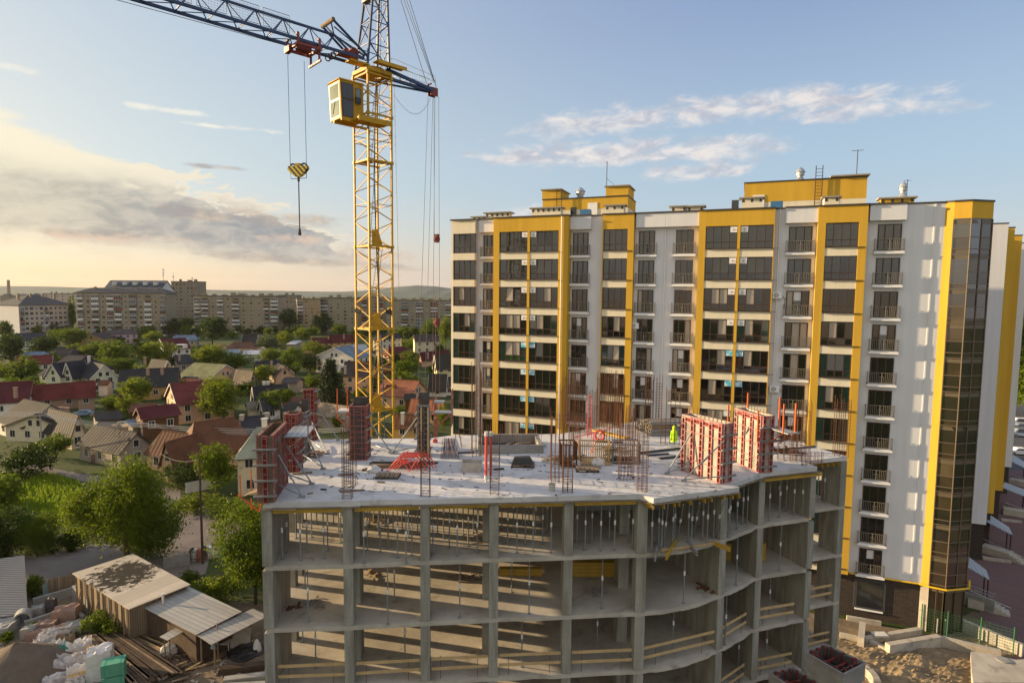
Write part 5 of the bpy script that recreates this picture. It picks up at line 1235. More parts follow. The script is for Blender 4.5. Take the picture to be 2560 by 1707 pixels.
b = MB(); b.beam(cv(0, .9, 1.35) + J * .07, cv(0, 1.35, .5) + J * .07, .035); b.beam(cv(0, .7, 1.4) + J * .07, cv(0, 1.1, 1.4) + J * .07, .03); b.build('wiper', 'black', cab)
b = MB(); b.hexa([cbx(1.3, -.12, 1.35), cbx(1.75, -.12, 1.3), cbx(1.75, -.2, 1.3), cbx(1.3, -.2, 1.35)], [cbx(1.3, -.1, 1.85), cbx(1.75, -.1, 1.8), cbx(1.75, -.18, 1.8), cbx(1.3, -.18, 1.85)]); b.build('floodlight', 'lamp', cab)
b = MB(); b.fbox((cb0, -J, -K, UP), .1, -.1, -.2, 3.6, .1, -.02); b.fbox((cb0, -J, -K, UP), .1, 1.2, -.2, 3.2, 1.4, -.02); b.fbox((cb0, -J, -K, UP), .9, -1.4, -.12, 3.9, 0, 0); b.fbox((cb0, -J, -K, UP), .9, -1.42, -.3, 3.9, -1.38, .12); b.build('cab_platform', 'crane_y', CR)
b = MB()
for u in (2.2, 2.8, 3.4): b.tube(cbx(u, -1.35, 0), cbx(u, -1.35, 1.1), .02, 4)
for z in (.55, 1.1): b.tube(cbx(2.2, -1.35, z), cbx(3.4, -1.35, z), .018, 4)
b.build('platform_rail', 'crane_y', CR)
# hook block hanging from the trolley
ty = tv.y
p = aty(c8(180, 165), ty); h2 = aty(c8(187, 497), ty)
HJ = Vector((.96, -.28, 0)); HK = Vector((.28, .96, 0))
hk = empty('hook_block', p, 'yellow and black striped hook block hanging from the crane trolley', 'hook block')
M['stripe'] = striped('hazard_stripe', (.72, .50, .02), (.015, .015, .015), (.72, -.21, .7), 3.1, .5, duty=.5, soft=.03)
sh = [(-.92, .2), (-.84, .42), (.84, .42), (.92, .2), (.62, -.14), (.16, -.44), (-.16, -.44), (-.62, -.14)]
b = MB()
for o_ in (-.16, .12): b.hexa([p + HJ * u - HK * o_ + UP * z for u, z in sh], [p + HJ * u - HK * (o_ + .04) + UP * z for u, z in sh])
b.build('cheek_plate', 'stripe', hk)
b = MB(); b.ring(p - HJ * .52 + UP * .34, HK, .27, .07, 16, 6); b.ring(p + HJ * .52 + UP * .34, HK, .27, .07, 16, 6); b.build('sheave', 'rope', hk)
b = MB(); b.fbox((p, HJ, -HK, UP), -.2, -.1, .1, .2, .14, .62); b.build('axle_box', 'crane_y', hk)
b = MB(); b.path([p - HJ * .75 + UP * .1, p - HJ * .72 - UP * .55, p + HJ * .72 - UP * .55, p + HJ * .75 + UP * .1], .025, 5); b.build('guard_bar', 'rope', hk)
b = MB(); t0 = p - UP * .42; b.tube(t0, t0 - UP * .35, .1, 8); b.tube(t0 - UP * .35, h2 + UP * .5, .045, 7); b.tube(h2 + UP * .5, h2 + UP * .3, .09, 8); b.ring(h2 + UP * .1, (0, 1, 0), .1, .05, 12, 6); b.tube(h2 + UP * .35, h2 + UP * .0, .11, 8, .07); b.build('hook', 'wood_d', hk)
b = MB(); b.tube(p - HJ * .75 + UP * .5, aty(c7(232, 545), ty), .02, 5); b.tube(p + HJ * .75 + UP * .5, aty(c7(393, 600), ty), .02, 5); b.build('hoist_rope', 'rope', hk)
# ================================================================== town: houses, blocks, trees
def roofmat(n, c, c2=None, st=None): 
    return mat(n, c, .75, c2 or tuple(x * .6 for x in c), .35, .9, .02, 3, stain=st)
RM = {'red': roofmat('red_tin_roof', (.15, .036, .031)), 'dred': roofmat('dark_red_roof', (.10, .024, .027)), 'brown': roofmat('brown_roof', (.135, .062, .036)), 'dbrown': roofmat('dark_brown_roof', (.075, .055, .05)),
      'slate': roofmat('dark_slate_roof', (.042, .042, .05)), 'grey': roofmat('old_grey_roof', (.060, .053, .045), (.04, .035, .03), ((.06, .055, .05), .5, .55, .7)), 'grey2': roofmat('asbestos_roof', (.038, .035, .033), (.026, .024, .023), ((.075, .065, .055), .4, .6, .5)),
      'olive': roofmat('olive_roof', (.23, .23, .11)), 'blue': roofmat('blue_grey_roof', (.17, .22, .28)), 'tin': roofmat('bright_tin_roof', (.45, .47, .48)), 'mint': roofmat('pale_green_roof', (.30, .34, .27)), 'terra': roofmat('terracotta_roof', (.34, .13, .07)), 'taupe': roofmat('taupe_roof', (.23, .185, .13))}
WM = {'cream': mat('house_cream', (.60, .52, .36), .9), 'white': mat('house_white', (.66, .62, .55), .9), 'peach': mat('house_peach', (.58, .37, .23), .9), 'pink': mat('house_pink', (.56, .35, .40), .9), 'lemon': mat('house_lemon', (.60, .53, .27), .9), 'orange': mat('house_ochre', (.52, .32, .12), .9),
      'brick': brickmat('house_brick', (.27, .17, .11), (.33, .22, .14), (.36, .30, .24), 4), 'grey': mat('house_grey', (.33, .28, .22), .9, (.24, .20, .16), .6, .8), 'pale': mat('house_pale_green', (.56, .58, .40), .9), 'timber': mat('house_timber', (.12, .06, .03), .85)}
M['gutter'] = mat('gutter', (.10, .07, .055), .6)
M['fascia'] = mat('white_fascia', (.62, .58, .52), .7)
M['brick_ch'] = brickmat('chimney_brick', (.34, .22, .14), (.28, .17, .11), (.36, .3, .24), 6)
def gable(parts, A, B, hw, he, hip=0., over=.45, full=True):
    """roof shell and walls of a ridge roofed block; A,B ridge ends"""
    roof, wall = parts; A, B = Vector(A), Vector(B); B.z = A.z
    d = (B - A); d.z = 0; L = d.length; d.normalize(); n = Vector((d.y, -d.x, 0)); hr = A.z
    for s in (1, -1):
        sl = (hr - he) / hw; ov = over
        e0, e1 = A + n * s * (hw + ov) - UP * (hr - he + sl * ov), B + n * s * (hw + ov) - UP * (hr - he + sl * ov)
        r0, r1 = A.copy(), B.copy()
        if hip: e0 -= d * (hip + ov); e1 += d * (hip + ov)
        else: e0 -= d * ov; e1 += d * ov; r0 -= d * ov; r1 += d * ov
        t = UP * .14
        roof.hexa([e0, e1, r1 + UP * .0, r0] if s > 0 else [e1, e0, r0, r1], [e0 + t, e1 + t, r1 + t, r0 + t] if s > 0 else [e1 + t, e0 + t, r0 + t, r1 + t])
    if hip:
        for P, s in ((A, -1), (B, 1)):
            sl = (hr - he) / hw; z = UP * (hr - he + sl * over)
            a = P + d * s * (hip + over) + n * (hw + over) - z; c = P + d * s * (hip + over) - n * (hw + over) - z; t = UP * .14
            roof.face(P + t, a + t, c + t)
    g = hip
    wb = [A + n * hw - d * g, B + n * hw + d * g, B - n * hw + d * g, A - n * hw - d * g]
    b0 = [Vector((v.x, v.y, 0)) for v in wb]; b1 = [Vector((v.x, v.y, he)) for v in wb]
    wall.hexa(b0, b1)
    if not hip:
        for P in (A, B):
            wall.face(Vector((P.x, P.y, he)) + n * hw, P.copy(), Vector((P.x, P.y, he)) - n * hw)
    return d, n, L
WTEMP = {}
def add_windows(o, wb, he, n_floor, m='fascia', step=3.2, w=1.1, h=1.35, gl='glass_o'):
    """windows on the wall faces that look towards the camera"""
    for k in range(4):
        a, c = wb[k], wb[(k + 1) % 4]; a = Vector((a.x, a.y, 0)); c = Vector((c.x, c.y, 0)); d = c - a; L = d.length
        if L < 1.8: continue
        d.normalize(); nn = Vector((d.y, -d.x, 0)); mid = (a + c) / 2
        if nn.dot(-mid.normalized()) < .12: continue
        cnt = max(1, int(L / step))
        for f in range(n_floor):
            z = he * (f + .5) / n_floor - h * .42
            if n_floor == 1: z = max(.9, he - h - .9)
            for i in range(cnt):
                p = a + d * (L * (i + .5) / cnt + (rnd() - .5) * .3) + UP * z; F = (p, d, nn, UP); b = MB()
                b.fbox(F, -w / 2 - .09, .0, -.09, w / 2 + .09, .05, h + .09); wo = b.build('window', m, o)
                b = MB()
                for s in (-1, 1): b.fbox(F, s * w / 4 - w / 4 + .03, .051, .03, s * w / 4 + w / 4 - .03, .065, h - .03)
                b.build('pane', gl, wo)
def house(label, wings, roof, wall, floors=1, chim=(), cat='house', win=True, trim=None, extra=None, step=3.2):
    """wings: (ridge px, ridge px, eave px, ridge height, eave height, hip)"""
    r, w = MB(), MB(); WB = []; o = None
    for (a, c, e, hr, he, hip) in wings:
        A, B, E = onz(a, hr), onz(c, hr), onz(e, he)
        if o is None: o = empty('house', ((A + B) / 2).to_2d().to_3d(), label, cat, None)
        d = (B - A).normalized(); n = Vector((d.y, -d.x, 0)); hw = max(1.6, min(abs((E - A).dot(n)), 8.5)) - .4
        gable((r, w), A, B, hw, he, hip)
        wb = [A + n * hw - d * hip, B + n * hw + d * hip, B - n * hw + d * hip, A - n * hw - d * hip]
        WB.append((wb, he, n, d, hw, A, B, hip, hr))
    w.build('wall', WM[wall], o); r.build('roof', RM[roof], o)
    sm, gt = MB(), MB()
    for wb, he, n, d, hw, A, B, hip, hr in WB:
        sl = (hr - he) / hw; L = (B - A).length; k = int((L + .8) / .85)
        for s in (1, -1):
            dn = n * s * (hw + .42) - UP * ((hr - he) + sl * .42)
            for i in range(k + 1):
                q = A + d * (-.4 * (not hip) + (L + .8 * (not hip)) * i / k) + UP * .15; sm.beam(q, q + dn, .07, .05)
            e0 = A + dn - d * (hip if hip else .45) + UP * .02; gt.beam(e0, e0 + d * (L + 2 * (hip if hip else .45)), .13, .12)
        sm.beam(A + UP * .17, B + UP * .17, .22, .1)
    sm.build('roof_seam', RM[roof], o); gt.build('gutter', 'gutter', o)
    if trim:
        t = MB()
        for wb, he, n, d, hw, A, B, hip, hr in WB:
            if hip: continue
            sl = (hr - he) / hw
            for P, s in ((A - d * .47, 1), (B + d * .47, 1)):
                for q in (1, -1): t.beam(P + UP * .03, P + n * q * (hw + .45) - UP * (hr - he + sl * .45 - .03), .06, .24)
        t.build('verge_board', trim, o)
    if win:
        for wb, he, n, d, hw, A, B, hip, hr in WB: add_windows(o, wb, he, floors, step=step)
        for wb, he, n, d, hw, A, B, hip, hr in WB:
            if hip or hr - he < 2: continue
            for P, s in ((A, -1), (B, 1)):
                nn = d * s
                if nn.dot(-Vector((P.x, P.y, 0)).normalized()) < .15: continue
                F = (Vector((P.x, P.y, he + .1)), n * s, nn, UP); F = (F[0], Vector((-nn.y, nn.x, 0)), nn, UP)
                for q in ((0,) if hw < 3 else (-.9, .9)):
                    b = MB(); b.fbox(F, q - .5, 0, .1, q + .5, .05, 1.4); wo = b.build('window', 'fascia', o); b = MB(); b.fbox(F, q - .42, .051, .18, q + .42, .065, 1.32); b.build('pane', 'glass_o', wo)
    for (px, z, m) in chim:
        p = onz(px, z); b = MB(); b.box(p.x - .32, p.y - .3, z - 2.4, p.x + .32, p.y + .3, z); b.box(p.x - .42, p.y - .4, z, p.x + .42, p.y + .4, z + .14); b.build('chimney', m, o)
    return o
H = house
H('pale green house with dark slate roof and two steep front gables', [(q1(575, 968), q1(722, 975), q1(690, 1160), 9.5, 4.6, 1.5), (q1(440, 1040), q1(640, 1015), q1(400, 1130), 8.2, 4.8, 0), (q1(562, 1032), q1(700, 1010), q1(520, 1140), 8.4, 4.8, 0), (q1(868, 1048), q1(700, 1010), q1(765, 1165), 7.8, 4.2, 0)], 'slate', 'pale', 2, [(q1(745, 975), 9.6, 'fascia')], trim='fascia')
H('long low house with worn grey asbestos roof and wooden balcony', [(q1(1020, 1092), q1(1490, 1072), q1(1240, 1285), 7.6, 3.6, 0)], 'grey2', 'orange', 1, [(q1(1240, 1075), 8.2, 'brick_ch'), (q1(1360, 1070), 8.2, 'brick_ch')], trim='wood')
H('small cream gabled house with tall brick chimney beside the grey roof', [(q1(1280, 1000), q1(1400, 1012), q1(1350, 1075), 6.8, 4.2, 0)], 'grey', 'cream', 1, [(q1(1215, 985), 8, 'brick_ch')], trim='fascia')
H('house with olive green roof and pale pink gable', [(q1(1640, 1032), q1(1890, 1047), q1(1690, 1165), 6.6, 2.9, 0)], 'olive', 'peach', 1, [(q1(1795, 1150), 5.6, 'brick_ch'), (q1(1675, 1160), 5.2, 'brick_ch')], trim='fascia')
H('peach two storey house with steep red roof and white verge boards', [(q1(1440, 1207), q1(1890, 1172), q1(1600, 1372), 8.4, 4.6, 0)], 'red', 'peach', 2, [], trim='fascia', step=3.6)
H('small timber upper storey house with brownish red roof', [(q1(1165, 1412), q1(1465, 1378), q1(1400, 1470), 6.2, 4.6, 0)], 'dred', 'timber', 1, [], trim='wood')
H('long brick house with wine red tin roof', [(q1(285, 1222), q1(655, 1195), q1(500, 1300), 6.4, 3.6, 0), (q1(650, 1190), q1(785, 1182), q1(800, 1280), 7.2, 4.2, 0)], 'red', 'brick', 1, [], step=4)
H('white gabled house at the left edge with glossy red tiled roof', [(q1(-40, 1200), q1(262, 1186), q1(300, 1345), 7.6, 3.6, 0)], 'dred', 'white', 1, [(q1(128, 1240), 7.0, 'brick_ch')], trim='red_fascia' if False else 'wood')
H('grey roofed bungalow at the left edge above the power lines', [(q1(205, 1340), q1(420, 1385), q1(90, 1545), 6.6, 3.0, 0)], 'grey2', 'white', 1, [])
H('cream bungalow with grey roof and attic window in its gable', [(q1(415, 1418), q1(648, 1470), q1(470, 1560), 6.4, 3.0, 0), (q1(285, 1470), q1(420, 1440), q1(250, 1510), 5.4, 3.0, 0)], 'grey2', 'cream', 1, [(q1(515, 1405), 6.6, 'brick_ch'), (q1(560, 1410), 6.6, 'brick_ch')], trim='wood')
H('old yellowish house with brown grey roof by the lane', [(q2(525, 142), q2(752, 183), q2(640, 285), 5.6, 3.0, 0)], 'grey', 'grey', 1, [(q2(635, 140), 6.2, 'brick_ch'), (q2(695, 150), 6.2, 'brick_ch')])
H('large peach house with big brown hipped roof and stone chimney', [(q2(1075, 128), q2(1300, 98), q2(1250, 290), 8.0, 3.2, 2.0), (q2(925, 235), q2(1100, 185), q2(1010, 320), 6.4, 3.2, 0), (q2(900, 172), q2(1060, 190), q2(815, 285), 6.2, 3.2, 1.2)], 'brown', 'peach', 1, [(q2(1145, 130), 7.4, 'form_p')])
H('white two storey house with pale green sheet roof behind the left formwork', [(q2(1420, 160), q2(1620, 150), q2(1300, 265), 9.6, 6.4, 2.5)], 'mint', 'cream', 2, [(q2(1465, 105), 10.5, 'fascia')], step=2.6)
H('pink two storey house with dark roof in front of the big apartment block', [(q1(895, 757), q1(1130, 752), q1(1000, 797), 7.4, 5.6, 1.2)], 'dbrown', 'pink', 2, [], step=3)
H('orange gabled house joined to the pink house', [(q1(748, 788), q1(880, 770), q1(850, 835), 6.8, 4.0, 0)], 'dbrown', 'orange', 1, [(q1(850, 745), 7.5, 'brick_ch')], trim='wood_l')
o = H('house with wine red roof and white dormer', [(q1(1348, 832), q1(1552, 822), q1(1480, 912), 8.0, 3.8, 0)], 'dred', 'white', 1, [], trim='fascia')
p = onz(q1(1508, 900), 4.9); b = MB(); b.box(p.x - 1.9, p.y - .2, 4.4, p.x + 1.9, p.y + 3, 6.1); d_ = b.build('dormer', WM['white'], o); b = MB(); b.box(p.x - 1.4, p.y - .26, 4.8, p.x + 1.4, p.y - .201, 5.8); b.build('pane', 'glass_o', d_)
H('white gabled house with dark slate roof far left among trees', [(q1(132, 785), q1(380, 778), q1(300, 850), 7.6, 4.4, 0)], 'slate', 'white', 2, [], trim='fascia')
H('low house with rusty red roof at the left in trees', [(q1(142, 976), q1(432, 966), q1(300, 1035), 5.6, 3.0, 0)], 'red', 'white', 1, [], trim='fascia')
H('small hut with blue grey roof behind the rusty red roof', [(q1(225, 940), q1(370, 938), q1(300, 965), 4.6, 3.6, .8)], 'blue', 'grey', 1, [], win=False)
H('dark brown roofed cottage between trees on the left', [(q1(490, 915), q1(620, 915), q1(560, 970), 5.2, 3.0, 1)], 'dbrown', 'grey', 1, [])
H('grey cottage with its gable to the trees left of centre', [(q1(700, 890), q1(770, 870), q1(740, 965), 5.6, 3.4, 0)], 'dbrown', 'grey', 1, [])
H('pale pink house with brown hipped roof right of the big block', [(q1(1955, 858), q1(2105, 856), q1(2000, 905), 6.2, 4.2, 1.6)], 'brown', 'peach', 1, [])
H('house with pale blue roof below the long block', [(q1(1465, 800), q1(1640, 798), q1(1560, 838), 6.2, 4.0, 1)], 'blue', 'grey', 1, [])
H('cream house with dark grey roof at the foot of the long block', [(q1(2045, 792), q1(2160, 795), q1(2100, 845), 7.2, 4.0, 0)], 'slate', 'cream', 2, [], trim='fascia')
H('low shed with bright tin roof left of the pale bush', [(q1(2060, 928), q1(2190, 926), q1(2130, 965), 4.2, 3.2, 0)], 'tin', 'white', 1, [], win=False)
H('low house with grey tin roof below the brown hipped roof', [(q1(1880, 920), q1(2010, 918), q1(1960, 968), 4.8, 3.2, 0)], 'blue', 'cream', 1, [], trim='fascia')
H('cream house with slate roof and chimney right of the olive roof', [(q1(2150, 1022), q1(2345, 1008), q1(2260, 1062), 6.0, 3.8, 0), (q1(2400, 1055), q1(2330, 1045), q1(2290, 1120), 5.8, 3.4, 0)], 'slate', 'cream', 1, [(q1(2278, 1020), 6.4, 'brick_ch')])
H('brick gabled house with brown roof right of the peach house', [(q1(2118, 1098), q1(1985, 1088), q1(1960, 1180), 6.4, 3.2, 0)], 'taupe', 'brick', 1, [])
H('low wide house with charcoal roof and cream gables behind the bright tree', [(q1(2130, 1232), q1(2400, 1210), q1(2260, 1310), 6.0, 3.2, 0)], 'slate', 'peach', 1, [(q1(2215, 1190), 6.4, 'fascia'), (q1(2250, 1190), 6.4, 'fascia')], trim='fascia')
H('small house with slate roof half hidden behind the bright tree', [(q1(2190, 1335), q1(2330, 1318), q1(2160, 1400), 5.0, 3.0, 0)], 'slate', 'white', 1, [], trim='fascia')
H('shed with patched grey roof beside the timber house', [(q1(800, 1455), q1(990, 1435), q1(960, 1500), 3.8, 2.8, 0)], 'grey', 'grey', 1, [], win=False)
H('lean to with pale blue tin roof beside the timber house', [(q1(1060, 1520), q1(1190, 1500), q1(1130, 1560), 3.2, 2.6, 0)], 'blue', 'grey', 1, [], win=False)
H('dark roofed cottage behind the red roofed peach house', [(q1(1470, 968), q1(1640, 960), q1(1560, 1045), 5.4, 3.0, 0)], 'slate', 'grey', 1, [(q1(1507, 965), 6, 'brick_ch')])
H('cottage with low terracotta roof hidden behind the peach house', [(q1(1500, 1170), q1(1640, 1165), q1(1560, 1195), 4.6, 3.0, .8)], 'terra', 'peach', 1, [], win=False)
H('dark charcoal roof behind the brown hipped roof', [(q1(2030, 1490), q1(2240, 1472), q1(2150, 1540), 6.4, 3.8, 0)], 'slate', 'cream', 1, [(q1(2030, 1470), 7, 'form_p'), (q1(2240, 1455), 7, 'form_p')])
# right of and behind the crane mast
H('white two storey house with blue grey tin roof left of the mast', [(b8(690, 558), b8(900, 528), b8(870, 715), 9.5, 6.0, 0)], 'blue', 'white', 2, [(b8(750, 545), 9.6, 'fascia')], trim='fascia')
H('cream villa with blue grey tin roof partly behind the mast', [(b8(850, 530), b8(1080, 520), b8(1090, 655), 8.6, 5.0, 0)], 'tin', 'white', 2, [])
H('peach house with dark brown roof just behind the mast', [(b8(845, 735), b8(1190, 735), b8(950, 915), 9.0, 5.4, 0)], 'dbrown', 'peach', 2, [(b8(832, 790), 8.4, 'form_p')])
H('cream two storey house with dark overhanging roof right of the mast', [(b8(1715, 395), b8(2010, 392), b8(1850, 475), 8.8, 6.0, 0)], 'dbrown', 'cream', 2, [(b8(1805, 375), 9.4, 'brick_ch')], trim='wood', step=3)
H('house with wide wine red roof right of the mast', [(b8(1385, 555), b8(1600, 545), b8(1500, 660), 6.8, 3.6, 1.6)], 'dred', 'peach', 1, [])
H('long wine red roof half hidden by trees', [(b8(1790, 620), b8(2150, 590), b8(1900, 690), 5.8, 3.2, 0)], 'dred', 'peach', 1, [(b8(1890, 625), 6, 'brick_ch')], win=False)
H('tall lemon house with mansard like grey roof by the white building', [(b8(1985, 650), b8(2200, 640), b8(1830, 795), 9.6, 6.0, 0)], 'grey', 'lemon', 2, [], trim='fascia', step=3)
H('house with terracotta tin roof and brown wing right of the mast', [(b8(1350, 965), b8(1765, 985), b8(1560, 1075), 6.6, 3.4, 0)], 'terra', 'peach', 1, [(b8(1530, 940), 7, 'brick_ch')])
H('brown hipped wing in front of the terracotta roof', [(b8(1360, 1040), b8(1480, 1040), b8(1400, 1155), 5.6, 3.2, 1.4)], 'brown', 'peach', 1, [])
H('small white chalet with steep grey roof near the white building', [(b8(1920, 895), b8(2120, 900), b8(1850, 1040), 6.4, 2.8, 0), (b8(2080, 940), b8(2190, 935), b8(2010, 1010), 5.0, 3.0, 0)], 'grey', 'white', 1, [], trim='fascia')
H('shed with taupe corrugated roof behind the left formwork', [(b8(530, 1265), b8(900, 1318), b8(470, 1400), 5.0, 3.0, 0)], 'taupe', 'grey', 1, [], win=False)
H('terracotta roofed house behind the dark column formwork', [(b8(1690, 1215), b8(2080, 1240), b8(1700, 1340), 5.4, 3.2, 0)], 'terra', 'orange', 1, [])
H('low house with rust brown roof behind the mast foot', [(b8(1480, 1405), b8(1720, 1420), b8(1500, 1540), 4.8, 2.8, 0)], 'brown', 'orange', 1, [(b8(1565, 1390), 5.4, 'fascia')])
H('cream three storey house with slate roof right behind the mast', [(b8(1240, 395), b8(1500, 375), b8(1330, 440), 9.6, 7.8, 1.5)], 'slate', 'cream', 3, [], step=3)
H('wine red roofed house far behind, left of the mast', [(b8(630, 400), b8(930, 392), b8(780, 465), 7.0, 4.0, 1)], 'dred', 'orange', 1, [(b8(815, 390), 8, 'brick_ch')])
H('lower wine red roof left of the far red one', [(b8(410, 435), b8(600, 430), b8(480, 490), 5.6, 3.4, 1)], 'dred', 'orange', 1, [])
H('small shed with pale blue tin roof left of the red roofs', [(b8(180, 468), b8(280, 470), b8(230, 535), 4.4, 3.2, 0)], 'tin', 'grey', 1, [], win=False)
H('white gabled cottage with brown roof left of the conifer', [(b8(60, 805), b8(-30, 760), b8(160, 885), 5.8, 3.2, 0)], 'dbrown', 'peach', 1, [], trim='wood')
H('dark flat roofed hut left of the conifer', [(b8(80, 940), b8(250, 945), b8(150, 1000), 4.2, 3.2, 0)], 'slate', 'grey', 1, [], win=False)
# ---- panel apartment blocks
BW = {'tan': mat('panel_tan', (.31, .255, .17), .9, (.25, .205, .14), .08, .8), 'tan2': mat('panel_brown', (.275, .225, .155), .9, (.22, .18, .125), .08, .8), 'rosy': mat('panel_rosy', (.50, .40, .31), .9, (.42, .34, .27), .1, .8), 'white': mat('panel_white', (.55, .54, .53), .9), 'ochre': mat('panel_ochre', (.38, .26, .13), .9), 'olive': mat('panel_olive', (.29, .25, .17), .9, (.24, .205, .14), .08, .8)}
BALC = [mat('balcony_white', (.72, .70, .66), .8), mat('balcony_grey', (.27, .26, .24), .8), mat('balcony_rust', (.22, .085, .06), .8), mat('balcony_blue', (.22, .26, .28), .8), mat('balcony_tan', (.30, .23, .15), .8)]
M['slate_blue'] = mat('slate_blue_roof', (.05, .065, .09), .8)
M['roofline'] = mat('dark_block_roof', (.085, .08, .08), .85)
def block(label, x0, xc, x1, D, ytop, wall, floors, pattern, yaw, roof='flat', side=None, depth=None):
    C = aty((xc, 740), D); zt = aty((xc, ytop), D).z; C.z = 0
    d1 = Vector((math.cos(yaw), math.sin(yaw), 0)); d2 = Vector((-math.sin(yaw), math.cos(yaw), 0)) if x0 < xc else Vector((-math.sin(yaw), math.cos(yaw), 0))
    def ln(px, d):
        r = ray(px, 760); k = r.x / r.y; return (k * C.y - C.x) / (d.x - k * d.y)
    L = ln(x1, d1); Wd = ln(x0, d2) if x0 < xc else (depth or 13)
    if Wd < 3 or Wd > 75: Wd = depth or 13
    o = empty('panel_block', C + d1 * L / 2, label, 'apartment block')
    F = (C, d1, d2, UP); b = MB(); b.fbox(F, 0, 0, 0, L, Wd, zt); b.build('wall', BW[wall], o)
    if side:
        b = MB(); b.fbox(F, -.12, .05, 0, -.002, Wd - .05, zt); b.build('end_wall', BW[side], o)
    b = MB()
    if roof == 'flat':
        b.fbox(F, -.3, -.3, zt + .002, L + .3, Wd + .3, zt + .5); b.build('roof', 'roofline', o)
        for i in range(int(L / 7)): k = MB(); u = 3 + i * 7 + rnd() * 2; k.fbox(F, u, Wd * .4, zt + .502, u + 1.2 + rnd() * 2, Wd * .4 + 2, zt + 1.2 + rnd() * 1.6); k.build('roof_vent', BALC[4], o)
    elif roof == 'gable':
        h = max(L * .5, 7.5); ov = .6; ap = lambda v, z=0: C + d1 * L / 2 + d2 * v + UP * (zt + h + z)
        g = MB(); g.face(C + UP * zt, C + d1 * L + UP * zt, ap(0)); g.build('gable_wall', BW[wall], o)
        for s in (0, 1):
            e0 = C + d1 * (L * s) + UP * (zt + .05); b.hexa([e0 - d2 * ov, e0 + d2 * Wd, ap(Wd), ap(-ov)], [e0 - d2 * ov + UP * .4, e0 + d2 * Wd + UP * .4, ap(Wd, .4), ap(-ov, .4)])
        b.build('roof', 'slate_blue', o)
        k = MB()
        for i in range(5): v = Wd * (.12 + .18 * i); q = ap(v, -h * .45) - d1 * L * .26; k.box(q.x - 1.5, q.y - 1.5, q.z, q.x + 1.5, q.y + 1.5, q.z + 2.6)
        k.build('dormer', BW['white'], o)
    else:
        e = .8; h = roof; c = [C + d1 * u + d2 * v + UP * (zt + .002) for u, v in ((-e, -e), (L + e, -e), (L + e, Wd + e), (-e, Wd + e))]
        r0, r1 = C + d1 * (Wd * .45) + d2 * Wd / 2 + UP * (zt + h), C + d1 * (L - Wd * .45) + d2 * Wd / 2 + UP * (zt + h)
        b.face(c[0], c[1], r1, r0); b.face(c[1], c[2], r1); b.face(c[2], c[3], r0, r1); b.face(c[3], c[0], r0); b.face(*c[::-1]); b.build('roof', 'roofline', o)
        k = MB()
        for i in range(4): u = L * (.15 + .23 * i); k.fbox(F, u, Wd * .35, zt + h * .5, u + 1.2, Wd * .35 + 1, zt + h + .6)
        k.build('chimney', BALC[4], o)
    fh = zt / (floors + .35); nb = len(pattern); bw = L / nb; wp = bp = None
    for i, ch in enumerate(pattern):
        u = bw * (i + .5)
        for f in range(floors):
            z = fh * f + fh * .42
            if ch in 'Bb':
                hw_ = bw * .46 if ch == 'B' else bw * .36
                b = MB(); b.fbox(F, u - hw_, -1.0, z - fh * .32, u + hw_, -.002, z + fh * .02); bo = b.build('balcony', rnd_choice_balc(), o)
                g = MB(); n = 4
                if rnd() < .75:
                    for q in range(n): g.fbox(F, u - hw_ + 2 * hw_ * q / n + .06, -.96, z + fh * .021, u - hw_ + 2 * hw_ * (q + 1) / n - .06, -.9, z + fh * .46)
                    g.build('pane', 'glass_o', bo); t = MB()
                    for q in range(n + 1): t.fbox(F, u - hw_ + 2 * hw_ * q / n - .055, -.98, z + fh * .022, u - hw_ + 2 * hw_ * q / n + .055, -.89, z + fh * .5)
                    t.fbox(F, u - hw_, -.99, z + fh * .5, u + hw_, -.002, z + fh * .56); t.build('glazing_frame', BALC[0] if rnd() < .7 else BALC[4], bo)
                else:
                    g.fbox(F, u - hw_ * .8, -.03, z - .2, u + hw_ * .8, -.003, z + fh * .45); g.build('pane', 'glass_o', bo)
            elif ch == 'w' or ch == 'v':
                w_ = min(bw * .32, .8 if ch == 'w' else .45); b = MB(); b.fbox(F, u - w_ - .1, -.06, z - .05, u + w_ + .1, -.002, z + fh * .52); wo = b.build('window', BALC[0] if rnd() < .65 else BALC[4], o)
                g = MB(); g.fbox(F, u - w_, -.075, z + .06, u - .06, -.061, z + fh * .48); g.fbox(F, u + .06, -.075, z + .06, u + w_, -.061, z + fh * .48); g.build('pane', 'glass_o', wo)
    return o, F, L, Wd, zt
def rnd_choice_balc(): return random.choices(BALC, (5, 3, 1.2, 1.6, 2))[0]
S = lambda x, y=0: q1(x, y)[0]
SY = lambda y: q1(0, y)[1]
block('five storey rosy block with white blank end wall and dark roof far left', S(-60), S(152), S(598), 372, SY(548), 'rosy', 6, 'bwwvwbwvwwb', R(66), 6.5, 'white')
block('big tan apartment block with hipped dark roof and rows of white balconies', S(622), S(640), S(1400), 385, SY(440), 'tan', 8, 'bwBwBBwBwBvb', R(4), 3.2)
block('tall brown tower block with roof masts behind the white gable wall', S(1400), S(1440), S(1662), 520, SY(350), 'tan2', 11, 'wwwvwwv', R(-4), 'flat')
o, F, L, Wd, zt = block('block with tall white sloping gable wall and dark blue roof behind the big block', S(870), S(1345), S(1465), 470, SY(424), 'white', 8, 'wvwvw', R(75), 'gable')
block('long tan block with mixed balconies right of the tower block', S(1600), S(1622), S(2335), 430, SY(470), 'tan', 9, 'bBwbvBwwvbB', R(-3), 'flat')
CX = lambda x: c8(x, 0)[0]; CY = lambda y: c8(0, y)[1]
block('plain tan block with stacked loggias just left of the ochre corner block', CX(-70), CX(-40), CX(72), 450, CY(822), 'tan2', 9, 'BwB', R(-2), 'flat')
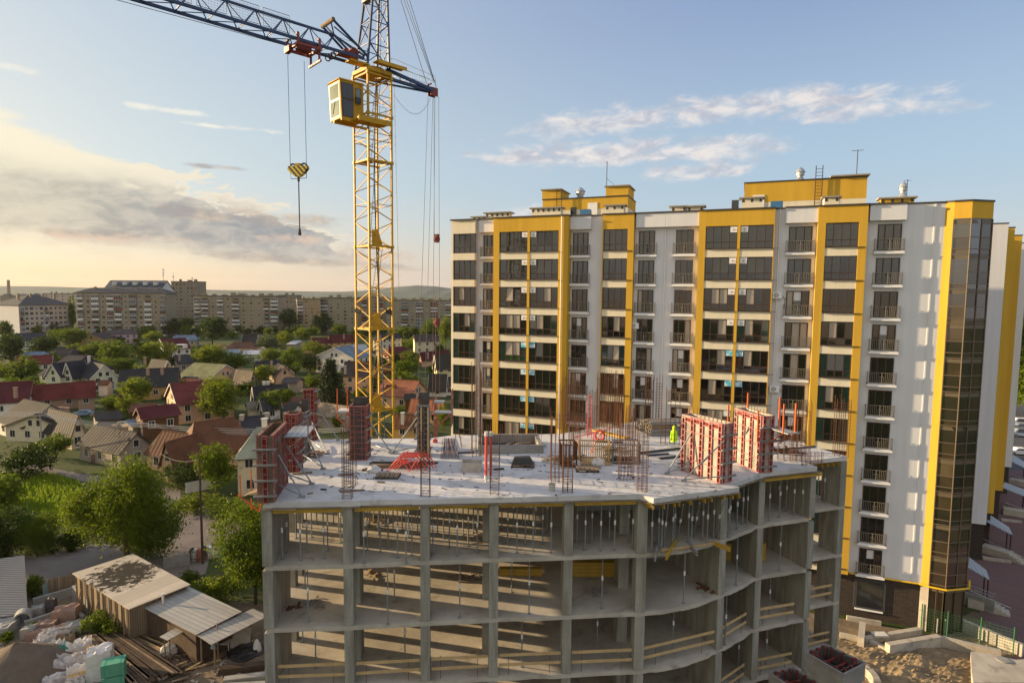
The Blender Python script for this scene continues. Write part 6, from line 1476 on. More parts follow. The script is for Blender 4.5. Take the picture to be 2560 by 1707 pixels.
block('low grey block far behind between the long block and the ochre corner', CX(60), CX(72), CX(172), 560, CY(812), 'tan2', 7, 'wvwvw', R(0), 'flat')
block('block with a sunlit ochre corner panel left of the crane mast', CX(168), CX(172), CX(296), 440, CY(832), 'ochre', 9, 'Bwvv', R(24), 'flat', 'tan2')
block('tan block with regular windows between the ochre corner and the mast', CX(292), CX(296), CX(478), 452, CY(826), 'olive', 9, 'Bwvwv', R(-3), 'flat')
block('brown block seen straight behind the crane mast', CX(470), CX(482), CX(625), 470, CY(824), 'tan2', 9, 'wBwwB', R(-4), 'flat')
block('greyish tan block between the crane mast and the white building', CX(630), CX(640), CX(985), 455, CY(838), 'olive', 9, 'wvBwBvBwB', R(-2), 'flat')
block('pale low block on the far left skyline', S(360), S(368), S(640), 760, SY(450), 'rosy', 5, 'wwvwvw', R(6), 'flat')
rs_ = random.Random(4)
for k in range(16):
    x = rs_.uniform(-20, 2300); y = rs_.uniform(900, 1500); o = block('small far grey block on the plain behind the estate, %s from the left' % 'one', S(x), S(x + 4), S(x + rs_.uniform(40, 110)), y, 733 + rs_.uniform(10, 20) * 600 / y, rs_.choice(('tan2', 'tan', 'white', 'rosy')), 3, 'vvv', R(rs_.uniform(-5, 8)), rs_.choice(('flat', 4.0)))[0]
    o['label'] = 'small far grey block on the plain behind the housing estate'; o['group'] = 'far blocks on the plain'
# masts on the tower block and the far chimney
for i, (x, y0, y1, Dd, lb) in enumerate(((1371, 240, 352, 525, 'tall antenna mast with dishes on the tower block roof'), (1455, 268, 350, 525, 'thin antenna mast on the tower block roof'), (1615, 308, 345, 525, 'short antenna mast at the right end of the tower block roof'))):
    p, q = aty(q1(x, y1), Dd), aty(q1(x, y0), Dd); o = empty('antenna_mast', p, lb, 'antenna', 'antenna masts on the tower block'); b = MB(); b.tube(p, q, .28, 6, .12); b.build('pole', 'rail', o)
    b = MB()
    for k in range(3 if i == 0 else 1): v = p.lerp(q, .45 + .2 * k); b.box(v.x - .7, v.y - .4, v.z, v.x + .7, v.y, v.z + 1.2)
    b.build('panel_antenna', 'trim', o)
p = aty(q1(70, 452), 1500); q = aty(q1(70, 340), 1500); o = empty('factory_chimney', p.to_2d().to_3d(), 'lone factory chimney on the far left skyline', 'chimney'); b = MB(); b.tube(p.to_2d().to_3d(), q, 4.5, 12, 3); b.build('stack', WM['brick'], o); b = MB(); b.tube(q, q + UP * 1.2, 3.4, 12); b.build('rim', 'roofline', o)
# small outbuildings that fill the plots between the houses
rs_ = random.Random(77)
for k in range(34):
    p = onz((rs_.uniform(0, 1110), rs_.uniform(862, 1040)), 3.0); a = rs_.uniform(-.5, .6); L = rs_.uniform(2.2, 4.5); hw = rs_.uniform(1.6, 2.6); hr = rs_.uniform(3.2, 4.4); rk = rs_.choice(('grey2', 'grey', 'slate', 'dbrown', 'red', 'tin', 'terra', 'brown', 'taupe'))
    nm = {'grey2': 'charcoal', 'grey': 'grey', 'slate': 'dark slate', 'dbrown': 'dark brown', 'red': 'red', 'tin': 'bright tin', 'terra': 'terracotta', 'brown': 'brown', 'taupe': 'taupe'}[rk]
    o = empty('garden_shed', (p.x, p.y, 0), 'small garden shed with %s roof tucked between the houses' % nm, 'shed', 'garden sheds between the houses'); r, w = MB(), MB(); d = Vector((math.cos(a), math.sin(a), 0)) * L / 2; c = Vector((p.x, p.y, hr))
    gable((r, w), c - d, c + d, hw, hr - hw * .55, 0, .3); w.build('wall', WM[rs_.choice(('cream', 'white', 'grey', 'brick', 'peach', 'timber'))], o); r.build('roof', RM[rk], o)
# ================================================================== trees and hedges
def leafmat(n, c, c2, tr=.35):
    m = mat(n, c, .6, c2, .55, .9, trans=tr, spec=.12); return m
LM = [leafmat('leaf_mid', (.118, .160, .009), (.055, .092, .007), .45), leafmat('leaf_light', (.17, .205, .012), (.088, .125, .009), .45), leafmat('leaf_dark', (.048, .075, .009), (.026, .045, .007), .4), leafmat('leaf_conifer', (.032, .045, .016), (.022, .034, .013), .15), leafmat('leaf_grey', (.10, .125, .055), (.07, .09, .04))]
M['bark'] = mat('bark', (.09, .065, .045), .9, (.05, .035, .025), 3, .8)
def tree_meshes(seed, kind, ncl, nlf, leaf):
    """unit tree: crown about 1 wide and 1 tall, trunk down to z 0"""
    rs = np.random.RandomState(seed); V, Fc = [], []
    if kind == 'conifer':
        cs = []
        for i in range(ncl):
            z = .08 + .9 * (i / ncl); r = .42 * (1 - z) ** .85 + .02; a = rs.rand() * 6.283; q = r * (.55 + .5 * rs.rand()); cs.append((q * math.cos(a), q * math.sin(a), z - q * .25, .085 + .05 * (1 - z), .05))
    else:
        cs = []; nl = rs.randint(5, 8); lob = [(rs.uniform(-.24, .24), rs.uniform(-.24, .24), rs.uniform(.42, .8), rs.uniform(.2, .3)) for _ in range(nl)] + [(0, 0, .55, .36)]
        if kind == 'low': lob = [(rs.uniform(-.37, .37), rs.uniform(-.37, .37), rs.uniform(.14, .80), rs.uniform(.10, .18)) for _ in range(20)] + [(0, 0, .5, .3), (.1, .05, .72, .2), (.25, -.2, .2, .16), (.32, -.1, .3, .16)]
        if kind == 'bush': lob = [(rs.uniform(-.3, .3), rs.uniform(-.3, .3), rs.uniform(.2, .6), rs.uniform(.22, .36)) for _ in range(nl + 2)]
        for i in range(ncl):
            l = lob[i % len(lob)]; d = rs.normal(size=3); d /= np.linalg.norm(d); k = l[3] * (.72 + .38 * rs.rand() ** .6)
            z = l[2] + d[2] * k * .9
            if kind == 'bush' and z < .02: z = rs.uniform(.02, .3)
            cs.append((l[0] + d[0] * k, l[1] + d[1] * k, max(z, .03), .062 + .05 * rs.rand(), .05))
    n = len(cs) * nlf; C = np.repeat(np.array([c[:3] for c in cs]), nlf, 0); Rr = np.repeat(np.array([c[3] for c in cs]), nlf)[:, None]
    P = C + rs.normal(size=(n, 3)) * Rr * np.array([.62, .62, .5])
    u = rs.normal(size=(n, 3)); u /= np.linalg.norm(u, axis=1)[:, None]; w = rs.normal(size=(n, 3)); w[:, 2] += .8 if kind != 'conifer' else .2; v = np.cross(u, w); v /= np.linalg.norm(v, axis=1)[:, None]
    s = leaf * (.6 + .8 * rs.rand(n))[:, None]; u = u * s; v = v * s * .62
    V = np.stack([P - u, P - v * .9, P + u, P + v * .9], 1).reshape(-1, 3); V[:, 2] = np.maximum(V[:, 2], .003)
    F = np.arange(n * 4).reshape(-1, 4)
    me = bpy.data.meshes.new('crown'); me.vertices.add(n * 4); me.loops.add(n * 4); me.polygons.add(n)
    me.vertices.foreach_set('co', V.astype(np.float32).ravel()); me.loops.foreach_set('vertex_index', F.ravel().astype(np.int32)); me.polygons.foreach_set('loop_start', np.arange(0, n * 4, 4, dtype=np.int32)); me.polygons.foreach_set('loop_total', np.full(n, 4, np.int32)); me.update(); me.validate()
    t = MB(); zt = .62 if kind != 'bush' else .3
    if kind == 'conifer': t.tube((0, 0, 0), (0, 0, .95), .022, 7, .004)
    else:
        for i in range(1 if kind == 'tree' else 3):
            b0 = Vector((rs.uniform(-.02, .02), rs.uniform(-.02, .02), 0)); t.tube(b0, (.01, 0, zt * .5), .028, 7, .02)
        for l in lob[:7]: t.tube((.01, 0, zt * .48), (l[0] * .8, l[1] * .8, l[2]), .015, 5, .005); t.tube(Vector((l[0] * .6, l[1] * .6, l[2] * .85)), (l[0] * 1.3, l[1] * 1.3, l[2] + .08), .007, 4, .003)
    return me, t
PROTO = {}
def proto(key, seed, kind, ncl, nlf, leaf):
    me, t = tree_meshes(seed, kind, ncl, nlf, leaf); tm = bpy.data.meshes.new('trunk'); tm.from_pydata(t.V, [], t.F); tm.materials.append(M['bark']); PROTO[key] = (me, tm)
for i in range(5): proto('t%d' % i, 20 + i, 'tree', 170, 22, .030)
for i in range(3): proto('b%d' % i, 40 + i, 'bush', 130, 20, .036)
proto('c0', 60, 'conifer', 520, 16, .022)
proto('big', 71, 'low', 760, 44, .0125); proto('big2', 72, 'tree', 420, 40, .018); proto('hedge', 73, 'bush', 420, 34, .018); proto('far0', 80, 'tree', 90, 14, .05); proto('far1', 81, 'bush', 80, 14, .06)
CM = {}
def tree(key, leaf, loc, w, h, label, cat='tree', group=None, yaw=None, d=None):
    me, tm = PROTO[key]
    if (key, leaf) not in CM:
        m2 = me if not me.materials else me.copy(); m2.materials.clear(); m2.materials.append(LM[leaf]); CM[(key, leaf)] = m2
    o = empty('conifer_tree' if key[0] == 'c' else 'leafy_bush' if cat == 'bush' else 'leafy_tree', loc, label, cat, group); o.rotation_euler = (0, 0, rnd() * 6.28 if yaw is None else yaw); o.scale = (w, d or w, h)
    for nm, m in (('crown', CM[(key, leaf)]), ('trunk', tm)):
        c = bpy.data.objects.new(nm, m); col.objects.link(c); c.parent = o
    return o
def tbox(zn, x0, y0, x1, y1, key, leaf, label, cat='tree', group=None, kw=1.12, lift=0.):
    a, c = zn(x0, y0), zn(x1, y1); p = onz(((a[0] + c[0]) / 2, c[1] + lift)); D = p.y
    w = abs(c[0] - a[0]) / FPX * D * kw; h = abs(c[1] - a[1]) / FPX * D * 1.12
    return tree(key, leaf, p, w, h, label, cat, group)
G1 = 'trees among the houses'
TB_ = [(q1, 0, 690, 110, 880, 't0', 2, 'dark tree at the left edge below the white blank end wall'), (q1, -30, 810, 215, 1045, 't1', 2, 'broad dark tree at the left edge above the rusty red roof'), (q1, -20, 1030, 190, 1200, 't2', 1, 'sunlit yellow green tree at the left edge'), (q1, 150, 1000, 350, 1195, 't3', 0, 'dark round tree left of the slate gabled house'),
       (q1, 255, 830, 480, 990, 't4', 2, 'tree in front of the white slate roofed house'), (q1, 390, 755, 540, 870, 't0', 0, 'tree below the rosy block'), (q1, 480, 755, 700, 910, 't1', 0, 'wide tree left of the orange gabled house'), (q1, 715, 850, 965, 1005, 't2', 0, 'tree in front of the pink house'), (q1, 850, 875, 1110, 1080, 't3', 0, 'tree right of the slate gabled house'),
       (q1, 1080, 870, 1240, 970, 't4', 2, 'small dark tree right of the pink house'), (q1, 1190, 865, 1460, 1070, 't0', 1, 'bright tree in front of the dormer house'), (q1, 860, 1005, 1130, 1115, 't1', 0, 'low tree between slate and asbestos roofs'), (q1, 1225, 765, 1370, 875, 't2', 1, 'light tree right of the pink house'),
       (q1, 1395, 680, 1620, 810, 't3', 2, 'dark tree under the tower block'), (q1, 1505, 665, 1625, 780, 't4', 2, 'tall dark tree under the tower block'), (q1, 1670, 660, 1900, 880, 't0', 2, 'big dark tree before the long block'), (q1, 1595, 900, 1885, 1095, 't1', 1, 'bright tree above the olive roof'), (q1, 1840, 945, 2115, 1095, 't2', 0, 'tree right of the olive roof'),
       (q1, 2170, 815, 2360, 950, 't3', 4, 'pale silvery round tree below the long block'), (q1, 2150, 925, 2360, 1040, 't4', 1, 'sunlit tree above the slate roof'), (q1, 2150, 1055, 2310, 1210, 't0', 1, 'light green tree beside the brick gabled house'), (q1, 990, 1175, 1245, 1400, 't1', 1, 'sunlit tree in front of the asbestos roof'),
       (q1, 850, 1300, 1015, 1465, 't2', 0, 'tree right of the wine red tin roof'), (q1, 990, 1320, 1165, 1490, 't3', 1, 'small bright tree left of the timber house'), (q1, 1685, 1200, 2070, 1530, 't4', 1, 'large sunlit walnut tree right of the peach house'), (q1, 2150, 1275, 2370, 1490, 't0', 1, 'bright yellow green tree left of the formwork'), (q1, 165, 725, 355, 790, 't1', 0, 'low trees before the rosy block'),
       (q1, 235, 1140, 415, 1230, 't2', 0, 'low bushy tree in front of the slate gabled house'), (q1, 590, 520, 645, 800, 't3', 0, 'poplar like tree in the gap between rosy and big block'), (q1, 875, 1485, 1065, 1590, 't4', 0, 'small tree by the patched grey shed'),
       (b8, -20, 365, 185, 570, 't1', 1, 'pale sunlit tree left of the small tin shed'), (b8, 185, 310, 385, 480, 't2', 1, 'tree above the small tin shed'), (b8, 400, 155, 670, 390, 't3', 2, 'dark tree before the ochre corner block'), (b8, -10, 105, 250, 380, 't4', 2, 'dark rounded tree left of the ochre corner block'), (b8, 665, 265, 860, 410, 't0', 0, 'tree before the tan block with regular windows'),
       (b8, 50, 565, 305, 770, 't1', 0, 'tree left of the white tin roofed house'), (b8, 260, 475, 540, 700, 't2', 1, 'bright tree behind the white tin roofed house'), (b8, -10, 640, 205, 870, 't3', 0, 'dark leafy tree beside the brown roofed cottage'), (b8, 235, 650, 540, 890, 't4', 2, 'shady tree in front of the white tin roofed house'),
       (b8, 1450, 735, 1785, 970, 't0', 0, 'round tree left of the lemon house'), (b8, 1530, 615, 1820, 770, 't1', 1, 'sunlit tree in front of the cream two storey house'), (b8, 1570, 295, 1765, 430, 't2', 1, 'light tree before the greyish tan block'), (b8, 1790, 225, 2025, 450, 't3', 0, 'tree behind the cream two storey house'), (b8, 2030, 215, 2190, 590, 't4', 1, 'tall light tree beside the white building'),
       (b8, -30, 1095, 210, 1350, 't0', 1, 'vivid green tree behind the left formwork'), (b8, 670, 1430, 850, 1600, 't1', 1, 'small bright tree behind the dark column formwork'), (b8, 1470, 1290, 1620, 1420, 't2', 0, 'bush like tree beside the mast foot'), (b8, 1990, 1330, 2200, 1600, 't3', 1, 'tree below the terracotta house by the white building'), (b8, 1020, 930, 1290, 1120, 't4', 0, 'tree half hidden behind the mast'), (b8, 1020, 330, 1150, 470, 't0', 2, 'dark small tree left of the cream three storey house')]
for zn, x0, y0, x1, y1, key, leaf, lb in TB_: tbox(zn, x0, y0, x1, y1, key, leaf, lb, group=G1)
tbox(b8, 445, 770, 855, 1290, 'c0', 3, 'tall broad dark conifer left of the crane mast', kw=1.15)
tbox(q2, 225, 190, 390, 320, 't2', 0, 'round tree in front of the cream bungalow', group=G1)
tbox(q2, 0, 235, 235, 420, 'b0', 2, 'dark bush beside the lane at the left edge', 'bush'); tbox(q2, -90, 355, 130, 590, 'b1', 0, 'tall sunlit bush at the left edge of the meadow', 'bush')
tbox(q2, 915, 345, 1120, 480, 'b2', 2, 'dark bush beside the garden wall', 'bush'); tbox(q2, 1105, 265, 1310, 530, 't4', 0, 'tree in front of the white house by the formwork', group=G1)
tbox(q2, -120, 560, 160, 860, 'hedge', 2, 'big dark thicket along the street at the left edge', 'bush', kw=1.05); tbox(q2, 120, 600, 330, 830, 'hedge', 0, 'rounded dark thicket left of the big tree', 'bush', kw=1.0); tbox(q2, 320, 680, 500, 820, 'b1', 2, 'low dark bush under the big tree', 'bush', kw=1.)
BT = onz(q2(830, 905)); D = BT.y
tree('big', 0, BT + Vector((-2.2, -.6, 0)), 9.2, 13.2, 'large spreading sunlit tree behind the tin roofed sheds', yaw=1.1)
RT = onz(q2(1330, 1120)); tree('big2', 0, RT + Vector((1.7, -.3, 0)), 6.6, 9.4, 'dense green tree beside the left corner of the concrete building', yaw=.4)
tbox(q2, 1080, 940, 1300, 1130, 'b0', 1, 'sunlit low branches left of the dense green tree', 'bush')
for x0, x1, y0, y1, k, lb in ((1015, 1180, 520, 600, 1, 'left end'), (1150, 1330, 545, 640, 0, 'middle'), (1290, 1470, 580, 690, 1, 'right end')): tbox(q2, x0, y0, x1, y1, 'b2', k, '%s of the grassy hedge along the curved street' % lb, 'bush', 'hedge along the street bend', kw=1.3)
for x0, y0, x1, y1, lb in ((480, 1130, 640, 1270, 'weedy bush at the foot of the big shed'), (600, 1180, 740, 1300, 'weedy bush beside the green planks'), (140, 930, 250, 1080, 'dark bush behind the grey garage'), (165, 1215, 240, 1285, 'small bright weed by the concrete ring'), (0, 1265, 70, 1330, 'small weed at the left edge of the yard'), (1000, 930, 1100, 1010, 'small bush at the fence under the big tree')): tbox(q2, x0, y0, x1, y1, 'b1', 0, lb, 'bush', 'weeds in the yard')
# trees that fill the gaps between roofs, and the belt in front of the blocks
rs = random.Random(11); n = 0
for k in range(46):
    x = 1120 * (k + rs.random() * .8) / 46; y = rs.uniform(832, 846); p = onz((x, y)); h = rs.uniform(6, 10)
    tree(rs.choice(('far0', 'far1')), rs.choice((0, 0, 2, 2, 1)), p, h * rs.uniform(.8, 1.2), h, 'tree in the green belt at the foot of the apartment blocks', group='green belt before the apartment blocks')
for k in range(120):
    y = rs.uniform(848, 1000); x = rs.uniform(0, 1120); p = onz((x, y)); h = rs.uniform(2.4, 6.2)
    tree(rs.choice(('far0', 'far1', 'b0', 'b1')), rs.choice((0, 0, 1, 2)), p, h * rs.uniform(.9, 1.4), h, 'low garden tree tucked between the house roofs', group='garden trees between the houses')
for k in range(26):
    p = Vector((rs.uniform(-1500, 500), rs.uniform(620, 1500), 0)); h = rs.uniform(10, 18); tree(rs.choice(('far0', 'far1')), 2, p, h * 3, h * .9, 'far clump of trees on the plain behind the blocks', group='far tree clumps on the plain')
for i, (x, y, lb) in enumerate(((2548, 640, 'tree far behind the right end of the yellow building'), (2552, 590, 'tall tree at the right edge behind the yellow building'))):
    p = aty((x + 8, y), 150); p.z = 0; tree('t1', 0, p + Vector((6, 8 * i, 0)), 14, 22 + 8 * i, lb)
# meadow grass
gb = MB(); 
def inpoly(x, y, P):
    c = False
    for i in range(len(P)):
        a, b_ = P[i], P[i - 1]
        if (a[1] > y) != (b_[1] > y) and x < (b_[0] - a[0]) * (y - a[1]) / (b_[1] - a[1]) + a[0]: c = not c
    return c
MP = [onz(q2(*p)) for p in ((0, 470), (130, 480), (150, 440), (260, 405), (430, 450), (470, 560), (430, 640), (300, 640), (0, 600))]; MP = [(v.x, v.y) for v in MP]
for k in range(5200):
    x, y = rs.uniform(min(p[0] for p in MP), max(p[0] for p in MP)), rs.uniform(min(p[1] for p in MP), max(p[1] for p in MP))
    if not inpoly(x, y, MP): continue
    h = rs.uniform(.25, .8); a = rs.random() * 6.28; w = .12; d = Vector((math.cos(a) * w, math.sin(a) * w, 0)); t_ = Vector((rs.gauss(0, .15), rs.gauss(0, .15), h)); p = Vector((x, y, .01)); gb.face(p - d, p + d, p + t_ + d * .2, p + t_ - d * .2)
tag(gb.build('meadow_grass', leafmat('grass_blades', (.20, .27, .015), (.13, .19, .012), .45)), 'bright sunlit meadow grass beside the lane', 'grass', kind='stuff')
# ================================================================== yard with sheds on the left
def rz_(x, y, z=0): return onz(r6(x, y), z)
M['corr'] = striped('corrugated_tin', (.40, .375, .33), (.26, .24, .215), (.5, .87, 0), 2.4, .5, .8, .12, .01, .4, vary=.6)
M['corr_b'] = striped('corrugated_asbestos', (.47, .41, .33), (.34, .30, .24), (.86, -.5, 0), .95, .85, .97, .02, .004, vary=.8)
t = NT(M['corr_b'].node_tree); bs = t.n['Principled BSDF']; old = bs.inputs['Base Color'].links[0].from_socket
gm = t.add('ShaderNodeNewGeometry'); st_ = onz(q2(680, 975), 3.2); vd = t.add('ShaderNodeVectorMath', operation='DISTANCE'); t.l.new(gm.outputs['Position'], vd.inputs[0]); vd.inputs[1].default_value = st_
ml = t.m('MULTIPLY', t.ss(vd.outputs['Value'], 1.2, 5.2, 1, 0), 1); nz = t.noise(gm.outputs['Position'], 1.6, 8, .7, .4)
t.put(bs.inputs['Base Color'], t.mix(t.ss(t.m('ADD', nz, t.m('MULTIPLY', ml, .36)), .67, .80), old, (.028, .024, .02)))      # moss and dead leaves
M['corr_g'] = striped('grey_corrugated', (.21, .205, .2), (.16, .155, .15), (0, .5, .7), 5.0, .7, .5, .35, .012, 0, profile='SIN')
M['boards'] = striped('vertical_boards', (.26, .20, .135), (.06, .045, .03), (.7, .7, 0), 5.5, .85, .86, .04, .008, vary=.55)
M['boards_g'] = striped('green_boards', (.085, .21, .13), (.03, .07, .04), (.7, .7, 0), 4.5, .7, .88, .04, .008, vary=.4)
M['boards_l'] = striped('light_green_boards', (.30, .36, .17), (.10, .12, .05), (.7, .7, 0), 5., .75, .86, .04, .008, vary=.4)
def shed(label, corners, z, thick, roofm, wallm, inset=.35, walls=(0, 1, 2, 3), dz=(0, 0, 0, 0), cat='shed', over=None):
    P = [onz(q2(*c), z) for c in corners]; P = [p + UP * d for p, d in zip(P, dz)]
    c = sum(P, Vector()) / 4; o = empty('shed', c.to_2d().to_3d(), label, cat)
    b = MB(); b.hexa(P, [p + UP * thick for p in P]); b.build('roof', roofm, o)
    q = [p + (c - p).normalized() * inset for p in P]; w = MB()
    for k in walls:
        a, e = q[k], q[(k + 1) % 4]; d = (e - a).to_2d().to_3d().normalized(); n = Vector((-d.y, d.x, 0)) * .08
        w.hexa([a.to_2d().to_3d(), e.to_2d().to_3d(), e.to_2d().to_3d() + n, a.to_2d().to_3d() + n], [a - UP * .01, e - UP * .01, e + n - UP * .01, a + n - UP * .01])
    if walls: w.build('wall', wallm, o)
    return o, P, q
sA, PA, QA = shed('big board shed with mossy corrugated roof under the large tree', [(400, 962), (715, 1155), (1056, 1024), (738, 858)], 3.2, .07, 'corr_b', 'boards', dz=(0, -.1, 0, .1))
b = MB()
for k in range(9):
    a = QA[0].lerp(QA[1], .06 + .11 * k); b.beam(a.to_2d().to_3d() + Vector((-.12, -.12, 0)), a + Vector((-.12, -.12, -.1)), .1)
    if k % 3 == 1: b.beam(a.to_2d().to_3d() + Vector((-.6, -.5, 0)), a + Vector((-.16, -.16, -.8)), .08)
b.build('post', 'wood', sA)
sB, PB, QB = shed('lower shed with corrugated tin roof between the mossy shed and the canopy', [(798, 1152), (1086, 1302), (1340, 1182), (1042, 1040)], 2.7, .05, 'corr', 'wood_d', dz=(0, 0, .15, .15))  # shade under the roof put into the wall colour as dark wood
p = onz(q2(905, 1120), 2.9); b = MB(); b.tube(p - UP * .3, p + UP * .75, .1, 10); b.tube(p + UP * .75, p + UP * .82, .14, 10); b.build('stove_pipe', 'fascia', sB)
sC, PC, QC = shed('open tin canopy on posts beside the corner of the concrete building', [(1086, 1300), (1172, 1356), (1488, 1196), (1402, 1156)], 2.6, .05, 'corr', 'wood', walls=())
b = MB()
for k, q in enumerate(QC): b.beam(q.to_2d().to_3d(), q - UP * .02, .11)
b.build('post', 'wood', sC)
sD, PD, QD = shed('small tin awning over the light green board door', [(884, 1312), (928, 1332), (1032, 1276), (990, 1254)], 2.2, .04, 'tin_roof' if False else 'corr', 'wood', walls=(), cat='awning')
b = MB()
for q in (QD[0], QD[1]): b.beam(q.to_2d().to_3d(), q, .07)
b.build('post', 'wood', sD)
def wallrun(name, label, cat, pts, h, th, m, z0=0., group=None):
    P = [onz(q2(*p), 0) for p in pts]; b = MB()
    for a, c in zip(P[:-1], P[1:]):
        d = (c - a).normalized(); b.fbox((a, d, Vector((-d.y, d.x, 0)), UP), 0, 0, z0, (c - a).length, th, h)
    return tag(b.build(name, m, at=P[0]), label, cat, group)
wallrun('board_screen', 'light green board screen under the small awning', 'board screen', [(1005, 1375), (1110, 1420)], 2.0, .06, 'boards_l'); wallrun('board_screen', 'dark green board wall left of the small awning', 'board screen', [(850, 1280), (960, 1330)], 1.9, .06, 'boards_g')
wallrun('board_fence', 'brown board fence between the garage and the big shed', 'fence', [(272, 1095), (420, 1065)], 1.9, .06, 'boards'); wallrun('sheet_fence', 'pale blue sheet gate post by the brown fence', 'fence', [(245, 1120), (272, 1095)], 1.7, .05, 'blue_fence' if False else mat('faded_blue_sheet', (.16, .24, .26), .7))
gP = [onz(q2(*c), z) for c, z in (((-60, 1178), .0), ((150, 1150), .0))]
o, P_, Q_ = shed('long grey corrugated garage at the left edge of the yard', [(-200, 1195), (152, 1148), (140, 935), (-200, 985)], 1.6, .08, 'corr_g', 'corr_g', .1, dz=(-.6, -.6, 1.4, 1.4), cat='garage')
wallrun('block_wall', 'low concrete block wall at the back of the yard', 'wall', [(185, 1150), (405, 1085)], .85, .3, 'conc', group='low concrete walls in the yard'); wallrun('block_wall', 'tall concrete block wall running towards the big shed', 'wall', [(402, 1110), (488, 1190)], 1.5, .35, 'conc', group='low concrete walls in the yard')
wallrun('block_wall', 'front concrete wall beside the concrete ring', 'wall', [(140, 1270), (320, 1210)], .7, .3, 'conc', group='low concrete walls in the yard'); wallrun('block_wall', 'short concrete wall at the foot of the brick stack', 'wall', [(405, 1190), (450, 1245)], .8, .3, 'conc', group='low concrete walls in the yard')
def lump(label, cat, name, p0, w, d, h, m, seed, yaw=0., rough=.12, group=None, n=5, lump_=1):
    """irregular stacked block: grid box with jittered surface"""
    rs = random.Random(seed); p = onz(q2(*p0)); U = Vector((math.cos(yaw), math.sin(yaw), 0)); Vn = Vector((-U.y, U.x, 0)); b = MB(); N = n
    top = [[p + U * (w * (i / N - .5) * .95) + Vn * (d * (j / N - .5) * .95) + UP * (h * (1 + (rs.random() - .6) * rough * 2.2)) for i in range(N + 1)] for j in range(N + 1)]
    bot = [[p + U * (w * (i / N - .5)) + Vn * (d * (j / N - .5)) + UP * .003 for i in range(N + 1)] for j in range(N + 1)]
    for j in range(N):
        for i in range(N): b.face(top[j][i], top[j][i + 1], top[j + 1][i + 1], top[j + 1][i])
    for i in range(N):
        b.face(bot[0][i], bot[0][i + 1], top[0][i + 1], top[0][i]); b.face(bot[N][i + 1], bot[N][i], top[N][i], top[N][i + 1]); b.face(bot[i + 1][0], bot[i][0], top[i][0], top[i + 1][0]); b.face(bot[i][N], bot[i + 1][N], top[i + 1][N], top[i][N])
    return tag(b.build(name, m, at=p), label, cat, group)
GBk = 'stacks of bricks in the yard'
for k, (x, y, w, d, h, m, lb) in enumerate(((372, 1235, 2.0, 1.4, 1.5, 'brick_c', 'tall stack of reddish bricks in the yard'), (345, 1300, 1.8, 1.0, .8, 'brick_c', 'low stack of bricks in front of the tall brick stack'), (415, 1290, 1.5, 1.2, .95, 'conc', 'grey block stack right of the low brick stack'), (262, 1280, 1.6, 1.0, .9, 'brick_c', 'rough brick stack beside the bright weed'), (225, 1320, 2.0, 1.0, .75, 'brick_c', 'long low brick stack nearest the sand heap'), (165, 1310, 1.1, .9, .9, 'conc', 'small grey stack with a white lid beside the sand heap'), (285, 1180, .8, .7, 1.4, 'form_k', 'dark narrow concrete post block inside the low walls'), (212, 1200, 1.1, .9, 1.0, 'conc', 'square concrete block behind the concrete ring'), (510, 1270, 1.2, .8, .6, 'conc', 'small rubble stack beside the weeds'), (25, 1290, 1.6, 2.0, .9, 'conc', 'pale concrete slab block at the left edge of the yard'), (20, 1225, 1.8, 1.2, .7, 'conc', 'concrete slab stack below the garage'), (90, 1175, .9, .8, .9, 'conc', 'broken concrete chunk at the corner of the garage'))):
    lump(lb, 'stack', 'brick_stack' if m == 'brick_c' else 'block_stack', (x, y), w, d, h, m, 30 + k, .25, .1, GBk)
p = onz(q2(130, 1245)); b = MB(); c = p + UP * .7; ax = Vector((.5, -.85, 0)); u = Vector((.85, .5, 0))
for k in range(20):
    a0, a1 = 6.2832 * k / 20, 6.2832 * (k + 1) / 20; R0, R1 = .7, .56; f = lambda r, a, s: c + u * r * math.cos(a) + UP * r * math.sin(a) + ax * s
    b.hexa([f(R1, a0, -.5), f(R0, a0, -.5), f(R0, a1, -.5), f(R1, a1, -.5)], [f(R1, a0, .5), f(R0, a0, .5), f(R0, a1, .5), f(R1, a1, .5)])
tag(b.build('concrete_ring', 'conc', at=p), 'concrete well ring lying on its side in the yard', 'concrete ring')
# sand heap
p = onz(q2(95, 1500)); b = MB(); N = 26; rs = random.Random(3); V = []
for j in range(12):
    r = j / 11
    for i in range(N):
        a = 6.2832 * i / N; rr = r * (4.3 + .3 * math.sin(3 * a)); z = 2.3 * max(0, (1 - r)) ** 1.05 * (1 + .05 * rs.random()) + .01 - (.05 if r == 1 else 0); V.append(tuple(p + Vector((rr * math.cos(a) * 1.05, rr * math.sin(a), z))))
b.V = V
for j in range(11):
    for i in range(N): b.F.append((j * N + i, (j + 1) * N + i, (j + 1) * N + (i + 1) % N, j * N + (i + 1) % N))
M['sand'] = mat('dark_sand', (.15, .115, .085), .97, (.10, .08, .06), .8, .8, .06, 5)
tag(b.build('sand_heap', 'sand', at=p, smooth=True), 'big brown sand heap at the lower left corner', 'heap')
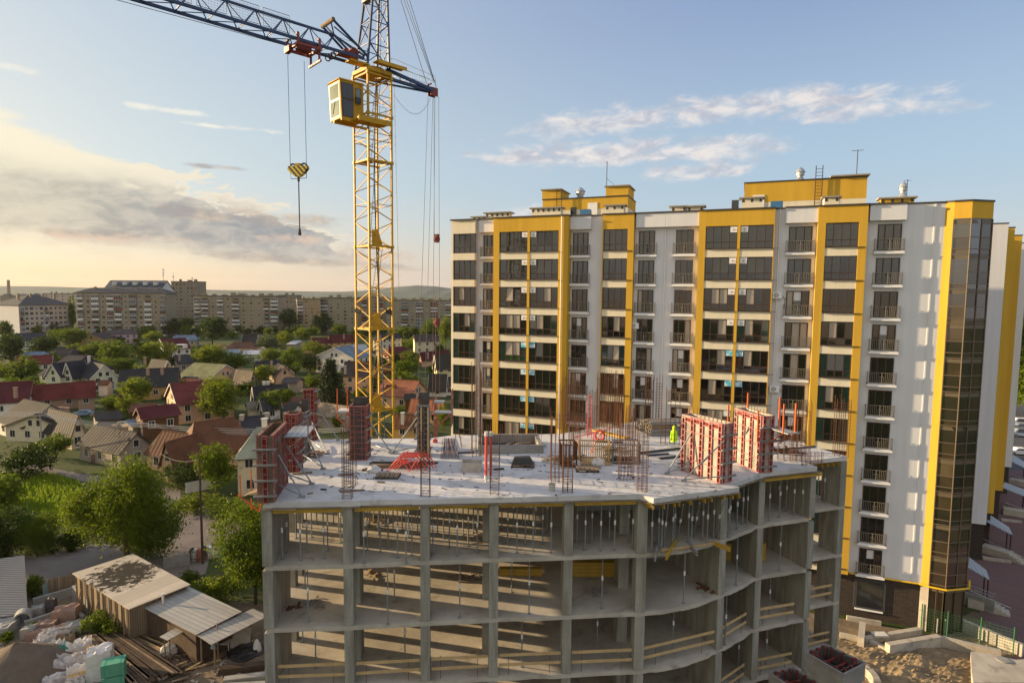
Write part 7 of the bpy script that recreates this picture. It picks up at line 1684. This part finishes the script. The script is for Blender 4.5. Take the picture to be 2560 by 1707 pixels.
# bags, sheets and green packs
M['sheet_g'] = mat('green_wrap', (.10, .30, .19), .7, (.07, .25, .17), 2, .6); M['sheet_w'] = mat('torn_white_wrap', (.52, .49, .46), .8, (.30, .27, .27), 1.6, .9, .03, 4, stain=((.20, .22, .38), 2.2, .55, .7)); M['sheet_t'] = mat('teal_wrap', (.04, .24, .20), .4)
GW = 'wrapped packs of building blocks in the yard'
for k, (x, y, w, d, h, m, lb) in enumerate(((305, 1325, 3.0, 1.4, .8, 'sheet_w', 'pack under torn white and blue sheet at the back of the row'), (250, 1365, 2.0, 1.2, .75, 'sheet_w', 'pack with ragged orange and white wrap beside the sand heap'), (365, 1350, 1.6, 1.1, .7, 'wood', 'brown open pack behind the white plastic'), (290, 1400, 2.0, 1.0, .8, 'white', 'low white wrapped pack left of the green one'), (325, 1425, 2.0, 1.0, .85, 'sheet_t', 'teal green wrapped pack in the middle of the row'), (440, 1400, 2.2, 1.3, .9, 'white', 'pack under bulging clear white plastic'), (395, 1480, 2.6, 1.4, .9, 'sheet_w', 'pack under a sheet with red and blue print'), (480, 1470, 1.6, 1.2, 1.0, 'sheet_w', 'pack with pink white wrap right of the printed one'), (455, 1520, 2.4, 1.0, .75, 'white', 'flat white slab pack near the bottom edge'), (445, 1550, 2.0, 1.0, .5, 'wood_l', 'stack of boards below the white slab pack'), (515, 1440, 1.0, .9, 1.0, 'wood_l', 'small tan pack with yellow top edge'), (330, 1560, 2.6, 1.2, .5, 'sheet_w', 'flat ragged pack at the bottom edge'), (420, 1590, 1.6, 1.2, .6, 'sheet_w', 'crumpled pack at the very bottom left of the green boxes'))):
    lump(lb, 'pack', 'wrapped_pack', (x, y), w * .85, d * .85, h, m, 60 + k, .42 + .1 * (k % 3), .34, GW, 9)
lump('pack under draped translucent white sheet behind the green boxes', 'pack', 'wrapped_pack', (560, 1530), 1.7, 1.5, 2.3, 'white', 91, .42, .07, GW)
p = onz(q2(635, 1580)); U = Vector((math.cos(.42), math.sin(.42), 0)); Vn = Vector((-U.y, U.x, 0))
for k, lb in enumerate(('lower', 'upper')):
    b = MB(); b.fbox((p + UP * (1.05 * k + .004), U, Vn, UP), -.75, -.55, 0, .75, .55, .98); o = b.build('wrapped_pack', 'sheet_g', at=p + UP * (1.05 * k)); tag(o, '%s of the two bright green wrapped boxes stacked at the bottom edge' % lb, 'pack', GW)
    b = MB()
    for s in (-.5, .5): b.fbox((p + UP * (1.05 * k + .004), U, Vn, UP), s - .04, -.56, -.0, s + .04, .56, .99)
    b.build('strap', 'sheet_t', o)
# small stuff strewn over the yard
b = MB(); rs = random.Random(41)
for k in range(520):
    p = onz(q2(rs.uniform(-20, 1480), rs.uniform(1290, 1600))); s = rs.uniform(.05, .22); a = rs.random() * 3.1; d = Vector((math.cos(a), math.sin(a), 0)) * s * rs.uniform(.6, 3); b.beam(p + UP * s * .3, p + d + UP * s * .3 * rs.random(), s, s * .5)
o = b.build('yard_rubble', ['form_g', 'wood', 'wood_d', 'brick_c', 'tub']); o.data.polygons.foreach_set('material_index', [(f // 6 * 7) % 5 for f in range(len(o.data.polygons))]); tag(o, 'small bricks, offcuts and rubble strewn over the yard', 'rubble', kind='stuff')
b = MB()
for k in range(420):
    p = rz_(rs.uniform(0, 2300), rs.uniform(1000, 1560)); s = rs.uniform(.04, .2); a = rs.random() * 3.1; b.beam(p + UP * s * .3, p + Vector((math.cos(a), math.sin(a), 0)) * s * 1.3 + UP * s * .3, s, s * .8)
tag(b.build('stones', 'sand_d'), 'clods and stones scattered over the dug ground', 'stones', kind='stuff')
# timber piles
rs = random.Random(17); GT = 'long boards piled in the yard'
def plank(a, c, w, th, m, label, g=GT):
    b = MB(); b.beam(a, c, w, th); return tag(b.build('plank', m, at=a), label, 'plank', g)
for k in range(44):
    s = (k % 11) / 11.; r = k // 11
    a = onz(q2(470 + 200 * s + rs.uniform(-10, 10), 1310 - 42 * s + rs.uniform(-6, 6)), .12 + .13 * r); c = onz(q2(745 + 270 * s + rs.uniform(-25, 25), 1575 - 85 * s + rs.uniform(-20, 20)), .12 + .13 * r)
    plank(a, c, rs.uniform(.16, .3), .09, rs.choice(('wood', 'wood', 'wood_d', 'wood')), 'long weathered board in the big timber pile of the yard, %s layer' % ('bottom', 'second', 'third', 'top')[r])
for k in range(12):
    s = (k % 6) / 6.; a = onz(q2(730 + 70 * s, 1310 - 20 * s), .12 + .12 * (k // 6)); c = onz(q2(910 + 110 * s, 1400 - 30 * s + rs.uniform(-10, 10)), .12 + .12 * (k // 6)); plank(a, c, .24, .08, rs.choice(('wood', 'wood_l', 'wood')), 'board in the small timber pile before the green board wall, %s layer' % ('lower', 'upper')[k // 6], 'boards in the small pile')
for k in range(10):
    x, y = rs.uniform(930, 1130), rs.uniform(1440, 1560); a = onz(q2(x, y), .1 + .02 * k); c = onz(q2(x + rs.uniform(60, 130), y - rs.uniform(20, 50)), .1 + .02 * k); plank(a, c, .2, .06, rs.choice(('wood', 'wood_l', 'wood_d')), 'loose board scattered right of the big timber pile', 'loose boards in the yard')
b = MB(); p = onz(q2(975, 1445))
for k in range(60): a = p + Vector((rs.gauss(0, .8), rs.gauss(0, .5), .1 + .4 * rs.random())); b.tube(a, a + Vector((rs.uniform(-1, 1), rs.uniform(-1, 1), rs.uniform(-.1, .3))), .02, 4)
tag(b.build('brushwood_heap', 'wood_d', at=p), 'heap of dark branches and scrap before the light green boards', 'heap')
for x0, y0, x1, y1, w, h, m, lb in ((1215, 1500, 1490, 1465, .6, .5, 'wood_d', 'dark long timber beam lying before the building corner'), (1240, 1555, 1500, 1525, .55, .45, 'conc', 'concrete beam lying at the bottom beside the building corner'), (1250, 1590, 1500, 1575, .5, .4, 'conc', 'second concrete beam nearest the bottom edge'), (1290, 1530, 1480, 1518, .25, .12, 'wood', 'plank lying between the beams')):
    a, c = onz(q2(x0, y0), h / 2 + .003), onz(q2(x1, y1), h / 2 + .003); b = MB(); b.beam(a, c, w, h); tag(b.build('beam', m, at=a), lb, 'beam', 'beams lying at the building corner')
blob('sack', 'pale round sack standing on the boards before the awning', 'sack', onz(q2(940, 1405)), .75, .6, .95, 'tub', 3, 11, .2); blob('sack', 'white upright sack under the canopy', 'sack', onz(q2(1425, 1400)), .38, .3, 1.2, 'white', 5, 9, .12); blob('coal_heap', 'black heap of charcoal under the canopy', 'heap', onz(q2(1370, 1400)), 1.6, 1.1, .5, 'black', 7, 14, .25)
b = MB(); p = onz(q2(1210, 1440)); b.tube(p, p + UP * 3.2, .06, 6); o = tag(b.build('wooden_post', 'wood', at=p), 'thin wooden post before the canopy', 'post')
b = MB(); V = []; pr = [(.1, 2.05, .06), (.26, 1.95, .1), (.24, 1.6, .12), (.2, 1.2, .1), (.26, .95, .1)]; q = p + Vector((-.3, -.15, .15))
for r, z, dd in pr:
    for i in range(10): a = .6283 * i; V.append(tuple(q + Vector((r * math.cos(a) * (1 + .15 * math.sin(4 * a + z * 3)), dd * math.sin(a), z))))
b.V = V
for j in range(4):
    for i in range(10): b.F.append((j * 10 + i, j * 10 + (i + 1) % 10, (j + 1) * 10 + (i + 1) % 10, (j + 1) * 10 + i))
so = tag(b.build('hanging_shirt', mat('pale_blue_cloth', (.24, .38, .42), .8), at=q), 'light blue shirt hung on the thin post before the canopy', 'shirt'); b = MB()
for s in (-1, 1): b.tube(q + Vector((s * .24, 0, 1.9)), q + Vector((s * .33, 0, 1.35)), .07, 7, .06)
b.build('sleeve', so.data.materials[0], so)
p = onz(q2(1245, 1385)); o = empty('work_table', p, 'white framed table under the canopy', 'table'); b = MB(); b.box(p.x - .55, p.y - .4, p.z + .72, p.x + .55, p.y + .4, p.z + .77); b.build('table_top', 'white', o)
for sx in (-.5, .5):
    for sy in (-.35, .35): b = MB(); b.beam(p + Vector((sx, sy, .003)), p + Vector((sx, sy, .72)), .05); b.build('leg', 'white', o)
p = onz(q2(1325, 1375)); b = MB(); b.hexa([p + Vector(v) for v in ((-.8, 0, 0), (.8, .2, 0), (.8, .25, 0), (-.8, .05, 0))], [p + Vector(v) for v in ((-.8, .5, 1.5), (.8, .7, 1.5), (.8, .75, 1.5), (-.8, .55, 1.5))]); tag(b.build('leaning_panel', 'form_p', at=p), 'tan board panel leaning under the canopy', 'panel')
# waste bins, fences and gate beyond the sheds
def slat_fence(label, a, c, h, m, n, gap=True):
    A, B = onz(q2(*a)), onz(q2(*c)); o = empty('picket_fence' if gap else 'concrete_fence', A, label, 'fence'); d = (B - A).normalized(); L = (B - A).length; F = (A, d, Vector((-d.y, d.x, 0)), UP); b = MB()
    for k in range(n): b.fbox(F, L * k / n + .02, 0, .05, L * (k + (.62 if gap else .985)) / n, .05, h)
    b.build('picket' if gap else 'panel', m, o); 
    for z in (.35, h - .3): b = MB(); b.fbox(F, 0, .051, z, L, .11, z + .08); b.build('rail', m, o)
slat_fence('picket fence around the waste bins by the street', (1058, 905), (1180, 885), 1.5, 'wood', 16); slat_fence('pale concrete panel fence between big tree and waste bins', (905, 940), (1055, 915), 1.4, 'conc', 4, False)
slat_fence('cream ornamental garden wall by the peach house', (1030, 520), (1175, 490), 1.7, 'fascia', 5, False); slat_fence('red gate fence in front of the old yellowish house', (505, 352), (545, 345), 1.6, 'form_rd', 6)
for k, (x, y, m, lb) in enumerate(((1068, 838, 'black', 'black bag in the waste bin bay, leftmost'), (1088, 845, 'trim', 'white bag in the waste bin bay'), (1103, 845, 'redpaint', 'red bag in the waste bin bay'), (1130, 832, 'black', 'black bag behind the picket fence'), (1160, 825, 'trim', 'grey white bag at the right of the waste bin bay'), (1235, 820, 'sheet_g', 'green bag by the tree beside the waste bay'))): blob('rubbish_bag', lb, 'rubbish bag', onz(q2(x, y + 40)), .55, .5, 1.3, m, 20 + k, 9, .2, 'rubbish bags at the waste bay')
# poles and wires
def pole(label, px, top, h=8.5, m='conc', arms=True):
    p = onz(q2(*px)); o = empty('power_pole', p, label, 'pole', 'wooden and concrete poles'); b = MB(); b.tube(p, p + UP * h, .15, 8, .09); b.build('shaft', m, o)
    if arms:
        b = MB(); b.beam(p + UP * (h - .4) - Vector((.8, .2, 0)), p + UP * (h - .4) + Vector((.8, .2, 0)), .1); b.beam(p + UP * (h - 1.2) - Vector((.6, .15, 0)), p + UP * (h - 1.2) + Vector((.6, .15, 0)), .1); b.build('crossarm', 'wood_d', o)
        b = MB()
        for s in (-.75, -.3, .3, .75): b.tube(p + Vector((s, s * .25, h - .34)), p + Vector((s, s * .25, h - .14)), .04, 6)
        b.build('insulator', 'white', o)
    return p + UP * (h - .2)
t1 = pole('concrete power pole in front of the cream bungalow', (235, 325), 0, 8.6); t2 = pole('concrete power pole beside the large peach house', (795, 345), 0, 7.2); t3 = pole('slim dark wooden pole by the waste bins', (1124, 905), 0, 12.0, 'wood_d', False)
p0 = onz(q2(-500, 300)) + UP * 10; pE = onz(q2(1900, 420)) + UP * 8
def wire(a, c, sag): 
    P = []
    for k in range(13): s = k / 12; P.append(a.lerp(c, s) - UP * (sag * 4 * s * (1 - s)))
    return P
for k, (a, c, lb) in enumerate(((p0, t1, 'left edge to the bungalow pole'), (t1, t2, 'bungalow pole to the peach house pole'), (t2, pE, 'peach house pole to the right'))):
    b = MB()
    for j in range(6): d = Vector((.25 * j - .6, .1 * j, -.28 * (j % 3))); b.path(wire(a + d, c + d, .5 + .12 * j), .022, 4)
    tag(b.build('power_line', 'fascia', at=a), 'bundle of pale power lines running from the %s' % lb, 'power line')
b = MB(); b.path(wire(t3, onz(q2(900, 560)) + UP * 7, .6), .02, 4); tag(b.build('power_line', 'black', at=t3), 'single dark wire leading from the slim wooden pole', 'power line')
# ================================================================== right hand side: foundations, fence, porches, cars
def rz(x, y, z=0): return onz(r6(x, y), z)
GF = 'low concrete foundation walls by the apartment block'
def fwall(label, a, c, h, th):
    A, B = rz(*a, h), rz(*c, h); A.z = B.z = 0; d = (B - A).normalized(); b = MB(); b.fbox((A, d, Vector((-d.y, d.x, 0)), UP), 0, 0, 0, (B - A).length, th, h); tag(b.build('foundation_wall', 'slab', at=A), label, 'wall', GF)
fwall('pale foundation wall behind, running to the green fence post', (335, 1000), (1050, 880), .55, .45); fwall('nearest pale foundation wall with a squared end', (640, 1085), (1300, 975), 1.0, .5); fwall('foundation wall running right from the wall corner to the ramp', (1300, 985), (2060, 1165), .9, .4); fwall('short foundation wall closing the left end', (380, 1030), (650, 1150), .5, .4)
fwall('thin kerb wall below the shop window', (90, 715), (530, 790), .4, .3); fwall('kerb block at the shadowed cellar stair', (250, 770), (225, 975), .9, .5); fwall('kerb at the foot of the cellar stair', (0, 935), (225, 985), .4, .35); fwall('long pale ramp wall running to the right edge', (1545, 755), (2330, 1080), 1.1, .35)
p = rz(505, 955, .6); b = MB(); b.box(p.x - .6, p.y - .35, p.z + .002, p.x + .6, p.y + .35, p.z + .15); tag(b.build('slab_offcut', 'white', at=p), 'white slab lying on the back foundation wall', 'slab')
a, c = rz(1730, 1262, .3), rz(2120, 1180, .3); b = MB(); b.beam(a, c, .35, .1); tag(b.build('plank', 'wood_l', at=a), 'pale plank lying near the concrete retaining block', 'plank')
b = MB(); P = [rz(*q) for q in ((1670, 1560), (1660, 1290), (1930, 1330), (2230, 1400), (2600, 1380), (2600, 1700), (1690, 1700))]; b.prism([(v.x, v.y) for v in P], 0, .9); tag(b.build('retaining_block', 'slab', at=P[0]), 'broad pale concrete block at the lower right edge', 'concrete block')
b = MB(); p = rz(2080, 1270, .91); b.lathe(p, [(.5, 0), (.5, .06), (.4, .07)], 18); tag(b.build('manhole_cover', 'conc', at=p), 'round concrete manhole cover on the retaining block', 'manhole')
# heaps of soil
b = MB(); rs = random.Random(23); p0 = rz(1000, 1380); N = 44; W_, D_ = 13., 7.
hg = [[0.] * (N + 1) for _ in range(N + 1)]
for j in range(N + 1):
    for i in range(N + 1):
        x, y = (i / N - .5) * W_, (j / N - .5) * D_; e = max(0, 1 - (2 * x / W_) ** 2) * max(0, 1 - (2 * y / D_) ** 2); hg[j][i] = .62 * e ** .7 * (.45 + .3 * math.sin(x * 1.7 + 1) * math.sin(y * 1.9) + .45 * rs.random() ** 3) - .02
for j in range(N + 1):
    for i in range(N + 1): x, y = (i / N - .5) * W_, (j / N - .5) * D_; b.V.append((p0.x + x, p0.y + y - .35 * x * .3, hg[j][i] + .018))
for j in range(N):
    for i in range(N): k = j * (N + 1) + i; b.F.append((k, k + 1, k + N + 2, k + N + 1))
tag(b.build('soil_heap', 'sand_d', at=p0), 'lumpy sunlit heaps of dug soil before the foundation walls', 'heap')
# green mesh fence
M['green_f'] = mat('green_fence_paint', (.02, .13, .045), .5)
FP_ = [rz(1032, 890), rz(1362, 990), rz(1785, 1075), rz(2205, 1210)]
o = empty('mesh_fence', FP_[0], 'green wire mesh fence by the corner of the apartment block', 'fence')
for p in FP_: b = MB(); b.tube(p, p + UP * 2.5, .05, 8); b.build('post', 'green_f', o)
b = MB()
for a, c in zip(FP_[:-1], FP_[1:]):
    for k in range(9): b.tube(a + UP * (.2 + .25 * k), c + UP * (.2 + .25 * k), .012, 4)
    n = int((c - a).length / .25)
    for k in range(n): q = a.lerp(c, k / n); b.tube(q + UP * .1, q + UP * 2.3, .006, 4)
b.build('wire_mesh', 'green_f', o)
for k, (x, y, lb) in enumerate(((1235, 960, 'left'), (1335, 970, 'right'))): p = rz(x, y); b = MB(); b.tube(p, p + UP * 1.6, .06, 8); b.box(p.x - .12, p.y - .12, .002, p.x + .12, p.y + .12, .03); tag(b.build('pipe_stub', 'galv', at=p), '%s of two grey pipe stubs behind the green fence' % lb, 'pipe', 'grey pipe stubs')
# porches with sloping canopies down the far side
M['canopy'] = striped('canopy_sheet', (.26, .28, .31), (.12, .13, .15), (.93, -.36, 0), 2.2, .45, .8, .05, .01)
def porch(label, quad, h, slope, fl):
    """canopy quad in pixels: inner far, inner near, outer near, outer far"""
    P = [onz(r7(*c), z) for c, z in zip(quad, (h, h, h - slope, h - slope))]; o = empty('entrance_porch', P[0].to_2d().to_3d(), label, 'porch', 'entrance porches along the far side')
    b = MB(); b.hexa(P, [p + UP * .09 for p in P]); b.build('canopy', 'canopy', o)
    b = MB(); c = sum(P, Vector()) / 4
    for p in (P[2], P[3]): q = p + (c - p) * .12; b.beam(q.to_2d().to_3d(), q, .09)
    b.build('post', 'frame', o)
    d = (P[2] - P[1]).to_2d().to_3d(); L = d.length; d.normalize(); n = Vector((-d.y, d.x, 0)); q = P[1].to_2d().to_3d(); b = MB()
    for k in range(5): b.fbox((q, d, n, UP), .3 + .34 * k, -1.4, .002, L + 1.2 - .0 * k if k == 0 else L + 1.2 - .32 * k, -.05, .17 * (k + 1)) if False else b.fbox((q, d, n, UP), .2, -1.5 - .0 * k, .17 * k + .002, L + 1.6 - .33 * k, -.1, .17 * (k + 1))
    b.build('step', 'slab', o)
    b = MB(); a0, a1 = q + n * -1.45 + d * .3 + UP * .85, q + n * -1.45 + d * (L + 1.6)
    b.tube(a0 + UP * .9, a1 + UP * .95, .03, 6)
    for k in range(9): s = k / 8; b.tube(a0.lerp(a1, s) - UP * (.0 if s < .9 else 0), a0.lerp(a1, s) + UP * (.9 + .05 * s), .015, 4)
    b.build('handrail', 'galv', o)
porch('entrance porch with striped canopy nearest the glazed stair tower', [(155, 1285), (150, 1355), (300, 1440), (275, 1375)], 3.4, .8, 0); porch('second entrance porch from the stair tower with pale striped canopy', [(285, 1005), (270, 1055), (450, 1148), (425, 1095)], 3.4, .8, 0)
porch('third entrance porch from the stair tower, at the yellow wing', [(395, 800), (382, 835), (530, 895), (530, 850)], 3.4, .8, 0); porch('farthest entrance porch with dark canopy by the car park', [(450, 620), (442, 665), (540, 715), (530, 670)], 3.4, .8, 0)
p = rz(1560, 480); b = MB(); A, B = rz(1560, 560), rz(1960, 690); d = (B - A).normalized(); b.fbox((A, d, Vector((-d.y, d.x, 0)), UP), 0, 0, 0, (B - A).length, .3, 1.3); o = tag(b.build('ramp_wall', 'conc', at=A), 'grey ribbed wall of the wheelchair ramp behind the stair tower', 'wall'); b = MB()
for k in range(2): b.tube(A + UP * (1.9 + .3 * k), B + UP * (1.7 + .3 * k), .03, 6)
for k in range(6): q = A.lerp(B, k / 5); b.tube(q + UP * 1.3, q + UP * 2.15, .025, 5)
b.build('handrail', 'galv', o)
# kerbs and drain covers on the paving
a, c = onz(r7(370, 1050)), onz(r7(505, 1062)); b = MB(); b.beam(a + UP * .15, c + UP * .15, .4, .3); tag(b.build('kerb', 'slab', at=a), 'grey kerb below the second entrance porch', 'kerb'); a, c = onz(r7(250, 1300)), onz(r7(435, 1325)); b = MB(); b.beam(a + UP * .15, c + UP * .15, .4, .3); tag(b.build('kerb', 'slab', at=a), 'grey kerb below the nearest entrance porch', 'kerb')
# parked cars
def car(label, px, yaw, paint, kind='car'):
    p = onz(px); o = empty('parked_car', p, label, 'car', 'cars parked behind the apartment block'); o.rotation_euler = (0, 0, yaw)
    prof = [(-2.15, .35), (-2.15, .75), (-1.95, .92), (-1.2, 1.0), (-.55, 1.42), (.75, 1.45), (1.5, 1.02), (2.05, .95), (2.15, .7), (2.15, .35)] if kind == 'car' else [(-2.3, .35), (-2.3, .9), (-1.5, 1.1), (-.9, 1.85), (2.1, 1.9), (2.3, 1.2), (2.3, .35)]
    b = MB(); k = len(prof)
    for y0, y1, sh in ((-.85, .85, 0),):
        L = [Vector((x, y0 + (.16 if z > 1.05 else 0), z)) for x, z in prof]; Rr = [Vector((x, y1 - (.16 if z > 1.05 else 0), z)) for x, z in prof]; b.V = [tuple(v) for v in L + Rr]
        b.F = [tuple(range(k))[::-1], tuple(range(k, 2 * k))] + [(i, (i + 1) % k, k + (i + 1) % k, k + i) for i in range(k)]
    me = b.build('body', paint); me.parent = o
    g = MB(); tp_ = max(z for x, z in prof); x0, x1 = (-1.0, 1.15) if kind == 'car' else (-1.1, 2.0)
    for s in (-1, 1): g.hexa([(x0, s * .83, 1.03), (x1, s * .83, 1.03), (x1, s * .86, 1.03), (x0, s * .86, 1.03)], [(x0 + .45, s * .71, tp_ - .1), (x1 - .4, s * .71, tp_ - .1), (x1 - .4, s * .74, tp_ - .1), (x0 + .45, s * .74, tp_ - .1)])
    w = g.build('window', 'glass_o'); w.parent = o
    for x in (-1.35, 1.35):
        for s in (-1, 1): wl = MB(); wl.tube((x, s * .7, .33), (x, s * .9, .33), .33, 14); wo = wl.build('wheel', 'tyre'); wo.parent = o; h = MB(); h.tube((x, s * .9, .33), (x, s * .915, .33), .2, 10); ho = h.build('rim', 'silverpaint'); ho.parent = wo
    for s in (-1, 1): h = MB(); h.box(-2.17, s * .6 - .18, .62, -2.1, s * .6 + .18, .78); ho = h.build('headlight', 'trim'); ho.parent = o
car('white saloon car parked nearest at the right edge', r7(490, 618), R(-12), 'whitepaint'); car('dark silver van parked beyond the white car', r7(505, 500), R(-15), 'silverpaint', 'van'); car('grey car parked between two vans', r7(500, 452), R(-15), 'silverpaint'); car('white van parked farthest at the right edge', r7(495, 428), R(-14), 'whitepaint', 'van')
car('light blue car parked beside the dormer house lane', q1(700, 1475), R(30), mat('car_blue', (.20, .30, .42), .3))
sheet('lawn', [(100, 165), (200, 190), (200, 240), (110, 215)], .03, 'grassy')
# concrete shafts with red rimmed formwork at the bottom edge
def shaft(label, c4, z, seed):
    P = [onz(f2(*c), z) for c in c4]; c = sum(P, Vector()) / 4; o = empty('shaft_formwork', c.to_2d().to_3d(), label, 'formwork', 'red rimmed shafts at the bottom right'); Q = [p + (c - p) * .16 for p in P]
    b = MB()
    for k in range(4):
        j = (k + 1) % 4; dn = UP * -z
        b.hexa([P[k] + dn, P[j] + dn, Q[j] + dn, Q[k] + dn], [P[k] - UP * .35, P[j] - UP * .35, Q[j] - UP * .35, Q[k] - UP * .35])
    b.build('shaft_wall', 'conc_v', o)
    b = MB(); r = MB()
    for k in range(4):
        j = (k + 1) % 4; O1 = (c - P[k]).normalized() * -.1; O2 = (c - P[j]).normalized() * -.1
        b.hexa([P[k] + O1 - UP * .9, P[j] + O2 - UP * .9, P[j] - UP * .9, P[k] - UP * .9], [P[k] + O1, P[j] + O2, P[j], P[k]]); b.beam(P[k] + O1, P[j] + O2, .08)
        r.hexa([Q[k] - UP * 1.6, Q[j] - UP * 1.6, Q[j] - UP * 1.6 + (c - Q[j]) * .04, Q[k] - UP * 1.6 + (c - Q[k]) * .04], [Q[k] + UP * .02, Q[j] + UP * .02, Q[j] + UP * .02 + (c - Q[j]) * .04, Q[k] + UP * .02 + (c - Q[k]) * .04]) if False else None
        n = 3
        for q in range(n): v = Q[k].lerp(Q[j], (q + .5) / n); w = P[k].lerp(P[j], (q + .5) / n); r.beam(v - (w - v) * .3 + UP * .03, w + UP * .03, .08, .08); r.beam(v + (c - v) * .05 - UP * 1.4, v + (c - v) * .05 + UP * .04, .07)
    b.build('rim', 'form_g', o); r.build('clamp', 'form_rd', o)
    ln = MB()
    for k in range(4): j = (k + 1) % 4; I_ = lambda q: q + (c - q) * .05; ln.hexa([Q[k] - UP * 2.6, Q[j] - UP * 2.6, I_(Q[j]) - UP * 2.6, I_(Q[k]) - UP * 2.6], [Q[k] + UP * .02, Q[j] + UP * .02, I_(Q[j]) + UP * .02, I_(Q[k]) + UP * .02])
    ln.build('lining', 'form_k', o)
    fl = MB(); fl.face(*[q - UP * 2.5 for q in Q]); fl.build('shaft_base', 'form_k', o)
    for s in (.33, .66): t_ = MB(); t_.beam(Q[0].lerp(Q[1], s) - UP * .3, Q[3].lerp(Q[2], s) - UP * .3, .1); t_.build('spreader', 'form_rd', o)
shaft('tall concrete shaft with red rimmed formwork at the right building corner', [(1912, 1330), (2185, 1490), (2345, 1410), (2050, 1272)], 12.2, 1)
shaft('shorter concrete shaft with red rimmed formwork at the bottom edge', [(1632, 1490), (1860, 1640), (2010, 1580), (1800, 1455)], 11.0, 2)
b = MB(); P = [onz(r6(*q), .4) for q in ((285, 1400), (370, 1440), (440, 1520), (475, 1600))]
for a, c in zip(P[:-1], P[1:]): b.beam(a, c, .5, .8)
tag(b.build('curved_kerb', 'slab', at=P[0]), 'curved pale concrete kerb at the foot of the tall shaft', 'kerb')
# ================================================================== evening air over the plain
hm = bpy.data.materials.new('evening_haze'); hm.use_nodes = True; t = NT(hm.node_tree); t.n.clear()
pv = t.add('ShaderNodeVolumePrincipled'); pv.inputs['Color'].default_value = (.86, .88, .92, 1); pv.inputs['Density'].default_value = .00003; pv.inputs['Anisotropy'].default_value = .15
ho = t.add('ShaderNodeOutputMaterial'); t.l.new(pv.outputs[0], ho.inputs['Volume'])
b = MB(); b.box(-6600, -450, -1, 6600, 6600, 130); tag(b.build('haze', hm), kind='stuff')
